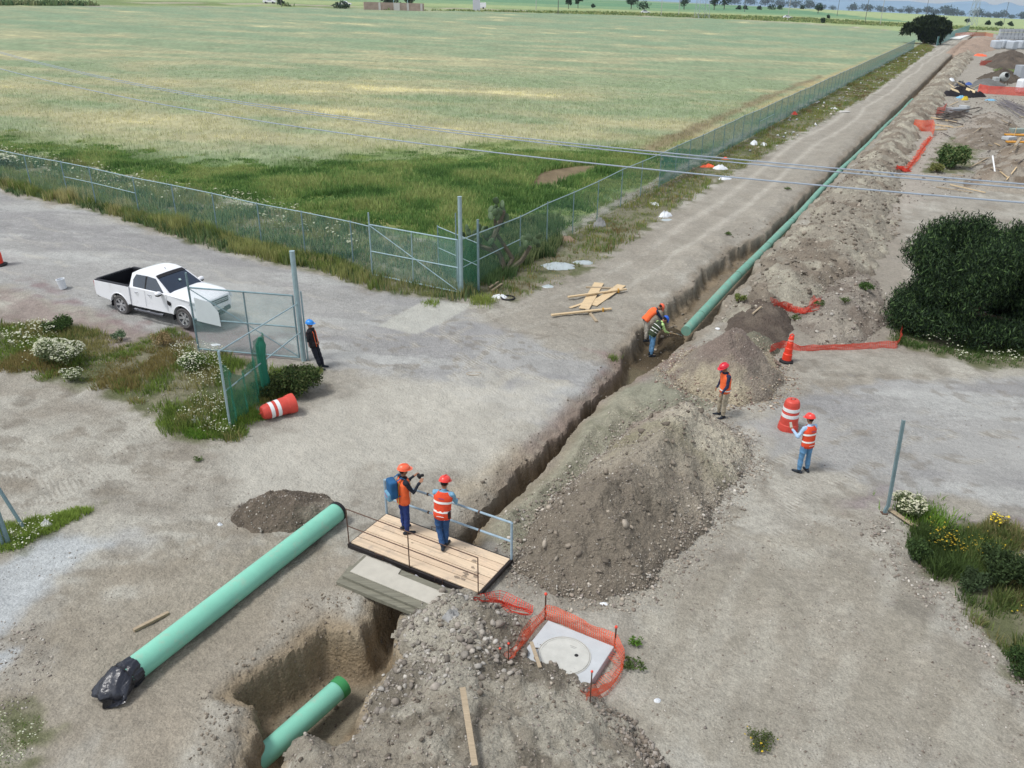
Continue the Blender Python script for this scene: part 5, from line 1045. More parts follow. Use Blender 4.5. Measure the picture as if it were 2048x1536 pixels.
# ------------------------------------------------------------------ people
def plain(name, rgb, rough=.85, var=.14, sc=9, bump=.25): return mat(name, rgb, rough, var, sc, bump=bump * 1.6, bscale=14, bdist=.02, spec=.2, dirt=((120, 110, 100), 7, .6, .3) if bump else None)
SKIN = plain('skin', (150, 108, 84), .6, .05, 9, 0); HAIR = plain('hair', (36, 30, 28)); SHOE = plain('dark_shoe', (44, 50, 58)); VEST = plain('orange_vest', (226, 82, 52)); REFL = mat('reflective_tape', (236, 236, 232), .35, .04, 9)
def nrm(v): v = Vector(v); v.normalize(); return v
def person(base, rz, label, pose, clothes, hgt=1.70):
    t = empty('person', base, rz, label, 'person'); S = hgt / 1.70; P = {}
    lean, side = pose.get('lean', 0), pose.get('side', 0)
    sp = nrm((math.sin(side), math.sin(lean), math.cos(lean))); hipc = Vector((0, 0, 0)); ac = nrm(Vector((1, 0, 0)) - sp * sp.x); fwd = sp.cross(ac); fwd = -fwd if fwd.y < 0 else fwd
    sp2 = nrm((math.sin(side), math.sin(lean + pose.get('curl', .08)), math.cos(lean + pose.get('curl', .08))))
    chest = hipc + sp * .26; neck = chest + sp2 * .25; hd = nrm((math.sin(side), math.sin(pose.get('head', lean)), math.cos(pose.get('head', lean)))); turn = pose.get('turn', 0)
    headc = neck + hd * .17; segs = []                       # (p0, p1, r0, r1, region)
    L = {}
    for sx, k in ((-1, 'l'), (1, 'r')):
        hj = hipc + ac * .09 * sx - sp * .02; th = nrm(pose['leg_' + k][0]); sh = nrm(pose['leg_' + k][1]); kn = hj + th * .43; an = kn + sh * .40; L[k] = (hj, kn, an)
    low = min(L[k][2].z for k in L) - .07; fm = (L['l'][2] + L['r'][2]) / 2; off = Vector((-fm.x, -fm.y, -low))
    mb = MB()
    def seg(pts, rr, region, n=12, flat=None, upv=None):
        pts = [(p + off) * S for p in pts]; rr = [tuple(q * S for q in r) if isinstance(r, tuple) else r * S for r in rr]; mb.tube(pts, rr, n, True, up=upv); mb.ball(pts[0], (max(rr[0]) if isinstance(rr[0], tuple) else rr[0]) * .97, 10, 6) if not isinstance(rr[0], tuple) else None
        if not isinstance(rr[-1], tuple): mb.ball(pts[-1], rr[-1] * .97, 10, 6)
        for a, b, ra, rb in zip(pts, pts[1:], rr, rr[1:]): segs.append((a, b, ra if not isinstance(ra, tuple) else sum(ra) / 2, rb if not isinstance(rb, tuple) else sum(rb) / 2, region))
    av = tuple(ac)
    seg([hipc - sp * .1, hipc, hipc + sp * .12, chest, chest + sp2 * .14, neck - sp2 * .02], [(.145, .10), (.165, .115), (.15, .105), (.17, .115), (.185, .11), (.09, .075)], 'shirt', 16, upv=av)
    seg([hipc - sp * .12, hipc + sp * .02], [(.13, .1), (.172, .122)], 'pants', 16, upv=av)
    seg([neck - sp2 * .04, neck + hd * .07], [.058, .052], 'skin')
    c = (headc + off) * S; yaw = Matrix.Rotation(turn, 3, hd); hf_ = yaw @ nrm(fwd - hd * fwd.dot(hd) if abs(fwd.dot(hd)) < .99 else fwd); hs_ = hf_.cross(hd); HR = Matrix([[hs_[i], hf_[i], hd[i]] for i in range(3)])
    mb.ball(c, (.075 * S, .093 * S, .115 * S), 16, 12, HR); mb.ball(c + HR @ Vector((0, .035, -.055)) * S, (.052 * S, .055 * S, .06 * S), 10, 8, HR); mb.ball(c + HR @ Vector((0, .098, -.012)) * S, (.014 * S, .018 * S, .026 * S), 8, 6, HR)
    for sx in (-1, 1): mb.ball(c + HR @ Vector((sx * .078, -.005, -.01)) * S, (.012 * S, .022 * S, .032 * S), 8, 6, HR)
    segs.append((c - hd * .04, c + hd * .05, .1 * S, .1 * S, 'skin'))
    for sx, k in ((-1, 'l'), (1, 'r')):
        hj, kn, an = L[k]; seg([hj, hj.lerp(kn, .5), kn, kn.lerp(an, .35), an], [.092, .08, .062, .062, .045], 'pants')
        ft = nrm(pose.get('foot_' + k, (sx * .2, 1, 0))); f0 = an - ft * .06 - Vector((0, 0, .035)); f1 = an + ft * .17 - Vector((0, 0, .045)); seg([an + Vector((0, 0, .03)), an - Vector((0, 0, .03))], [.048, .045], 'shoe'); seg([f0, f0.lerp(f1, .55), f1], [.042, .04, .03], 'shoe')
        shd = neck - sp2 * .07 + ac * .185 * sx; ua = nrm(pose['arm_' + k][0]); fa = nrm(pose['arm_' + k][1]); el = shd + ua * .28; wr = el + fa * .25
        seg([shd - ac * sx * .09 - sp2 * .01, shd], [.07, .062], 'shirt'); seg([shd, shd.lerp(el, .5), el], [.058, .05, .042], 'shirt'); seg([el, el.lerp(wr, .35), wr], [.042, .04, .028], pose.get('fore', 'shirt'))
        # hand: palm, four fingers bent at a knuckle, thumb from the side of the palm
        pn = nrm(fa.cross(Vector((0, 0, 1))) + Vector((0, 0, .001))) if abs(fa.z) < .95 else Vector((0, 1, 0)); pd = nrm(pn.cross(fa)); pl = wr + fa * .075
        seg([wr, wr + fa * .04, pl], [(.018, .028), (.016, .038), (.014, .038)], 'skin', 8, upv=tuple(pd)); curl = nrm(fa * .5 - pd * .8)
        for j, ln in enumerate((.068, .078, .072, .055)):
            q = pl + pn * (.03 - .02 * j); seg([q, q + fa * ln * .5, q + fa * ln * .5 + curl * ln * .5], [.0095, .009, .0078], 'skin', 6)
        q = wr + fa * .025 + pn * .034; seg([q, q + nrm(fa + pn * .8) * .035, q + nrm(fa + pn * .8) * .035 + fa * .028], [.011, .010, .009], 'skin', 6)
        P['wrist_' + k] = wr; P['elbow_' + k] = el
    me = bpy.data.meshes.new('raw'); me.from_pydata(mb.v, [], mb.f); bm = bmesh.new(); bm.from_mesh(me); bmesh.ops.recalc_face_normals(bm, faces=bm.faces); bm.to_mesh(me); bm.free()
    tmp = bpy.data.objects.new('raw', me); C.objects.link(tmp); md = tmp.modifiers.new('r', 'REMESH'); md.mode = 'VOXEL'; md.voxel_size = .0085 * S; md.use_smooth_shade = True; sm = tmp.modifiers.new('s', 'SMOOTH'); sm.factor = .5; sm.iterations = 2
    dg = bpy.context.evaluated_depsgraph_get(); m2 = bpy.data.meshes.new_from_object(tmp.evaluated_get(dg)); bpy.data.objects.remove(tmp); m2.name = 'body'
    regs = ['skin', 'shirt', 'pants', 'shoe']; m2.materials.clear()
    for r_ in regs: m2.materials.append({'skin': SKIN, 'shirt': clothes['shirt'], 'pants': clothes['pants'], 'shoe': clothes.get('shoe', SHOE)}[r_])
    nv = len(m2.vertices); co = np.zeros(nv * 3, np.float32); m2.vertices.foreach_get('co', co); co = co.reshape(-1, 3); best = np.full(nv, 1e9); lab = np.zeros(nv, int)
    for a, b, ra, rb, rg in segs:
        a = np.array(a); b = np.array(b); ab = b - a; k = np.clip(((co - a) @ ab) / (ab @ ab + 1e-9), 0, 1); d = np.linalg.norm(co - (a + k[:, None] * ab), axis=1) - (ra + (rb - ra) * k); m_ = d < best; best = np.where(m_, d, best); lab = np.where(m_, regs.index(rg), lab)
    nn_ = np.zeros(nv * 3, np.float32); m2.vertices.foreach_get('normal', nn_); nn_ = nn_.reshape(-1, 3); fd = (fbm(co[:, 0] * 9 + co[:, 1] * 7, co[:, 2] * 15 + co[:, 1] * 4, 77, 3) - .5) * .03 * S * (lab == 1) + (fbm(co[:, 0] * 11 + co[:, 1] * 9, co[:, 2] * 12 - co[:, 1] * 5, 78, 3) - .5) * .034 * S * (lab == 2)
    co2 = co + nn_ * (fd + .004 * (lab == 2))[:, None]; m2.vertices.foreach_set('co', co2.astype(np.float32).ravel())
    lv = np.zeros(len(m2.polygons), np.int32); lo_ = np.array([p.vertices[0] for p in m2.polygons]); lv[:] = lab[lo_]; m2.polygons.foreach_set('material_index', lv); m2.polygons.foreach_set('use_smooth', np.ones(len(lv), bool)); body = link('body', m2, t)
    # face and hair
    e = MB()
    for sx in (-1, 1): e.ball(c + HR @ Vector((sx * .03, .082, .006)) * S, .0105 * S, 8, 6)
    e.build('eyes', plain('eye_dark', (30, 24, 22), .3, 0, 9, 0), t, True); MB().ball(c + HR @ Vector((0, .087, -.058)) * S, (.022 * S, .01 * S, .005 * S), 8, 5, HR).build('mouth', plain('lips', (128, 76, 66), .6, 0, 9, 0), t, True)
    MB().ball(c + HR @ Vector((0, -.018, .012)) * S, (.081 * S, .088 * S, .1 * S), 14, 10, HR).build('hair', HAIR, t, True)
    # hard hat: shell, brim and ridge
    hm = clothes['helmet']; M4 = Matrix.Translation(c + hd * .035 * S) @ HR.to_4x4() @ Matrix.Diagonal((S * .95, S * 1.14, S, 1)); h = MB(); h.lathe([(.122, -.004), (.124, .012), (.120, .04), (.108, .07), (.082, .097), (.045, .112), (.004, .118)], 24, M4); hel = h.build('hard_hat', hm, t, True)
    b_ = MB(); V = []; n = 28
    for rr, zz in ((.112, .002), (.112, .012), (1, .004), (1, -.004)):
        for j in range(n):
            th = 2 * math.pi * j / n; r_ = rr if rr < .5 else .134 + .042 * max(0, math.sin(th)) ** 2; V.append(M4 @ Vector((r_ * math.cos(th), r_ * math.sin(th), zz)))
    b_.add(V, [(i * n + j, i * n + (j + 1) % n, ((i + 1) % 4) * n + (j + 1) % n, ((i + 1) % 4) * n + j) for i in range(4) for j in range(n)]).build('brim', hm, hel, True)
    MB().tube([M4 @ Vector((0, .09 * math.cos(a) * 1.15, .03 + .096 * math.sin(a))) for a in np.linspace(.25, 2.9, 9)], .012 * S, 6).build('ridge', hm, hel, True)
    def ring(ks, extra, m, name, cap=False):
        pts = []; rr = []
        for k in ks:
            p = hipc + sp * k if k < .26 else chest + sp2 * (k - .26); pts.append((p + off) * S); a = np.interp(k, [-.14, -.05, .1, .26, .38, .46, .5], [.178, .182, .172, .19, .202, .15, .10]); b = np.interp(k, [-.14, -.05, .1, .26, .38, .46, .5], [.132, .136, .125, .135, .132, .11, .085]); rr.append(((a + extra) * S, (b + extra) * S))
        q = MB(); q.tube(pts, rr, 28, cap, up=av)
        cx_ = sum((Vector(v) for v in q.v), Vector()) / len(q.v); q.v = [tuple(Vector(v) + Vector((v[0] - cx_.x, v[1] - cx_.y, 0)) * float((fbm(v[0] * 12 + v[1] * 9 + 40, v[2] * 11, 79, 3) - .5) * .16)) for v in q.v]; return q.build(name, m, None, True)
    if clothes.get('vest'):
        v = ring([-.12, -.05, .04, .14, .24, .32, .38, .43, .47, .495], .006, clothes['vest'], 'vest'); v.parent = t; md = v.modifiers.new('solid', 'SOLIDIFY'); md.thickness = .006
        for ks in clothes.get('bands', ([.04, .085], [.25, .30])): r_ = ring(ks, .0105, REFL, 'reflective_band'); r_.parent = v
        if clothes.get('strips'):
            for sx in (-1, 1):
                for s_ in (1, -1):
                    pts = [(hipc + sp * k + ac * .085 * sx + fwd * s_ * (.142 if k > 0 else .145) + off) * S if k < .26 else (chest + sp2 * (k - .26) + ac * .085 * sx + fwd * s_ * (.14 if k < .4 else .115) + off) * S for k in (-.1, .1, .26, .36, .44)]; q = MB(); q.tube(pts, [(.018 * S, .004 * S)] * 5, 8, up=av); o_ = q.build('reflective_band', clothes['strips'], v, True)
        if clothes.get('print'):
            q = MB(); p0 = (chest + sp2 * .12 + off) * S
            for k_ in range(5): q.box(p0 - fwd * .152 * S + ac * (-.05 + .025 * k_) * S + sp * (.006 * (k_ % 2)) * S, (.018 * S, .004, .02 * S), Matrix([[ac[i], fwd[i], sp[i]] for i in range(3)]))
            q.build('back_print', plain('purple_print', (120, 84, 140)), v); q = MB(); q.box((hipc + sp * -.03 + off) * S - fwd * .155 * S, (.16 * S, .004, .012 * S), Matrix([[ac[i], fwd[i], sp[i]] for i in range(3)])); q.build('back_print', REFL, v)
    info = dict(t=t, c=c, HR=HR, S=S, off=off, chest=chest, neck=neck, sp=sp, ac=ac, fwd=fwd, hip=hipc, **P); return info
NAVY = plain('navy_cloth', (44, 52, 78)); JEAN = plain('blue_denim', (96, 140, 178)); JEAND = plain('dark_denim', (52, 84, 128)); BEIGE = plain('beige_trousers', (170, 160, 140)); BLKC = plain('black_cloth', (40, 38, 42)); LBLUE = plain('light_blue_shirt', (170, 198, 226)); LIME = plain('lime_shirt', (180, 214, 140)); NAVT = plain('navy_trousers', (44, 62, 118)); GREYT = plain('stone_grey_trousers', (176, 170, 158))
def helm(n, c): return mat(n, c, .3, .04, 4, spec=.5)
HR_, HO, HB, HRO, HB2 = helm('red_hard_hat', (214, 44, 62)), helm('orange_hard_hat', (250, 112, 76)), helm('blue_hard_hat', (44, 138, 222)), helm('bright_red_hard_hat', (236, 70, 62)), helm('royal_blue_hard_hat', (36, 96, 204))
ORV = plain('bright_orange_vest', (246, 112, 64))
def cam_px(p): return proj(p)
def man_guard():
    b = GG(644, 737); i = person(b, math.radians(-103), 'man in blue hard hat and black clothes leaning back against the tall gate post', dict(lean=-.16, curl=.06, head=.05, leg_l=((.0, .34, -1), (-.02, .2, -1)), leg_r=((.05, .28, -1), (0, .30, -1)), arm_l=((-.25, -.05, -1), (.55, .6, -.35)), arm_r=((.25, .0, -1), (-.55, .6, -.35))),
        dict(shirt=BLKC, pants=plain('black_trousers', (38, 40, 50)), helmet=HB, vest=BLKC, bands=(), strips=ORV), 1.68)
    t = i['t']; q = MB(); q.box((i['hip'] + i['fwd'] * .1 + i['ac'] * .18 + i['off']) * i['S'], (.06, .1, .14)); q.build('radio', BLKC, t, bevel=.01)
man_guard()
def men_trench():
    b = G(1289, 690, -.75); b[2] = Zs(b[0], b[1]); i = person(b, math.radians(-72), 'man in orange hard hat bending over in the trench, wearing stone-grey trousers', dict(lean=.72, curl=.3, head=1.25, leg_l=((0, .12, -1), (0, -.05, -1)), leg_r=((.05, .02, -1), (.02, -.1, -1)), arm_l=((-.1, .7, -1), (.3, .8, -.7)), arm_r=((.1, .6, -1), (-.2, .8, -.8))),
        dict(shirt=NAVY, pants=GREYT, helmet=HO, vest=ORV, bands=()), 1.72)
    b = G(1301, 712, -.8); b[2] = Zs(b[0], b[1]); i = person(b, math.radians(-66), 'man in royal blue hard hat and lime shirt stooping over a shovel in the trench', dict(lean=.62, curl=.28, head=1.05, leg_l=((0, .16, -1), (0, -.1, -1)), leg_r=((.05, -.02, -1), (.02, -.12, -1)), arm_l=((-.1, .65, -1), (.2, .9, -.6)), arm_r=((.1, .4, -1), (-.3, .9, -.45))),
        dict(shirt=LIME, pants=JEAN, helmet=HB2, vest=plain('dark_green_vest', (52, 62, 44)), bands=([.05, .07], [.16, .18], [.27, .29])), 1.72)
    w1 = (i['wrist_l'] + i['off']) * i['S']; w2 = (i['wrist_r'] + i['off']) * i['S']; Mw = Matrix.Translation(Vector([float(v) for v in b])) @ Matrix.Rotation(math.radians(-66), 4, 'Z'); a = Mw @ w2; c = Mw @ w1
    d = nrm(Vector((.62, .55, -.35))); m_ = (a + c) / 2 + Vector((.02, .03, -.03)); h0 = m_ - d * .35; h1 = m_ + d * .75; t = empty('shovel', (h1.x, h1.y, h1.z), 0, 'shovel with a pale wooden handle held by the man in the lime shirt', 'shovel'); o = t.location
    MB().tube([h0 - o, h1 - o], .018, 8).build('handle', WOOD2, t, True); V = [Vector(v) for v in ((-.09, 0, .02), (.09, 0, .02), (.1, .15, .0), (.0, .26, .01), (-.1, .15, 0))]; R = d.to_track_quat('Y', 'Z').to_matrix(); MB().add([R @ v for v in V] + [R @ (v + Vector((0, 0, .006))) for v in V], [(0, 1, 2, 3, 4), (9, 8, 7, 6, 5)] + [(i_, i_ + 5, (i_ + 1) % 5 + 5, (i_ + 1) % 5) for i_ in range(5)]).build('blade', GALVD, t)
men_trench()
def men_road():
    b = GT(1441, 833); person(b, math.radians(106), 'man in dark red hard hat and beige trousers looking down beside the cone-shaped heap', dict(lean=.03, curl=.12, head=.42, leg_l=((-.04, .02, -1), (-.02, .04, -1)), leg_r=((.08, .1, -1), (.03, -.06, -1)), arm_l=((-.15, .15, -1), (.1, .5, -.8)), arm_r=((.2, -.05, -1), (.1, .35, -1))), dict(shirt=NAVY, pants=BEIGE, helmet=HR_, vest=ORV, bands=([-.04, .0],)), 1.78)
    b = GT(1605, 944); i = person(b, math.radians(22), 'man seen from behind in light blue shirt and jeans holding a small device', dict(lean=.04, curl=.1, head=.2, turn=.25, leg_l=((-.06, .06, -1), (-.02, -.02, -1)), leg_r=((.08, .05, -1), (.0, -.08, -1)), arm_l=((-.45, .2, -1), (-.1, .9, .5)), arm_r=((.06, .15, -1), (-.5, .7, -.1)), foot_l=(-.6, 1, 0)), dict(shirt=LBLUE, pants=JEAN, helmet=HRO, vest=VEST, print=True), 1.70)
    w_ = (i['wrist_l'] + i['off']) * i['S'] + Vector((0, .08, .09)); q = Matrix.Translation(Vector([float(v) for v in b])) @ Matrix.Rotation(math.radians(22), 4, 'Z') @ w_; t = empty('phone', q, math.radians(22), 'small pale device held up by the man in light blue shirt', 'phone'); MB().box((0, 0, 0), (.075, .012, .15), Euler((-.5, 0, 0)).to_matrix()).build('case', mat('pale_phone', (196, 196, 180), .4), t, bevel=.004)
    return
men_road()
def men_bridge():
    b = G(811, 1061, BTOP - Zs(*G(811, 1061)[:2]) if False else .17); b[2] = BTOP; rz = math.radians(-62)
    i = person(b, rz, 'man with a blue backpack taking a photograph from the footbridge', dict(lean=.0, curl=.1, head=.12, leg_l=((-.05, .02, -1), (0, 0, -1)), leg_r=((.06, .04, -1), (0, -.03, -1)), arm_l=((-.2, .5, -.85), (.3, .7, .62)), arm_r=((.2, .5, -.85), (-.3, .7, .62))), dict(shirt=plain('black_shirt', (38, 44, 54)), pants=NAVT, helmet=HO, vest=ORV, bands=(), strips=plain('yellow_trim', (240, 220, 110))), 1.76)
    t = i['t']; Mw = Matrix.Translation(Vector([float(v) for v in b])) @ Matrix.Rotation(rz, 4, 'Z'); R3 = Matrix.Rotation(rz, 3, 'Z'); q = Mw @ (((i['wrist_l'] + i['wrist_r']) / 2 + i['off']) * i['S'] + Vector((0, .06, .07)))
    cm = empty('camera', q, rz, 'small black camera held up by the man with the backpack', 'camera'); MB().box((0, 0, 0), (.13, .06, .085)).build('body', BLK, cm, bevel=.01); MB().tube([(0, .03, 0), (0, .11, 0)], .034, 12).build('lens', BLK, cm, True)
    bp = Mw @ ((i['chest'] - i['fwd'] * .245 - i['sp'] * .02 + i['off']) * i['S']); k = empty('backpack', bp, rz, 'blue and grey backpack worn by the man photographing on the footbridge', 'backpack')
    def blob(c, d, name, m, par=k): mb = MB(); mb.box(c, d); o_ = mb.build(name, m, par, True, bevel=.05, seg=4); return o_
    BPB = plain('blue_backpack', (44, 92, 136)); BPL = plain('grey_blue_pocket', (108, 152, 178)); blob((0, 0, .06), (.31, .19, .46), 'main_pocket', BPB); blob((0, -.08, -.11), (.27, .14, .22), 'front_pocket', BPL); MB().box((0, -.152, -.08), (.18, .006, .012), Euler((0, .2, 0)).to_matrix()).build('piping', plain('red_piping', (196, 62, 84)), k)
    for sx in (-1, 1): MB().tube([(sx * .09, .09, .27), (sx * .1, .2, .33), (sx * .105, .36, .2), (sx * .12, .33, -.05), (sx * .12, .1, -.14)], [(.024, .006)] * 5, 8, up=(1, 0, 0)).build('strap', BPB, k, True)
    b = G(889, 1096, .17); b[2] = BTOP; rz = math.radians(-12)
    i = person(b, rz, 'man in red-orange vest and dark jeans standing cross-legged, leaning on the footbridge rail', dict(lean=.10, side=.05, curl=.08, head=.3, turn=-.2, leg_l=((.0, .03, -1), (.28, -.25, -1)), leg_r=((-.12, .2, -1), (-.02, -.02, -1)), arm_l=((-.02, .45, -1), (.25, .9, -.3)), arm_r=((.18, .42, -1), (-.2, .9, -.3)), fore='shirt'), dict(shirt=plain('checked_blue_shirt', (120, 164, 190), .85, .3, 30), pants=JEAND, helmet=HRO, vest=VEST, print=True), 1.80)
    MB().box((i['hip'] + i['ac'] * .17 - i['fwd'] * .06 + i['sp'] * .0 + i['off']) * i['S'], (.05, .09, .17)).build('belt_pouch', BLKC, i['t'], bevel=.01)
men_bridge()
# ------------------------------------------------------------------ pickup truck
PAINT = mat('white_paint', (240, 242, 246), .22, .015, 2, spec=.5, coat=.6, dirt=((196, 192, 186), 2.2, .56, .35)); GLASS = mat('tinted_glass', (30, 46, 66), .06, .1, 2, spec=.8); TYRE = mat('dusty_tyre', (92, 90, 90), .9, .15, 14, bump=.3); RIM = mat('alloy', (196, 198, 202), .35, .1, 9, metal=.6); CHROME = mat('chrome', (200, 204, 210), .15, .03, 4, metal=.9); DARK = mat('dark_trim', (34, 34, 38), .6, .1, 9); LINER = mat('bed_liner', (26, 27, 34), .6, .2, 6)
def arc(cx, cz, r, a0, a1, n=12): return [(cx + r * math.cos(math.radians(a0 + (a1 - a0) * i / n)), cz + r * math.sin(math.radians(a0 + (a1 - a0) * i / n))) for i in range(n + 1)]
def shape(o, f):
    for v in o.data.vertices: v.co = f(v.co)
def wheel(t, x, y, R=.385, w_=.25, out=-1):
    M = Matrix.Translation((x, y, R)) @ Matrix.Rotation(math.pi / 2 * (1 if out < 0 else -1), 4, 'X')
    wh = MB(); wh.lathe([(R * .62, -w_ * .42), (R * .9, -w_ * .5), (R * .985, -w_ * .36), (R, -w_ * .12), (R, w_ * .12), (R * .985, w_ * .36), (R * .9, w_ * .5), (R * .63, w_ * .42)], 32, M, False); ob = wh.build('wheel', TYRE, t, True)
    r = MB(); r.lathe([(R * .66, w_ * .40), (R * .64, w_ * .44), (R * .6, w_ * .36), (R * .5, w_ * .12), (.0, w_ * .1)], 28, M, False); r.build('rim', mat('rim_dark', (70, 72, 76), .5), ob, True)
    s = MB(); s.lathe([(.075, w_ * .1), (.07, w_ * .36), (.02, w_ * .4)], 12, M)
    for k in range(6):
        a = k * math.pi / 3; Mk = M @ Matrix.Rotation(a, 4, 'Z'); V = [Mk @ Vector(v) for v in ((.05, -.035, w_ * .33), (.05, .035, w_ * .33), (R * .62, .05, w_ * .4), (R * .62, -.05, w_ * .4), (.05, -.035, w_ * .1), (.05, .035, w_ * .1), (R * .62, .05, w_ * .15), (R * .62, -.05, w_ * .15))]
        s.add(V, [(0, 1, 2, 3), (4, 7, 6, 5), (0, 4, 5, 1), (1, 5, 6, 2), (2, 6, 7, 3), (3, 7, 4, 0)])
    s.lathe([(R * .66, w_ * .38), (R * .665, w_ * .45), (R * .63, w_ * .45), (R * .62, w_ * .36)], 28, M, False); s.build('spokes', RIM, ob, True)
def pickup():
    r0 = GG(245, 627); f0 = GG(368, 660); d = f0 - r0; d[2] = 0; d /= np.linalg.norm(d); rt = np.array([d[1], -d[0], 0]); mid = (r0 + f0) / 2 - rt * .86 + d * .10; rz = math.atan2(d[1], d[0])
    zz = max(Zs(*(mid + d * a + rt * b)[:2]) for a in (-1.6, 1.6) for b in (-.8, .8)) - .02
    t = empty('pickup_truck', (mid[0], mid[1], zz), rz, 'white double-cab pickup truck parked behind the open gate leaf', 'pickup truck'); xf, xr = 1.61, -1.61; W = .92
    sh_ = xf - 1.87
    def X(pts): return [(x + sh_, z) for x, z in pts]
    A = X([(-.72, .47), (1.34, .47)] + arc(1.87, .39, .47, 172, 8, 14) + [(2.6, .40), (2.74, .5), (2.77, .68), (2.74, .86), (2.66, .99), (2.5, 1.06), (2.2, 1.11), (1.8, 1.15), (1.25, 1.19), (-.72, 1.22)])
    def nose(v):
        x = v.x - sh_; y = v.y; z = v.z; k = max(0, (x - 2.0) / .78); y *= 1 - .22 * k * k; y *= 1 - .05 * max(0, (z - .75) / .5) - .03 * max(0, (.6 - z) / .2)
        if abs(v.y) < W * .7 and x > 1.2: z += .035
        return Vector((v.x - .12 * k * (abs(v.y) / W) ** 2, y, z))
    mb = MB(); ys = [-W, -W * .97, -W * .6, 0, W * .6, W * .97, W]
    n = len(A); V = []
    for y in ys:
        ins = .018 if abs(y) == W else 0
        cx = sum(p[0] for p in A) / n; V += [(p[0] - (ins * 1.2 if p[0] > 2.3 else 0), y, p[1] - (ins if p[1] > .95 else 0)) for p in A]
    mb.add(V, [tuple(range(n - 1, -1, -1)), tuple((len(ys) - 1) * n + k for k in range(n))] + [(j * n + i, j * n + (i + 1) % n, (j + 1) * n + (i + 1) % n, (j + 1) * n + i) for j in range(len(ys) - 1) for i in range(n)])
    body = mb.build('body', PAINT, t, True, bevel=.03, seg=3, angle=40); shape(body, nose)
    Bp = X([(-.735, .5), (-.86, .49)] + arc(-1.35, .39, .46, 12, 168, 12) + [(-2.4, .56), (-2.58, .62), (-2.6, .9), (-2.56, 1.2), (-.735, 1.2)])
    bed = MB(); bed.prism(Bp, -W, -W + .13); bed.prism(Bp, W - .13, W); bed.box((-2.52 + sh_, 0, .92), (.09, 2 * W - .27, .56)); bed.box((-.78 + sh_, 0, .9), (.06, 2 * W - .27, .62)); bed.build('bed', PAINT, t, True, bevel=.02, seg=2)
    ln = MB(); ln.box((-1.64 + sh_, 0, .68), (1.72, 2 * W - .28, .04)); ln.box((-1.64 + sh_, W - .135, .95), (1.7, .02, .52)); ln.box((-1.64 + sh_, -W + .135, .95), (1.7, .02, .52)); ln.box((-2.47 + sh_, 0, .95), (.02, 2 * W - .3, .5)); ln.box((-.82 + sh_, 0, .98), (.02, 2 * W - .3, .56))
    for sy in (-1, 1): ln.box((-1.63 + sh_, sy * (W - .06), 1.215), (1.78, .13, .03))
    ln.box((-2.53 + sh_, 0, 1.215), (.12, 2 * W - .3, .03)); 
    for k in (-1, 1): ln.box((-1.35 + sh_, k * .62, .78), (.8, .34, .2))
    ln.build('bed_liner', LINER, t, bevel=.008)
    # cab
    b0 = [(1.30, .83, 1.15), (-.74, .85, 1.19)]; roof = [(.42, .66, 1.77), (.0, .69, 1.81), (-.45, .67, 1.79), (-.62, .63, 1.73)]
    ring = lambda k: None
    secs = [(1.30, .82, 1.13, 1.135), (.95, .845, 1.15, 1.40), (.62, .85, 1.16, 1.63), (.40, .85, 1.17, 1.745), (.12, .85, 1.18, 1.80), (-.22, .85, 1.18, 1.81), (-.50, .85, 1.18, 1.785), (-.64, .85, 1.19, 1.72), (-.74, .85, 1.19, 1.22)]
    V = []; m_ = 13
    def cabpt(x, yb, zb, zt, u):                      # u -1..1 across: side wall up then over the roof
        hh = zt - zb; inn = .19 * hh / .62
        if abs(u) > .55: k = (1 - abs(u)) / .45; return (x, math.copysign(yb - inn * k, u), zb + hh * .93 * k)
        k = abs(u) / .55; return (x, math.copysign(1, u) * (yb - inn - .0) * k ** .8 * (1 if k < 1 else 1) if u else 0, zb + hh * (1 - .07 * k ** 3))
    us = [-1, -.8, -.62, -.55, -.5, -.3, 0, .3, .5, .55, .62, .8, 1]
    for s_ in secs: V += [(cabpt(*s_, u)[0] + sh_,) + cabpt(*s_, u)[1:] for u in us]
    Fs = [(i * m_ + j, i * m_ + j + 1, (i + 1) * m_ + j + 1, (i + 1) * m_ + j) for i in range(len(secs) - 1) for j in range(m_ - 1)] + [tuple(range(m_)), tuple((len(secs) - 1) * m_ + k for k in range(m_ - 1, -1, -1))]
    MB().add(V, Fs).build('cab', PAINT, t, True, angle=50)
    def zt_(x): return np.interp(x, [s_[0] for s_ in secs][::-1], [s_[3] for s_ in secs][::-1])
    def sidept(x, k, sy, pr=.006):
        yb = .85; zb = 1.18; hh = zt_(x) - zb; inn = .19 * hh / .62; return (x + sh_, sy * (yb - inn * k + pr), zb + hh * .93 * k)
    for sy in (-1, 1):
        for nm, xs in (('side_window', [(.99, .02), (.56, .80), (.16, .86), (.10, .04)]), ('side_window', [(.03, .04), (.07, .86), (-.42, .85), (-.56, .5), (-.56, .06)])):
            V = []
            zt0 = 1.79
            for x, k in xs:
                zb = 1.18; zz_ = zb + .57 * k; yy = .85 - .19 * (.57 * k / .62) + .007; V.append((x + sh_, sy * yy, zz_))
            n = len(V); V2 = [(a, b - sy * .012, c) for a, b, c in V]; MB().add(V + V2, [tuple(range(n)), tuple(range(2 * n - 1, n - 1, -1))] + [(i, (i + 1) % n, (i + 1) % n + n, i + n) for i in range(n)]).build(nm, GLASS, t)
        MB().add([(.11 + sh_, sy * .851, 1.2), (.02 + sh_, sy * .851, 1.2), (.065 + sh_, sy * .70, 1.67), (.165 + sh_, sy * .70, 1.67)], [(0, 1, 2, 3)]).build('pillar', DARK, t)
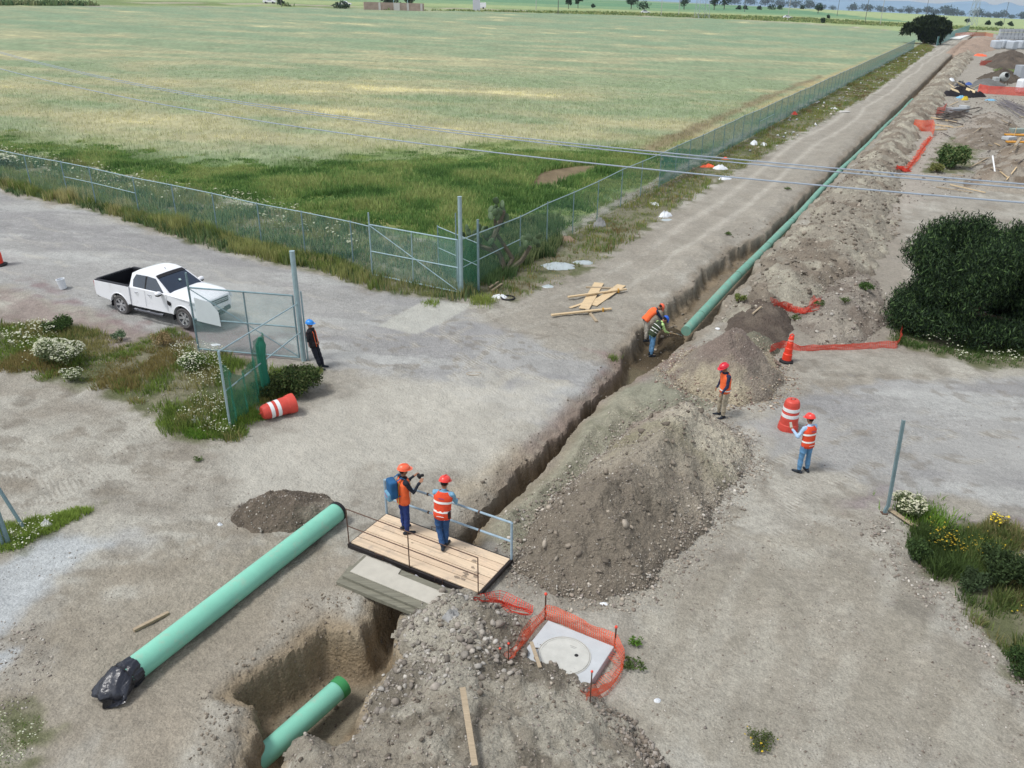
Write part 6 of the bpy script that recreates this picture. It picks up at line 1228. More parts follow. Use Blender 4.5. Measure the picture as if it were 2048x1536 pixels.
    def strip(x0, x1, y0, y1, nm, m, pr=.012):
        V = []; N = 7
        for x, yw in ((x0, y0), (x1, y1)):
            for i in range(N):
                u = -1 + 2 * i / (N - 1); z = zt_(x); V.append((x + sh_ + pr + .03 * (1 - abs(u) ** 2) * (1 if pr > 0 else -1) * .3, u * yw, z + abs(pr) - .035 * abs(u) ** 3 * (z - 1.1)))
        return MB().add(V, [(i, i + 1, N + i + 1, N + i) for i in range(N - 1)]).build(nm, m, t, True)
    strip(1.22, .52, .76, .63, 'windscreen', GLASS); strip(.60, .46, .645, .62, 'sun_band', DARK, .016)
    strip(-.735, -.65, .72, .60, 'rear_window', GLASS, -.012)
    MB().box((.95 + sh_, .02, 1.47), (.02, .08, .07), Euler((0, -.7, 0)).to_matrix()).build('sticker', mat('pale_sticker', (200, 224, 220), .5), t)
    for sy in (-1, 1):
        m = MB(); m.ball((.93 + sh_, sy * 1.03, 1.22), (.10, .13, .085), 14, 8); ob = m.build('mirror', PAINT, t, True); MB().ball((.925 + sh_, sy * 1.025, 1.18), (.105, .13, .07), 12, 6).build('mirror_base', DARK, ob, True); MB().tube([(.9 + sh_, sy * .84, 1.16), (.92 + sh_, sy * .96, 1.18)], .025, 6).build('arm', DARK, ob, True)
        for x in (-.46, .22): MB().tube([(x + sh_, sy * .90, 1.035), (x + .08 + sh_, sy * .945, 1.04), (x + .17 + sh_, sy * .90, 1.04)], .013, 6).build('door_handle', CHROME, t, True)
        for x in (.07, 1.16, -.68):
            g = MB(); g.beam((x + sh_, sy * (W + .001), .56), (x + sh_, sy * (W - .02), 1.16), .006, .006); g.build('door_gap', mat('gap_grey', (150, 152, 158), .8), t)
        s = MB(); s.tube([(-.5 + sh_, sy * .98, .38), (.95 + sh_, sy * .98, .38)], .045, 10); s.tube([(-.3 + sh_, sy * .7, .42), (-.3 + sh_, sy * .98, .38)], .025, 6); s.tube([(.8 + sh_, sy * .7, .42), (.8 + sh_, sy * .98, .38)], .025, 6); ob = s.build('side_step', mat('step_metal', (96, 98, 104), .4, .1, 9, metal=.5), t, True)
        for x in (-.42, .22, .88): MB().box((x + sh_, sy * .985, .425), (.16, .08, .01)).build('step_pad', CHROME, ob)
        MB().prism([(1.2 + sh_, .98), (1.36 + sh_, .93), (1.38 + sh_, .83), (1.28 + sh_, .78), (1.2 + sh_, .84)], sy * (W + .0), sy * (W + .012)).build('wing_vent', DARK, t)
        V = [(2.62, .80, .98), (2.30, .90, 1.03), (2.22, .905, .95), (2.5, .86, .82), (2.68, .78, .80)]; n = 5
        MB().add([(x + sh_ + .005, sy * (y + .004), z) for x, y, z in V], [tuple(range(n)) if sy > 0 else tuple(range(n - 1, -1, -1))]).build('headlight', mat('lamp_glass', (200, 208, 214), .12, .05, 9, spec=.8), t)
        MB().box((-2.565 + sh_, sy * .86, .98), (.07, .11, .36)).build('tail_light', mat('red_lamp', (176, 30, 44), .25, .05, 9), t, bevel=.012)
        MB().box((xr - .46, sy * .80, .42), (.02, .24, .3)).build('mud_flap', DARK, t); MB().box((xf - .50, sy * .82, .36), (.02, .2, .22)).build('mud_flap', DARK, t)
        a = MB(); a.tube([(xr - .47 * math.cos(math.radians(q)) * 1.0, sy * (W + .004), .39 + .475 * math.sin(math.radians(q))) for q in range(10, 171, 10)], .018, 6); a.tube([(xf - .48 * math.cos(math.radians(q)), sy * (W - .01), .39 + .485 * math.sin(math.radians(q))) for q in range(10, 171, 10)], .018, 6); a.build('arch_lip', PAINT, t, True)
    gr = MB(); gr.box((2.735 + sh_, 0, .90), (.04, 1.0, .20)); gr.build('grille', DARK, t, bevel=.02); 
    for z_ in (.95, .89): MB().box((2.765 + sh_, 0, z_), (.03, .96, .028)).build('grille_bar', CHROME, t, bevel=.006)
    MB().box((2.70 + sh_, 0, .55), (.12, 1.1, .16)).build('lower_grille', DARK, t, bevel=.02)
    MB().box((2.765 + sh_, 0, .66), (.01, .42, .11)).build('number_plate', mat('plate', (220, 224, 220), .5), t)
    rb = MB(); rb.box((-2.62 + sh_, 0, .55), (.14, 1.6, .16)); rb.build('rear_bumper', CHROME, t, bevel=.02)
    MB().box((-.1, 0, .42), (4.2, .9, .14)).build('chassis', DARK, t); MB().box((xf, 0, .62), (1.0, 1.3, .5)).build('wheel_well', DARK, t); MB().box((xr, 0, .5), (.9, 1.2, .2)).build('axle_housing', DARK, t)
    MB().tube([(.30 + sh_, .02, 1.79), (.26 + sh_, .02, 1.83)], .012, 6).build('aerial', DARK, t)
    for x in (xf, xr):
        for sy in (-1, 1): wheel(t, x, sy * .79, out=-sy if False else (1 if sy > 0 else -1) * 1)
    return t
pickup()
# ------------------------------------------------------------------ traffic drums and cones
ORG = mat('faded_orange_plastic', (206, 78, 66), .45, .1, 6); ORB = mat('bright_orange_plastic', (232, 68, 46), .4, .08, 6); WHT = mat('white_band', (232, 234, 234), .45, .06, 8)
def drum(M, label, base):
    t = bpy.data.objects.new('traffic_drum', None); C.objects.link(t); t.matrix_world = M; tag(t, label, 'traffic drum'); n = 10
    b = MB(); b.lathe([(.30, 0), (.30, .10), (.28, .22), (.265, .24), (.258, .44), (.25, .45), (.248, .62), (.24, .63), (.238, .80), (.23, .81), (.228, .88), (.20, .97), (.17, 1.0), (.10, 1.01)], 22); b.build('body', ORG, t, True, angle=25)
    for z0, z1, r0, r1 in ((.47, .58, .251, .249), (.67, .78, .241, .239)): q = MB(); q.lathe([(r0, z0), (r0 + .004, z0 + .004), (r1 + .004, z1 - .004), (r1, z1)], 22, cap=False); q.build('white_band', WHT, t, True)
    q = MB(); q.box((0, 0, 1.03), (.15, .03, .07)); q.build('handle', ORG, t, bevel=.01); q = MB(); q.box((0, 0, 1.035), (.08, .036, .03)); q.build('handle_hole', mat('pale_hole', (214, 170, 160), .7), t); return t
b = GT(1575, 858); h = (height_to(b, 795)) / 1.06; drum(Matrix.Translation(Vector(b)) @ Matrix.Rotation(.04, 4, 'X') @ Matrix.Scale(max(.95, min(h, 1.12)), 4), 'upright orange and white drum in front of the man in light blue', b)
a = GT(590, 822); c = GT(513, 843); v = Vector(c - a); v.z = -.06; R_ = v.to_track_quat('Z', 'Y').to_matrix().to_4x4(); drum(Matrix.Translation(Vector((a[0], a[1], a[2] + .28))) @ R_ @ Matrix.Rotation(.6, 4, 'Z'), 'orange and white drum lying on its side by the torn netting', a)
def cone(base, label, h, lean=0, lz=0):
    t = empty('traffic_cone', base, 0, label, 'traffic cone'); t.rotation_euler = (0, lean, lz); k = h / 1.2
    q = MB(); q.lathe([(.29 * k, 0), (.29 * k, .05), (.22 * k, .09), (.2 * k, .1)], 8); q.build('rubber_base', BLK, t, bevel=.01)
    q = MB(); q.lathe([(.185 * k, .09), (.18 * k, .3 * h), (.155 * k, .32 * h), (.15 * k, .5 * h), (.13 * k, .52 * h), (.125 * k, .7 * h), (.105 * k, .72 * h), (.10 * k, .86 * h), (.085 * k, .9 * h), (.05 * k, .93 * h)], 20); q.build('body', ORB, t, True, angle=25)
    q = MB(); q.tube([(-.07 * k, 0, .88 * h), (-.07 * k, 0, .96 * h), (0, 0, h), (.07 * k, 0, .96 * h), (.07 * k, 0, .88 * h)], .028 * k, 8); q.build('handle', ORB, t, True); q = MB(); q.lathe([(.113 * k, .76 * h), (.108 * k, .82 * h)], 20, cap=False); q.build('pale_band', mat('dirty_band', (224, 150, 136), .6), t, True); return t
b = GT(1572, 724); cone(b, 'tall bright orange cone with black base beside the cone-shaped heap', height_to(b, 668), .06)
b = GG(-6, 530); cone(b, 'orange cone cut off by the left edge of the road', 1.75)
# ------------------------------------------------------------------ manhole slab and orange netting
NET = mat('orange_netting', (250, 108, 70), .6, .12, 8); NETR = mat('red_netting', (222, 80, 62), .6, .15, 8); CONC = mat('pale_concrete', (186, 190, 192), .85, .07, 4, bump=.12)
def manhole():
    z = .20; c = [G(*p, z) for p in ((1094, 1243), (1226, 1297), (1194, 1362), (1059, 1300))]
    ex = (c[1] - c[0])[:2]; L = np.linalg.norm(ex); ex /= L; ey = np.array([-ex[1], ex[0]]); cen = c[0][:2] + ex * L / 2 - ey * L * .46
    t = empty('manhole_slab', (cen[0], cen[1], float(T(*cen)) + z - .22), math.atan2(ex[1], ex[0]), 'square concrete manhole slab with a round cover, half buried in rubble', 'manhole slab')
    MB().box((0, 0, .11), (L, L, .22)).build('slab', CONC, t, bevel=.012)
    r = L * .335; q = MB(); q.lathe([(r + .03, .221), (r + .03, .232), (r + .012, .236), (r + .012, .224), (r, .224), (r, .238), (r - .03, .240), (r - .03, .233), (0.001, .233)], 56, cap=False); q.build('cover', mat('cover_concrete', (190, 190, 183), .85, .09, 5, bump=.1), t, True, angle=20)
    MB().lathe([(.04, .2335), (.035, .236), (.0, .236)], 14, Matrix.Translation((r * .42, r * .25, 0))).build('lifting_hole', BLK, t)
    q = MB(); q.box((r * .1, r * .62, .2345), (.14, .01, .003)); q.box((r * .12, r * .55, .2345), (.1, .01, .003)); q.build('cast_marks', mat('cast_mark', (150, 150, 146), .8), t)
    x, y, sz = scatter(GP([(1060, 1300), (1085, 1300), (1120, 1330), (1165, 1372), (1185, 1410), (1130, 1385), (1080, 1340)]), 260, .02, .075, 77, None, 2.0)
    rocks('stones', np.stack([x, y, T(x, y) + z * .75 + sz * .2], 1), sz, [(130, 122, 110), (160, 152, 142), (110, 102, 92)], 'dark stones spilled over the buried corner of the manhole slab', 77)
manhole()
def net(name, label, base, hts, m, cell=.055, sw=.011, seed=1, droop=.12, parent=None, cat='safety netting', wob=.05, nv=None, tilt=None):
    """netting hung along a ground path: base points (x,y,z), heights"""
    rs = np.random.RandomState(seed); P = np.array(base, float); L = np.r_[0, np.cumsum(np.linalg.norm(np.diff(P, axis=0), axis=1))]; nu = max(4, int(L[-1] / cell)); u = np.linspace(0, L[-1], nu + 1)
    B = np.stack([np.interp(u, L, P[:, i]) for i in range(3)], 1); hh = np.interp(u, L, hts); nv = nv or max(3, int(max(hts) / cell)); k = np.linspace(0, 1, nv + 1)
    tg = np.gradient(B, axis=0); tg /= np.linalg.norm(tg, axis=1)[:, None] + 1e-9; nn = np.stack([tg[:, 1], -tg[:, 0], 0 * tg[:, 0]], 1)
    U, K = np.meshgrid(u, k, indexing='ij'); off = (fbm(U * 2.2, K * 2 + seed, seed, 4) - .5) * 2 * wob * (.4 + K); dz = -droop * (fbm(U * 1.1, K * 0, seed + 3, 3)) * K
    Q = B[:, None, :] + nn[:, None, :] * off[..., None]; Q[..., 2] += hh[:, None] * k[None] + dz * hh[:, None] * 2
    if tilt is not None: Q[..., :2] += nn[:, None, :2] * (K * tilt)[..., None]
    o = P.mean(0); t = parent or empty(name, o, 0, label, cat); Q = Q - o; V = []; Fs = []; c = 0
    def strips(A, side):                              # A (m, n, 3) lines ; flat ribbons
        nonlocal c
        D = side * sw / 2; v = np.stack([A - D, A + D], 2).reshape(-1, 3); m_, n_ = A.shape[:2]; i, j = np.meshgrid(np.arange(m_), np.arange(n_ - 1), indexing='ij'); b = ((i * n_ + j) * 2).ravel() + c
        V.append(v); Fs.append(np.stack([b, b + 1, b + 3, b + 2], 1)); c += len(v)
    strips(np.transpose(Q, (1, 0, 2)), np.array([0, 0, 1.])); strips(Q, np.broadcast_to(tg[:, None, :], Q.shape))
    g = npmesh('netting', np.concatenate(V), np.concatenate(Fs), m, t); return t
def stake(px, py, top, label, r=.012, redtop=True):
    b = GT(px, py); h = height_to(b, top); t = empty('stake', b, 0, label, 'stake'); MB().tube([(0, 0, -.2), (.0, 0, h)], r, 6).build('rod', RUST, t, True); 
    if redtop: MB().ball((0, 0, h), r * 2.1, 8, 6).build('red_cap', NETR, t, True)
    return b, h
def gtl(pts): return [GT(a, b) for a, b in pts]
stake(1090, 1240, 1188, 'tallest red-topped stake at the back corner of the manhole netting', .016); stake(1229, 1296, 1254, 'red-topped stake at the right back corner of the manhole netting', .016)
stake(1180, 1404, 1343, 'red-topped stake at the front of the manhole netting'); stake(1017, 1325, 1287, 'thin red-capped stake standing just left of the manhole netting'); stake(1000, 1306, 1297, 'short red-capped stake almost buried left of the manhole netting')
net('safety_netting', 'orange safety netting round three sides of the manhole slab', gtl([(1022, 1324), (1048, 1290), (1070, 1262), (1090, 1240), (1130, 1252), (1180, 1275), (1229, 1298), (1243, 1320), (1240, 1350), (1222, 1375), (1195, 1392), (1172, 1402)]), [.15, .28, .38, .50, .46, .42, .42, .34, .30, .28, .3, .34], NET, .045, .013, 3, .2, wob=.09)
net('safety_netting', 'orange netting bunched on the ground along the left of the manhole slab', gtl([(1022, 1322), (1045, 1288), (1068, 1264), (1088, 1244)]), [.12, .18, .2, .18], NET, .055, .010, 4, .2, wob=.1, tilt=-.12)
net('safety_netting', 'orange netting slumped on the ground at the right of the manhole slab', gtl([(1236, 1310), (1245, 1335), (1238, 1362), (1215, 1388), (1185, 1404)]), [.14, .18, .16, .2, .16], NET, .06, .010, 5, .2, wob=.1, tilt=.2)
def crumple(label, pts, w_, m, seed, hgt=.1, name='crumpled_netting', cat='safety netting', cell=.05, sw=.013):
    P = np.array(gtl(pts)); P[:, 2] += .02; t = empty(name, P.mean(0), 0, label, cat)
    for i in range(3):
        rs = np.random.RandomState(seed + i); Q = P + rs.normal(0, w_ * .22, P.shape) * [1, 1, .1]; o = P.mean(0)
        B = [q + np.array([0, 0, .01]) for q in Q]; net(name, None, B, [hgt * rs.uniform(.6, 1.3) for _ in B], m, cell, sw, seed + i * 7, .4, parent=t, wob=w_ * .35, nv=max(4, int(w_ / cell)), tilt=w_ * (i - 1) * .6)
    return t
crumple('red netting crumpled on the ground beside the footbridge corner', [(950, 1200), (975, 1208), (1000, 1208), (1030, 1218), (1058, 1228)], .28, NETR, 11, .16)
crumple('orange netting lying on the spoil, upper of two by the pipeline', [(1548, 612), (1575, 622), (1605, 628), (1622, 622), (1630, 603)], .4, NETR, 21, .35, cell=.08, sw=.02)
net('safety_netting', 'low orange netting strip running from the tall cone towards the big dark tree', gtl([(1540, 705), (1565, 695), (1600, 702), (1660, 700), (1730, 698), (1795, 697), (1800, 670), (1806, 640), (1812, 622)]), [.22, .3, .22, .24, .28, .3, .45, .7, .6], NETR, .07, .018, 6, .12, wob=.1)
# ------------------------------------------------------------------ overhead cables
CAB = mat('aluminium_cable', (158, 170, 184), .5, .08, 3, metal=.3)
def cable(label, pts, r, dz=0., z0=8.3):
    a = GZ(pts[0][0], pts[0][1], z0); b = GZ(pts[-1][0], pts[-1][1], z0); d = (b - a)[:2]; L = np.linalg.norm(d); d /= L; nrm_ = np.array([d[1], -d[0]]); Q = []
    for px, py in pts:
        v = ray(px, py); k = (a[:2] @ nrm_) / (v[:2] @ nrm_); p = np.array([0, 0, H]) + v * k; Q.append([(p[:2] - a[:2]) @ d, p[2]])
    Q = np.array(Q); cf = np.polyfit(Q[:, 0], Q[:, 1], 2); s_ = np.linspace(-25, L + 12, 60); P = [np.array([a[0] + d[0] * q, a[1] + d[1] * q, np.polyval(cf, q) + dz]) for q in s_]
    t = empty('power_cable', P[0], 0, label, 'power cable'); MB().tube([p - P[0] for p in P], r, 6).build('conductor', CAB, t, True); return P
up_ = [(0, 104), (239, 160), (468, 200), (900, 260), (1300, 307), (1800, 348), (2048, 364)]
lo_ = [(0, 138), (284, 200), (700, 268), (1300, 343), (1800, 385), (2048, 402)]
P1 = cable('upper of the two close overhead cables crossing the whole picture', up_, .015, .0); P2 = cable('lower of the two close overhead cables crossing the whole picture', up_, .015, -.08); cable('single lowest overhead cable crossing the whole picture', lo_, .016)
for i in range(30, 56, 5):
    q = (P1[i] + P2[i]) / 2; t = empty('cable_spacer', q, 0, 'small spacer clip between the two close overhead cables', 'spacer', 'spacers on the paired cables'); MB().beam(P1[i] - q, P2[i] - q + np.array([.12, 0, 0]), .02, .02, up=(0, 1, 0)).build('clip', CAB, t)
# ------------------------------------------------------------------ litter and loose things near the gate
PLG = mat('grey_plastic_sheet', (172, 182, 184), .35, .12, 3, bump=.4, bscale=5, bdist=.05); PLW = mat('white_plastic', (226, 230, 234), .4, .06, 5, bump=.4, bscale=8)
def lump(name, label, c, rx, ry, h, m, seed, cat='litter', rot=0., sharp=.35):
    b = GT(*c) if len(c) == 2 else np.array(c); t = empty(name, b, rot, label, cat); V = []; n, k = 40, 12
    for i in range(k + 1):
        r = 1 - i / k
        for j in range(n):
            a = 2 * math.pi * j / n; rr = r * (1 + sharp * (float(fbm(math.cos(a) * 1.6 + seed, math.sin(a) * 1.6, seed, 4)) - .5) * 2); x, y = rx * rr * math.cos(a), ry * rr * math.sin(a)
            V.append((x, y, -.02 + (0 if i == 0 else h * (1 - r ** 2.2) * (.3 + .9 * float(fbm(x * 5 / max(rx, ry) + seed, y * 5 / max(rx, ry), seed + 4, 4)) + .5 * abs(float(fbm(x * 11 / max(rx, ry), y * 11 / max(rx, ry), seed + 9, 3)) - .5) * 2.6)) + .02 * (i > 0)))
    MB().add(V, [(i * n + j, i * n + (j + 1) % n, (i + 1) * n + (j + 1) % n, (i + 1) * n + j) for i in range(k) for j in range(n)]).build({'boulder': 'rock'}.get(name, 'body'), m, t, True, angle=60); return t
lump('plastic_sheet', 'large crumpled grey plastic sheet in the grass by the track', (1113, 533), .85, .5, .16, PLG, 1, 'plastic sheet'); lump('plastic_sheet', 'smaller crumpled grey plastic sheet right of the large one', (1165, 526), .5, .3, .12, PLG, 2, 'plastic sheet')
lump('boulder', 'grey boulder in the verge below the long fence', (1199, 452), .38, .3, .42, mat('grey_rock', (160, 160, 158), .9, .15, 4, bump=.5), 3, 'boulder'); lump('cardboard', 'crushed brown cardboard in the verge by the boulder', (1132, 480), .55, .3, .2, mat('brown_card', (158, 136, 116), .9, .15, 4, bump=.4), 4, 'cardboard')
for i, (c, rx, ry, h, lab) in enumerate([((1440, 338), .55, .25, .28, 'long white sack beside orange scraps below the power cables'), ((1448, 358), .5, .28, .2, 'white sack on the track edge just below the power cables'), ((1330, 432), .45, .32, .25, 'white sack with a grey sheet at the track edge'), ((1508, 288), .6, .3, .3, 'white sack farther up the fence verge'), ((1528, 290), .4, .25, .2, 'small white sack touching the farther white sack'), ((1310, 408), .5, .22, .1, 'flat pale plastic in the grass above the white sack with the grey sheet'), ((1668, 218), .5, .3, .15, 'pale litter on the verge beside the concrete pad')]):
    lump('sack', lab, c, rx, ry, h, PLW, 20 + i, 'sack', rot=.4 * i, sharp=.5)
lump('plastic_sheet', 'flat grey sheet next to the white sack at the track edge', (1336, 440), .5, .3, .03, PLG, 30, 'plastic sheet'); lump('netting_scrap', 'orange netting scrap beside the long white sack', (1417, 334), .55, .3, .2, NET, 31, 'safety netting'); lump('netting_scrap', 'small orange scrap in the verge right of the long white sack', (1450, 318), .3, .2, .15, NET, 32, 'safety netting'); lump('netting_scrap', 'orange scrap in the verge halfway along the fence', (1588, 229), .35, .25, .3, NETR, 33, 'safety netting')
lump('plastic_sheet', 'small grey sheet scrap on the dirt near the two short timbers', (1096, 573), .28, .2, .06, PLG, 34, 'plastic sheet'); lump('plastic_scrap', 'white plastic scraps next to the old tyre', (1000, 594), .4, .22, .1, PLW, 35, 'litter', sharp=.7)
b = GT(1016, 597); t = empty('tyre', b, 0, 'small old bicycle-sized tyre lying flat near the tall gate post', 'tyre'); MB().tube([(.27 * math.cos(a), .27 * math.sin(a), .035) for a in np.linspace(0, 2 * math.pi, 33)], .033, 8).build('rubber', BLK, t, True)
b = GT(127, 577); t = empty('bucket', b, 0, 'white plastic bucket standing alone on the road behind the pickup truck', 'bucket'); t.rotation_euler = (.04, -.1, 0); MB().lathe([(.13, 0), (.16, .38), (.17, .38), (.17, .41), (.15, .41), (.12, .03), (.001, .03)], 20, cap=False).build('body', PLW, t, True)
lump('plastic_scrap', 'white bag scrap beside the foot of the gate by the truck', (430, 690), .18, .1, .04, PLW, 36, 'litter', sharp=.6); lump('boulder', 'white stone in the grass beside the leaning posts', (93, 1052), .16, .12, .14, mat('white_rock', (206, 208, 204), .9, .1, 4, bump=.4), 37, 'boulder')
for i, (px, py) in enumerate([(380, 832), (392, 838), (405, 828), (412, 838), (398, 843), (408, 845), (418, 842), (388, 846)]):
    lump('white_stone', 'white stone in the small cluster at the foot of the weed island', (px, py), .11, .09, .12, mat('white_rock', (206, 208, 204), .9, .1, 4, bump=.4), 40 + i, 'stone')['group'] = 'white stones at the foot of the weed island'
lump('plastic_scrap', 'small white paper on the gravel near the big heap', (1208, 1208), .1, .05, .03, PLW, 50, 'litter'); lump('cup', 'crushed white cup on the gravel right of the manhole netting', (1315, 1402), .07, .05, .06, PLW, 51, 'litter'); lump('cup', 'white plastic cap lying on the ground beside the loose green pipe', (440, 1050), .07, .05, .06, PLW, 52, 'litter')
lump('boulder', 'pale boulder at the corner between grey boards and rubble', (905, 1236), .2, .15, .18, mat('grey_rock', (160, 160, 158)), 53, 'boulder'); lump('plastic_scrap', 'white disc on the spoil beside the trench and cone-shaped heap', (1435, 657), .1, .09, .03, PLW, 54, 'litter', sharp=.05)
x, y, rs = inpoly(GP([(1480, 300), (1620, 210), (1780, 120), (1850, 95), (1860, 105), (1740, 180), (1620, 262), (1510, 325)]), 160, 901, 0, .6); sz = rs.uniform(.05, .25, len(x)); rocks('litter', np.stack([x, y, Z(x, y) + .08], 1), sz, [(224, 226, 226), (200, 204, 206), (214, 206, 190)], 'scraps of white litter strewn along the far verge of the fence', 901, cat='litter')
lump('concrete_pad', 'pale concrete pad at the edge of the track', (1672, 222), 1.6, .9, .05, mat('pad_concrete', (188, 186, 180), .9, .08, 2), 55, 'concrete pad', sharp=.2)
def spare_ring(): 
    b = GT(948, 748); t = empty('rope', b, 0, 'loop of thin rope lying on the road near the trench', 'rope'); MB().tube([(.25 * math.cos(a), .12 * math.sin(a), .012) for a in np.linspace(.3, 5.6, 20)], .012, 5).build('cord', mat('tan_rope', (170, 156, 136), .9), t, True)
spare_ring()
# ------------------------------------------------------------------ the building site on the right
TIMB = mat('dark_timber', (92, 84, 78), .85, .25, 3, streak=(1, 6, 6)); STEEL = mat('steel_bars', (120, 114, 118), .5, .2, 5, metal=.3); CARD = mat('tan_board', (212, 192, 154), .8, .1, 3); YEL = mat('yellow_formwork', (214, 152, 50), .6, .12, 3); BLU = mat('blue_plastic', (120, 176, 206), .5, .1, 3)
def stick(name, label, a, b, r, m, lift=.15, cat='timber', group=None, sq=True):
    A = GT(*a); B = GT(*b); A[2] += lift; B[2] += lift; t = empty(name, A, 0, label, cat, group)
    (MB().beam((0, 0, 0), B - A, r, r * .7) if sq else MB().tube([(0, 0, 0), B - A], r / 2, 6)).build('bar', m, t); return t
rs = random.Random(12)
for i in range(22):
    x0 = rs.uniform(1870, 1925); y0 = rs.uniform(228, 246); stick('timber', 'dark timber in the low pile on the building site', (x0, y0), (x0 + rs.uniform(15, 42), y0 + rs.uniform(-9, 8)), .14, TIMB, rs.uniform(.1, .5), 'timber', 'dark timbers in the low pile')
for i, (a, b) in enumerate([((1862, 237), (1912, 247)), ((1864, 251), (1905, 256)), ((1866, 262), (1893, 261))]): stick('timber', ['topmost of the three long pale timbers', 'middle one of the three long pale timbers', 'lowest and shortest of the three long pale timbers'][i], a, b, .16, WOOD2, .12)
for i in range(14):
    x0 = 1985 + rs.uniform(0, 30); y0 = 202 + rs.uniform(0, 10); stick('steel_bar', 'long steel bar in the bundle running off the right edge', (x0, y0), (x0 + rs.uniform(40, 80), y0 + rs.uniform(18, 40)), .08, STEEL, rs.uniform(.1, .4), 'steel bar', 'long steel bars at the right edge', False)
def slabbox(name, label, px, py, w_, d_, h, m, rz=0., cat='box', lift=0., bev=.02, part='body', group=None):
    b = G(px, py); b[2] += lift; t = empty(name, b, rz, label, cat, group); MB().box((0, 0, h / 2), (w_, d_, h)).build(part, m, t, bevel=bev); return t
# rubbish heap
b = GT(1925, 190); rs = random.Random(31)
lump('rubbish_heap', 'dark heap of rubbish bags under tan boards on the building site', (1925, 192), 3.0, 1.9, 1.1, BLKC, 61, 'rubbish heap', sharp=.6)
for i, (px, py, a, w_, d_) in enumerate([(1903, 186, .3, 1.3, .9), (1920, 182, -.5, 1.2, .8), (1907, 194, .1, 1.3, .6), (1945, 188, .7, 1.5, 1.1), (1938, 194, -.2, 1.2, .6)]):
    q = GT(px, py); t = empty('board', q, a * 2, ['tan board leftmost on the rubbish heap', 'tan board at the top of the rubbish heap', 'tan board low on the left of the rubbish heap', 'large tan board on the right of the rubbish heap', 'tan board low on the right of the rubbish heap'][i], 'board'); MB().box((0, 0, .85), (w_, d_, .04), Euler((.5 * (-1) ** i, .3, 0)).to_matrix()).build('panel', CARD, t)
lump('plastic_bag', 'blue-white plastic bag on the rubbish heap', (1922, 196), .7, .4, .3, BLU, 62, 'bag'); lump('plastic_bag', 'light blue bag lying right of the rubbish heap', (1980, 201), .8, .35, .2, BLU, 63, 'bag'); lump('plastic_bag', 'yellow plastic in front of the rubbish heap', (1930, 200), .5, .3, .5, mat('yellow_plastic', (206, 180, 50), .5), 64, 'bag'); lump('plastic_bag', 'white bag behind the rubbish heap', (1902, 162), .6, .4, .4, PLW, 65, 'bag'); lump('plastic_bag', 'blue bag at the back of the rubbish heap', (1936, 170), .6, .4, .4, mat('mid_blue_plastic', (70, 100, 170), .5), 66, 'bag')
lump('plastic_bag', 'black bag at the back of the rubbish heap', (1921, 172), .9, .5, .7, BAG, 67, 'bag'); slabbox('metal_tray', 'grey sheet box in front of the rubbish heap', 1912, 225, 1.9, 1.3, .5, mat('grey_sheet_metal', (150, 154, 158), .6), .2, 'box'); slabbox('metal_tray', 'pale panel leaning on the grey sheet box', 1927, 222, .5, 1.2, .62, CONC, .3, 'panel')
# mixer
b = G(2005, 170); t = empty('concrete_mixer', b, 0, 'concrete mixer with an open drum behind the red netting', 'concrete mixer'); M = Matrix.Translation((0, 0, 1.2)) @ Matrix.Rotation(1.15, 4, 'X'); MB().lathe([(.35, -.75), (.62, -.45), (.72, 0), (.62, .35), (.42, .7), (.40, .7), (.58, .33), (.001, -.3)], 20, M, False).build('drum', mat('mixer_drum', (176, 180, 178), .6), t, True, angle=50)
MB().lathe([(.37, .4), (.001, .4)], 18, M, False).build('drum_shade_disc', BLK, t); MB().box((-1.1, .2, .75), (.8, .9, .8)).build('motor_housing', mat('mixer_drum', (176, 180, 178)), t, bevel=.08); q = MB()  # black disc in the drum mouth stands in for the shade within
for sx in (-.5, .5): q.tube([(sx, -.5, 0), (sx * .8, 0, 1.1)], .05, 6); q.tube([(sx, .5, 0), (sx * .8, 0, 1.1)], .05, 6)
q.build('stand', RUST, t)
def redfence(label, pts, h, m=NETR, cell=.12, sw=.06, seed=9): P = [G(a, b) for a, b in pts]; return net('safety_netting', label, P, [h] * len(P), m, cell, sw, seed, .05, wob=.1)
redfence('long red netting fence in front of the concrete mixer', [(1955, 184), (1975, 188), (2010, 190), (2048, 192), (2090, 194)], 1.1)
redfence('red netting at the foot of the farther dark soil heap', [(1960, 131), (1985, 131), (2005, 132)], .9, cell=.2, sw=.09); redfence('red netting scrap hanging left of the nearer timber pile', [(1872, 232), (1884, 230), (1890, 222)], .9, cell=.12, sw=.06)
net('safety_netting', 'orange netting standing at the end of the pale timbers', [G(*p) for p in ((1825, 262), (1843, 263), (1862, 262), (1866, 272))], [1.1, 1.1, 1.1, 1.0], NET, .09, .04, 12, .05); crumple('red netting trailing along the ground towards the spoil bank', [(1862, 275), (1850, 290), (1838, 310), (1825, 328), (1815, 338)], .35, NET, 41, .15, cell=.12, sw=.035); crumple('bright red netting bundle at the foot of the spoil bank', [(1792, 340), (1800, 338), (1810, 344), (1816, 343)], .5, NETR, 51, .3, cell=.08, sw=.03)
redfence('orange tape fence at the far end of the site', [(1900, 76), (1930, 72), (1970, 72), (1985, 75)], 1.2, mat('pale_orange_net', (206, 140, 112), .7), .4, .22); lump('netting_scrap', 'orange scrap on the far bank', (1960, 112), 1.6, 1.2, .5, NET, 70, 'safety netting')
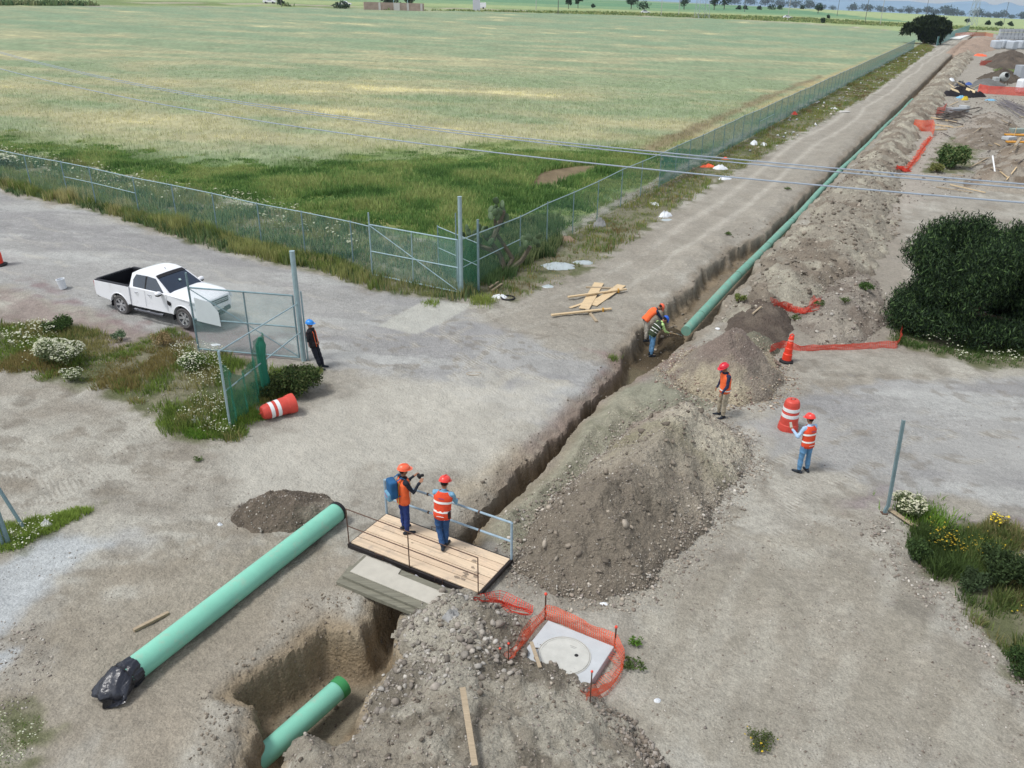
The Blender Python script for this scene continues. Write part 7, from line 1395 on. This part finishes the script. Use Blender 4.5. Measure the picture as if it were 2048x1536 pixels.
# block stacks and sacks
BLK2 = mat('grey_block', (172, 178, 184), .85, .12, 1.2)
def blockstack(label, px, py, w_, h, rz=0.):
    b = G(px, py); t = empty('block_stack', b, rz, label, 'block stack'); n = 3
    for i in range(int(w_ / 1.3)):
        for k in range(max(1, int(h / 1.15))): MB().box((i * 1.32 - w_ / 2, 0, .1 + k * 1.15 + .5), (1.1, 1.1, 1.0)).build('cube_of_blocks', BLK2, t, bevel=.03)
    return t
D2 = np.linalg.norm(G(2025, 98)) * 1.0
blockstack('nearest row of grey block pallets at the far right of the site', 2028, 97, D2 * 55 / F, 1.2); blockstack('middle stack of grey block pallets behind the nearest row', 2035, 88, D2 * 75 / F, 2.5, .05); blockstack('farthest and tallest stack of grey block pallets', 2045, 80, D2 * 95 / F, 3.6, .05)
for i, (px, py) in enumerate([(1990, 98), (2006, 97), (2022, 99), (2038, 98)]):
    q = G(px, py); t = empty('bulk_sack', q, .2 * i, ['leftmost bulky pale sack before the block pallets', 'second bulky pale sack from the left before the block pallets', 'third bulky pale sack from the left before the block pallets', 'rightmost bulky pale sack before the block pallets'][i], 'bulk sack'); w_ = D2 * 13 / F; MB().box((0, 0, w_ * .5), (w_, w_, w_)).build('bag', mat('pale_sack', (184, 192, 200), .8, .1, 1), t, True, bevel=w_ * .16, seg=3)
q = G(1925, 72); L_ = G(1905, 80)[:2] - G(1940, 66)[:2]; t = empty('white_slab', q, math.atan2(L_[1], L_[0]), 'long white slab on the ground beside the far screened fence', 'slab'); MB().box((0, 0, .15), (np.linalg.norm(L_), 4, .3)).build('panel', mat('white_slab_mat', (226, 228, 224), .7), t)
slabbox('water_tank', 'white tank cut off by the right edge behind the red netting', 2044, 186, 1.6, 1.6, 1.9, PLW, 0, 'tank', bev=.3); slabbox('block_pile', 'grey block pile cut off by the right edge above the white tank', 2044, 160, 2.2, 2, 2.3, BLK2, 0, 'block pile')
cone(G(2042, 150), 'small orange cone on the far right of the site beside the soil heap', 1.4)
for i, (px, py, w_) in enumerate([(2036, 282, 2.6), (2038, 297, 2.4), (2040, 348, 1.8)]): slabbox('form_panel', ['topmost yellow formwork panel at the right edge', 'middle yellow formwork panel at the right edge', 'lowest yellow formwork panel at the right edge'][i], px, py, w_, .5, .12, YEL, -.05, 'formwork panel', lift=.5 if i < 2 else .2)
slabbox('grey_tray', 'grey-green tray behind the topmost yellow panel', 2040, 272, 2.0, .8, .4, mat('greygreen', (140, 152, 144), .6), 0, 'tray', lift=.3); stick('timber', 'upright thin yellow post on the rubble', (2022, 278), (2022.5, 277.5), .05, WOOD2, .1); 
q = GT(2023, 290); t = empty('wooden_stake', q, 0, 'upright yellow wooden stake on the rubble at the right edge', 'stake'); MB().tube([(0, 0, -.1), (.05, 0, 1.5)], .03, 5).build('rod', WOOD2, t)
q = GT(1988, 352); t = empty('tube', q, 0, 'white tube leaning up on the brown rubble heap', 'tube'); MB().tube([(0, 0, .05), (.12, 1.0, 1.0)], .05, 8).build('barrel', WHT, t, True)
stick('timber', 'long thin timber on the ground, left of two below the power cables', (1872, 376), (1945, 387), .07, WOOD3, .08); stick('timber', 'long thin timber on the ground, right of two below the power cables', (1900, 372), (1970, 388), .08, WOOD2, .1); stick('timber', 'brown timber sloping beside the leafy bush', (1940, 337), (1975, 318), .09, WOOD3, .1); stick('timber', 'thin pole lying on the rubble behind the leafy bush', (1930, 279), (1962, 262), .07, WOOD3, .1)
for i in range(34):
    x0 = rs.uniform(1870, 2040); y0 = rs.uniform(205, 365); a_ = rs.uniform(-.9, .9); l_ = rs.uniform(5, 22) * (.5 + y0 / 400)
    if 1850 < x0 < 1950 and 285 < y0 < 345: continue
    stick('timber', 'loose timber offcut lying on the rubble of the building site', (x0, y0), (x0 + l_ * math.cos(a_), y0 + l_ * math.sin(a_) * .6), .07, [WOOD3, TIMB, WOOD2][i % 3], .12, 'timber', 'loose timber offcuts on the building site')
slabbox('concrete_block', 'tilted broken concrete slab on the brown rubble heap', 2012, 300, 1.0, .7, .25, CONC, .4, 'concrete block', lift=.9); stick('timber', 'thick pale timber end sticking out at the right edge', (2026, 309), (2037, 293), .2, WOOD3, .7)
del_o = None
# ------------------------------------------------------------------ far countryside
CT = [(62, 80, 62), (50, 66, 52), (74, 92, 70)]
def ftree(label, px, base, top, wpx, seed, n=500, cat='tree', lobes=7, low=.2, group=None):
    b = G(px, base); D_ = np.linalg.norm(b); h = max(2., height_to(b, top) if top > -200 else 8); W = wpx / F * D_
    if h > 29: h = 12
    return tree('tree', label, b, h, W, seed, n, max(.5, W * .05), CT, group, W * .035, cat, lobes, .75, 0, low)
for i, (px, ba, tp_, w_, lab) in enumerate([(1137, 18, -14, 16, 'slim dark tree, left one of the pair beyond the road'), (1156, 17, -16, 18, 'slim dark tree, right one of the pair beyond the road'), (1262, 18, -10, 24, 'dark round tree left of the low hedge beyond the road'), (1368, 19, -12, 24, 'dark round tree right of the tall pale pole'), (1428, 20, -14, 24, 'dark tree left one of the joined pair'), (1448, 19, -12, 24, 'dark tree right one of the joined pair'),
                                          (1636, 27, 5, 20, 'lone dark tree in the green field before the tree line'), (780, 14, -12, 40, 'dark tree rising behind the old brick wall'), (820, 14, -14, 30, 'second dark tree rising behind the old brick wall')]):
    ftree(lab, px, ba, tp_, w_, 200 + i)
for i, (px, ba, tp_, w_) in enumerate([(1286, 19, 5, 34), (1478, 19, 11, 12), (1490, 19, 11, 12), (1518, 19, 13, 14), (1542, 19, 10, 22), (1560, 19, 11, 14), (1604, 18, 12, 16), (685, 17, 8, 34), (561, 10, 4, 16), (1186, 16, 9, 9), (1645, 46, 40, 10), (1656, 38, 33, 6), (1935, 46, 38, 10), (1895, 49, 44, 12), (1998, 52, 45, 14), (1976, 50, 46, 10), (2020, 52, 47, 10)]):
    ftree('dark rounded bush standing in the far fields', px, ba, tp_, w_, 240 + i, 260, 'bush', 5, .0, 'far bushes in the fields')
xs = [(1645, 10, 15), (1665, 10, 12), (1705, 13, 20), (1735, 14, 22), (1760, 15, 18), (1780, 16, 16), (1800, 17, 12), (1818, 19, 20), (1835, 20, 14), (1855, 22, 22), (1872, 24, 14), (1890, 25, 26), (1908, 26, 22), (1922, 27, 14), (1955, 30, 24), (1975, 31, 16), (1990, 32, 16), (2005, 32, 20), (2022, 34, 12), (2045, 36, 20), (1618, 8, 26), (1590, 7, 24), (1560, 6, 26), (1530, 4, 26), (1500, 3, 24), (1470, 2, 24)]
for i, (px, tp_, w_) in enumerate(xs):
    by = np.interp(px, [1440, 1640, 1860, 2048], [4, 17, 27, 37]) + .8; ftree('dark tree in the line closing the far fields', px, by, by - w_ * .52 - (i % 3), w_ * 1.25, 300 + i, 420, 'tree', 6, .05, 'trees in the far tree line')
# hedge tufts on the far verge
x, y, rs = inpoly(GP([(-100, 9), (0, 7.5), (300, 9), (520, 12), (760, 15), (760, 19), (520, 16), (300, 12), (0, 11), (-100, 12)]), 2600, 951, 0, 1); k = fbm(x * .03, y * .03, 955) > .48; x, y = x[k], y[k]; o = blades('hedge', x, y, rs.uniform(.4, 1.7, len(x)), .9, pick(len(x), [(70, 92, 62), (92, 108, 72), (112, 118, 84)], rs), 4, 1.5, .5, 951, zf=T); o['kind'] = 'stuff'; tag(o, 'rough dark bushes along the road verge at the top left', 'hedge')
x, y, rs = inpoly(GP([(760, 20), (1200, 24), (1600, 36), (1850, 50), (2048, 60), (2048, 64), (1850, 56), (1640, 46), (1300, 32), (1000, 24)]), 2600, 952, 0, 1); o = blades('hedge', x, y, rs.uniform(.3, 1.0, len(x)), .6, pick(len(x), [(110, 124, 78), (132, 136, 92), (92, 108, 68)], rs), 4, 1.2, .5, 952, zf=T); o['kind'] = 'stuff'; tag(o, 'rough grass along the far road', 'grass')
def simplecar(label, px, py, face, kind='sedan'):
    b = G(px, py); t = empty('parked_car' if kind != 'pickup' else 'pickup_truck', b, face, label, 'car' if kind == 'sedan' else kind); L = 4.5 if kind == 'sedan' else 5.2
    prof = {'sedan': [(-2.2, .3), (2.2, .3), (2.25, .65), (1.2, .85), (-2.1, .9), (-2.25, .6)], 'pickup': [(-2.6, .4), (2.6, .4), (2.65, .95), (1.3, 1.1), (-2.6, 1.1)], 'van': [(-2.6, .35), (2.6, .35), (2.65, .9), (1.6, 1.1), (-2.6, 1.1)]}[kind]
    MB().prism(prof, -.88, .88).build('body', PAINT, t, bevel=.08)
    cab = {'sedan': [(1.0, .85), (.3, 1.42), (-1.1, 1.45), (-1.9, .9)], 'pickup': [(1.2, 1.08), (.5, 1.75), (-.7, 1.78), (-.9, 1.08)], 'van': [(1.5, 1.08), (1.0, 1.75), (.3, 1.8), (.3, 1.08)]}[kind]
    MB().prism(cab, -.74, .74).build('cabin', PAINT, t, bevel=.08); MB().prism([(x * .86 + .02, z - .07 if z > 1.2 else z + .04) for x, z in cab], -.76, .76).build('side_window', GLASS, t)
    if kind == 'van': MB().box((-1.2, 0, 1.6), (2.9, 1.8, 1.7)).build('cargo_box', PAINT, t, bevel=.05)
    for x in (-1.45, 1.4):
        for sy in (-1, 1): MB().lathe([(.34, -.1), (.34, .1)], 16, Matrix.Translation((x, sy * .8, .34)) @ Matrix.Rotation(math.pi / 2, 4, 'X')).build('wheel', BLK, t)
    return t
simplecar('white pickup passing on the far road left of the brick wall', 690, 11.5, -.05, 'pickup'); simplecar('white vehicle half hidden by bushes at the top left', 540, 7, -.05, 'pickup'); simplecar('white box truck on the far road beside the sign board', 960, 17.5, math.pi, 'van'); simplecar('white car on the far road near the round trees', 1291, 27, -.1); simplecar('white car on the far road right of the pylons', 1575, 37, -.1)
def wall_():
    a, b = G(728, 19), G(848, 22); t = empty('brick_wall', a, 0, 'old patchy brick wall standing beyond the crop field', 'wall'); MB().beam((0, 0, 1.2), (b - a) + np.array([0, 0, 1.2]), .4, 2.8).build('brickwork', mat('old_brick', (182, 160, 148), .9, .2, .5), t)
    for k in (.25, .5, .72, .95):
        p = (b - a) * k; MB().box(p + np.array([0, -.25, 1.2]), (1.2 + 3 * (k == .5), .1, 2.6)).build('plaster_patch', mat('plaster', (196, 192, 190), .9), t)
    for i, (px, w_) in enumerate([(788, 3), (816, 2)]):
        q = G(px, 20) - a; MB().tube([q, q + np.array([0, 0, 9])], .12, 6).build('pole', mat('pale_blue_pole', (160, 196, 206), .6), t)
wall_()
q = G(953, 21); t = empty('sign_board', q, 0, 'tall pale sign board standing beside the white box truck', 'sign'); w_ = 13 / F * np.linalg.norm(q); MB().box((0, 0, 3), (w_, .25, 6)).build('panel', mat('sign_pale', (196, 196, 208), .7, .05, 1), t); MB().box((0, -.15, 5.3), (w_ * .96, .05, .7)).build('header_band', mat('sign_band', (120, 128, 168), .7), t)
POLE = mat('pole_concrete', (176, 176, 172), .9, .1, 1)
for i, (px, py, m) in enumerate([(1072, 20, 0), (1116, 28, 1), (1322, 31, 0), (1357, 32, 0), (1489, 24, 1), (1575, 42, 0), (1674, 32, 1), (1730, 44, 1), (1760, 50, 0), (563, 14, 1), (1850, 36, 1), (2007, 48, 1)]):
    q = G(px, py); t = empty('utility_pole', q, 0, 'utility pole standing in the far fields', 'utility pole', 'utility poles in the far fields'); MB().tube([(0, 0, 0), (0, 0, 11)], [.16, .11], 6).build('shaft', mat('dark_pole', (110, 108, 104), .9) if m else POLE, t); MB().box((0, 0, 10.5), (1.8, .12, .12)).build('cross_arm', POLE, t)
def pylon(px, py, label, h=34, w0=5.):
    q = G(px, py); t = empty('lattice_pylon', q, .2, label, 'pylon'); mb = MB(); n = 7
    def w(k): return w0 / 2 * (1 - .8 * k)
    for i in range(n):
        a, b = i / n, (i + 1) / n
        for sx, sy in ((1, 1), (1, -1), (-1, 1), (-1, -1)): mb.tube([(sx * w(a), sy * w(a), a * h), (sx * w(b), sy * w(b), b * h)], .09, 4)
        for (x0, y0), (x1, y1) in (((1, 1), (1, -1)), ((1, -1), (-1, -1)), ((-1, -1), (-1, 1)), ((-1, 1), (1, 1))): mb.tube([(x0 * w(a), y0 * w(a), a * h), (x1 * w(b), y1 * w(b), b * h)], .05, 4); mb.tube([(x1 * w(a), y1 * w(a), a * h), (x0 * w(b), y0 * w(b), b * h)], .05, 4)
    for k in (.7, .82, .94): mb.tube([(-5, 0, k * h), (5, 0, k * h)], .1, 4)
    mb.build('lattice', mat('pylon_steel', (170, 178, 184), .6), t); return t
pylon(1403, 36, 'steel lattice pylon behind the crop field, left one'); pylon(1943, 51, 'slim steel lattice pylon near the end of the screened fence', 30, 3.2)
# ------------------------------------------------------------------ haze
hz_ = MB().box((200, 2800, 160), (6400, 6200, 520)).build('haze', None, None) if False else None
def haze():
    x0, x1, y0, y1, z0, z1 = -7800, 7800, -400, 9800, -420, 260
    o = MB().box(((x0 + x1) / 2, (y0 + y1) / 2, (z0 + z1) / 2), (x1 - x0, y1 - y0, z1 - z0)); m = bpy.data.materials.new('haze'); m.use_nodes = True; n = m.node_tree; n.nodes.clear(); v = n.nodes.new('ShaderNodeVolumePrincipled'); out = n.nodes.new('ShaderNodeOutputMaterial')
    v.inputs['Color'].default_value = (.66, .82, 1, 1); v.inputs['Density'].default_value = .00007; v.inputs['Anisotropy'].default_value = .2; n.links.new(v.outputs[0], out.inputs['Volume']); ob = o.build('haze', m); tag(ob, 'thin bluish haze filling the air', 'haze', None, 'stuff')
haze()
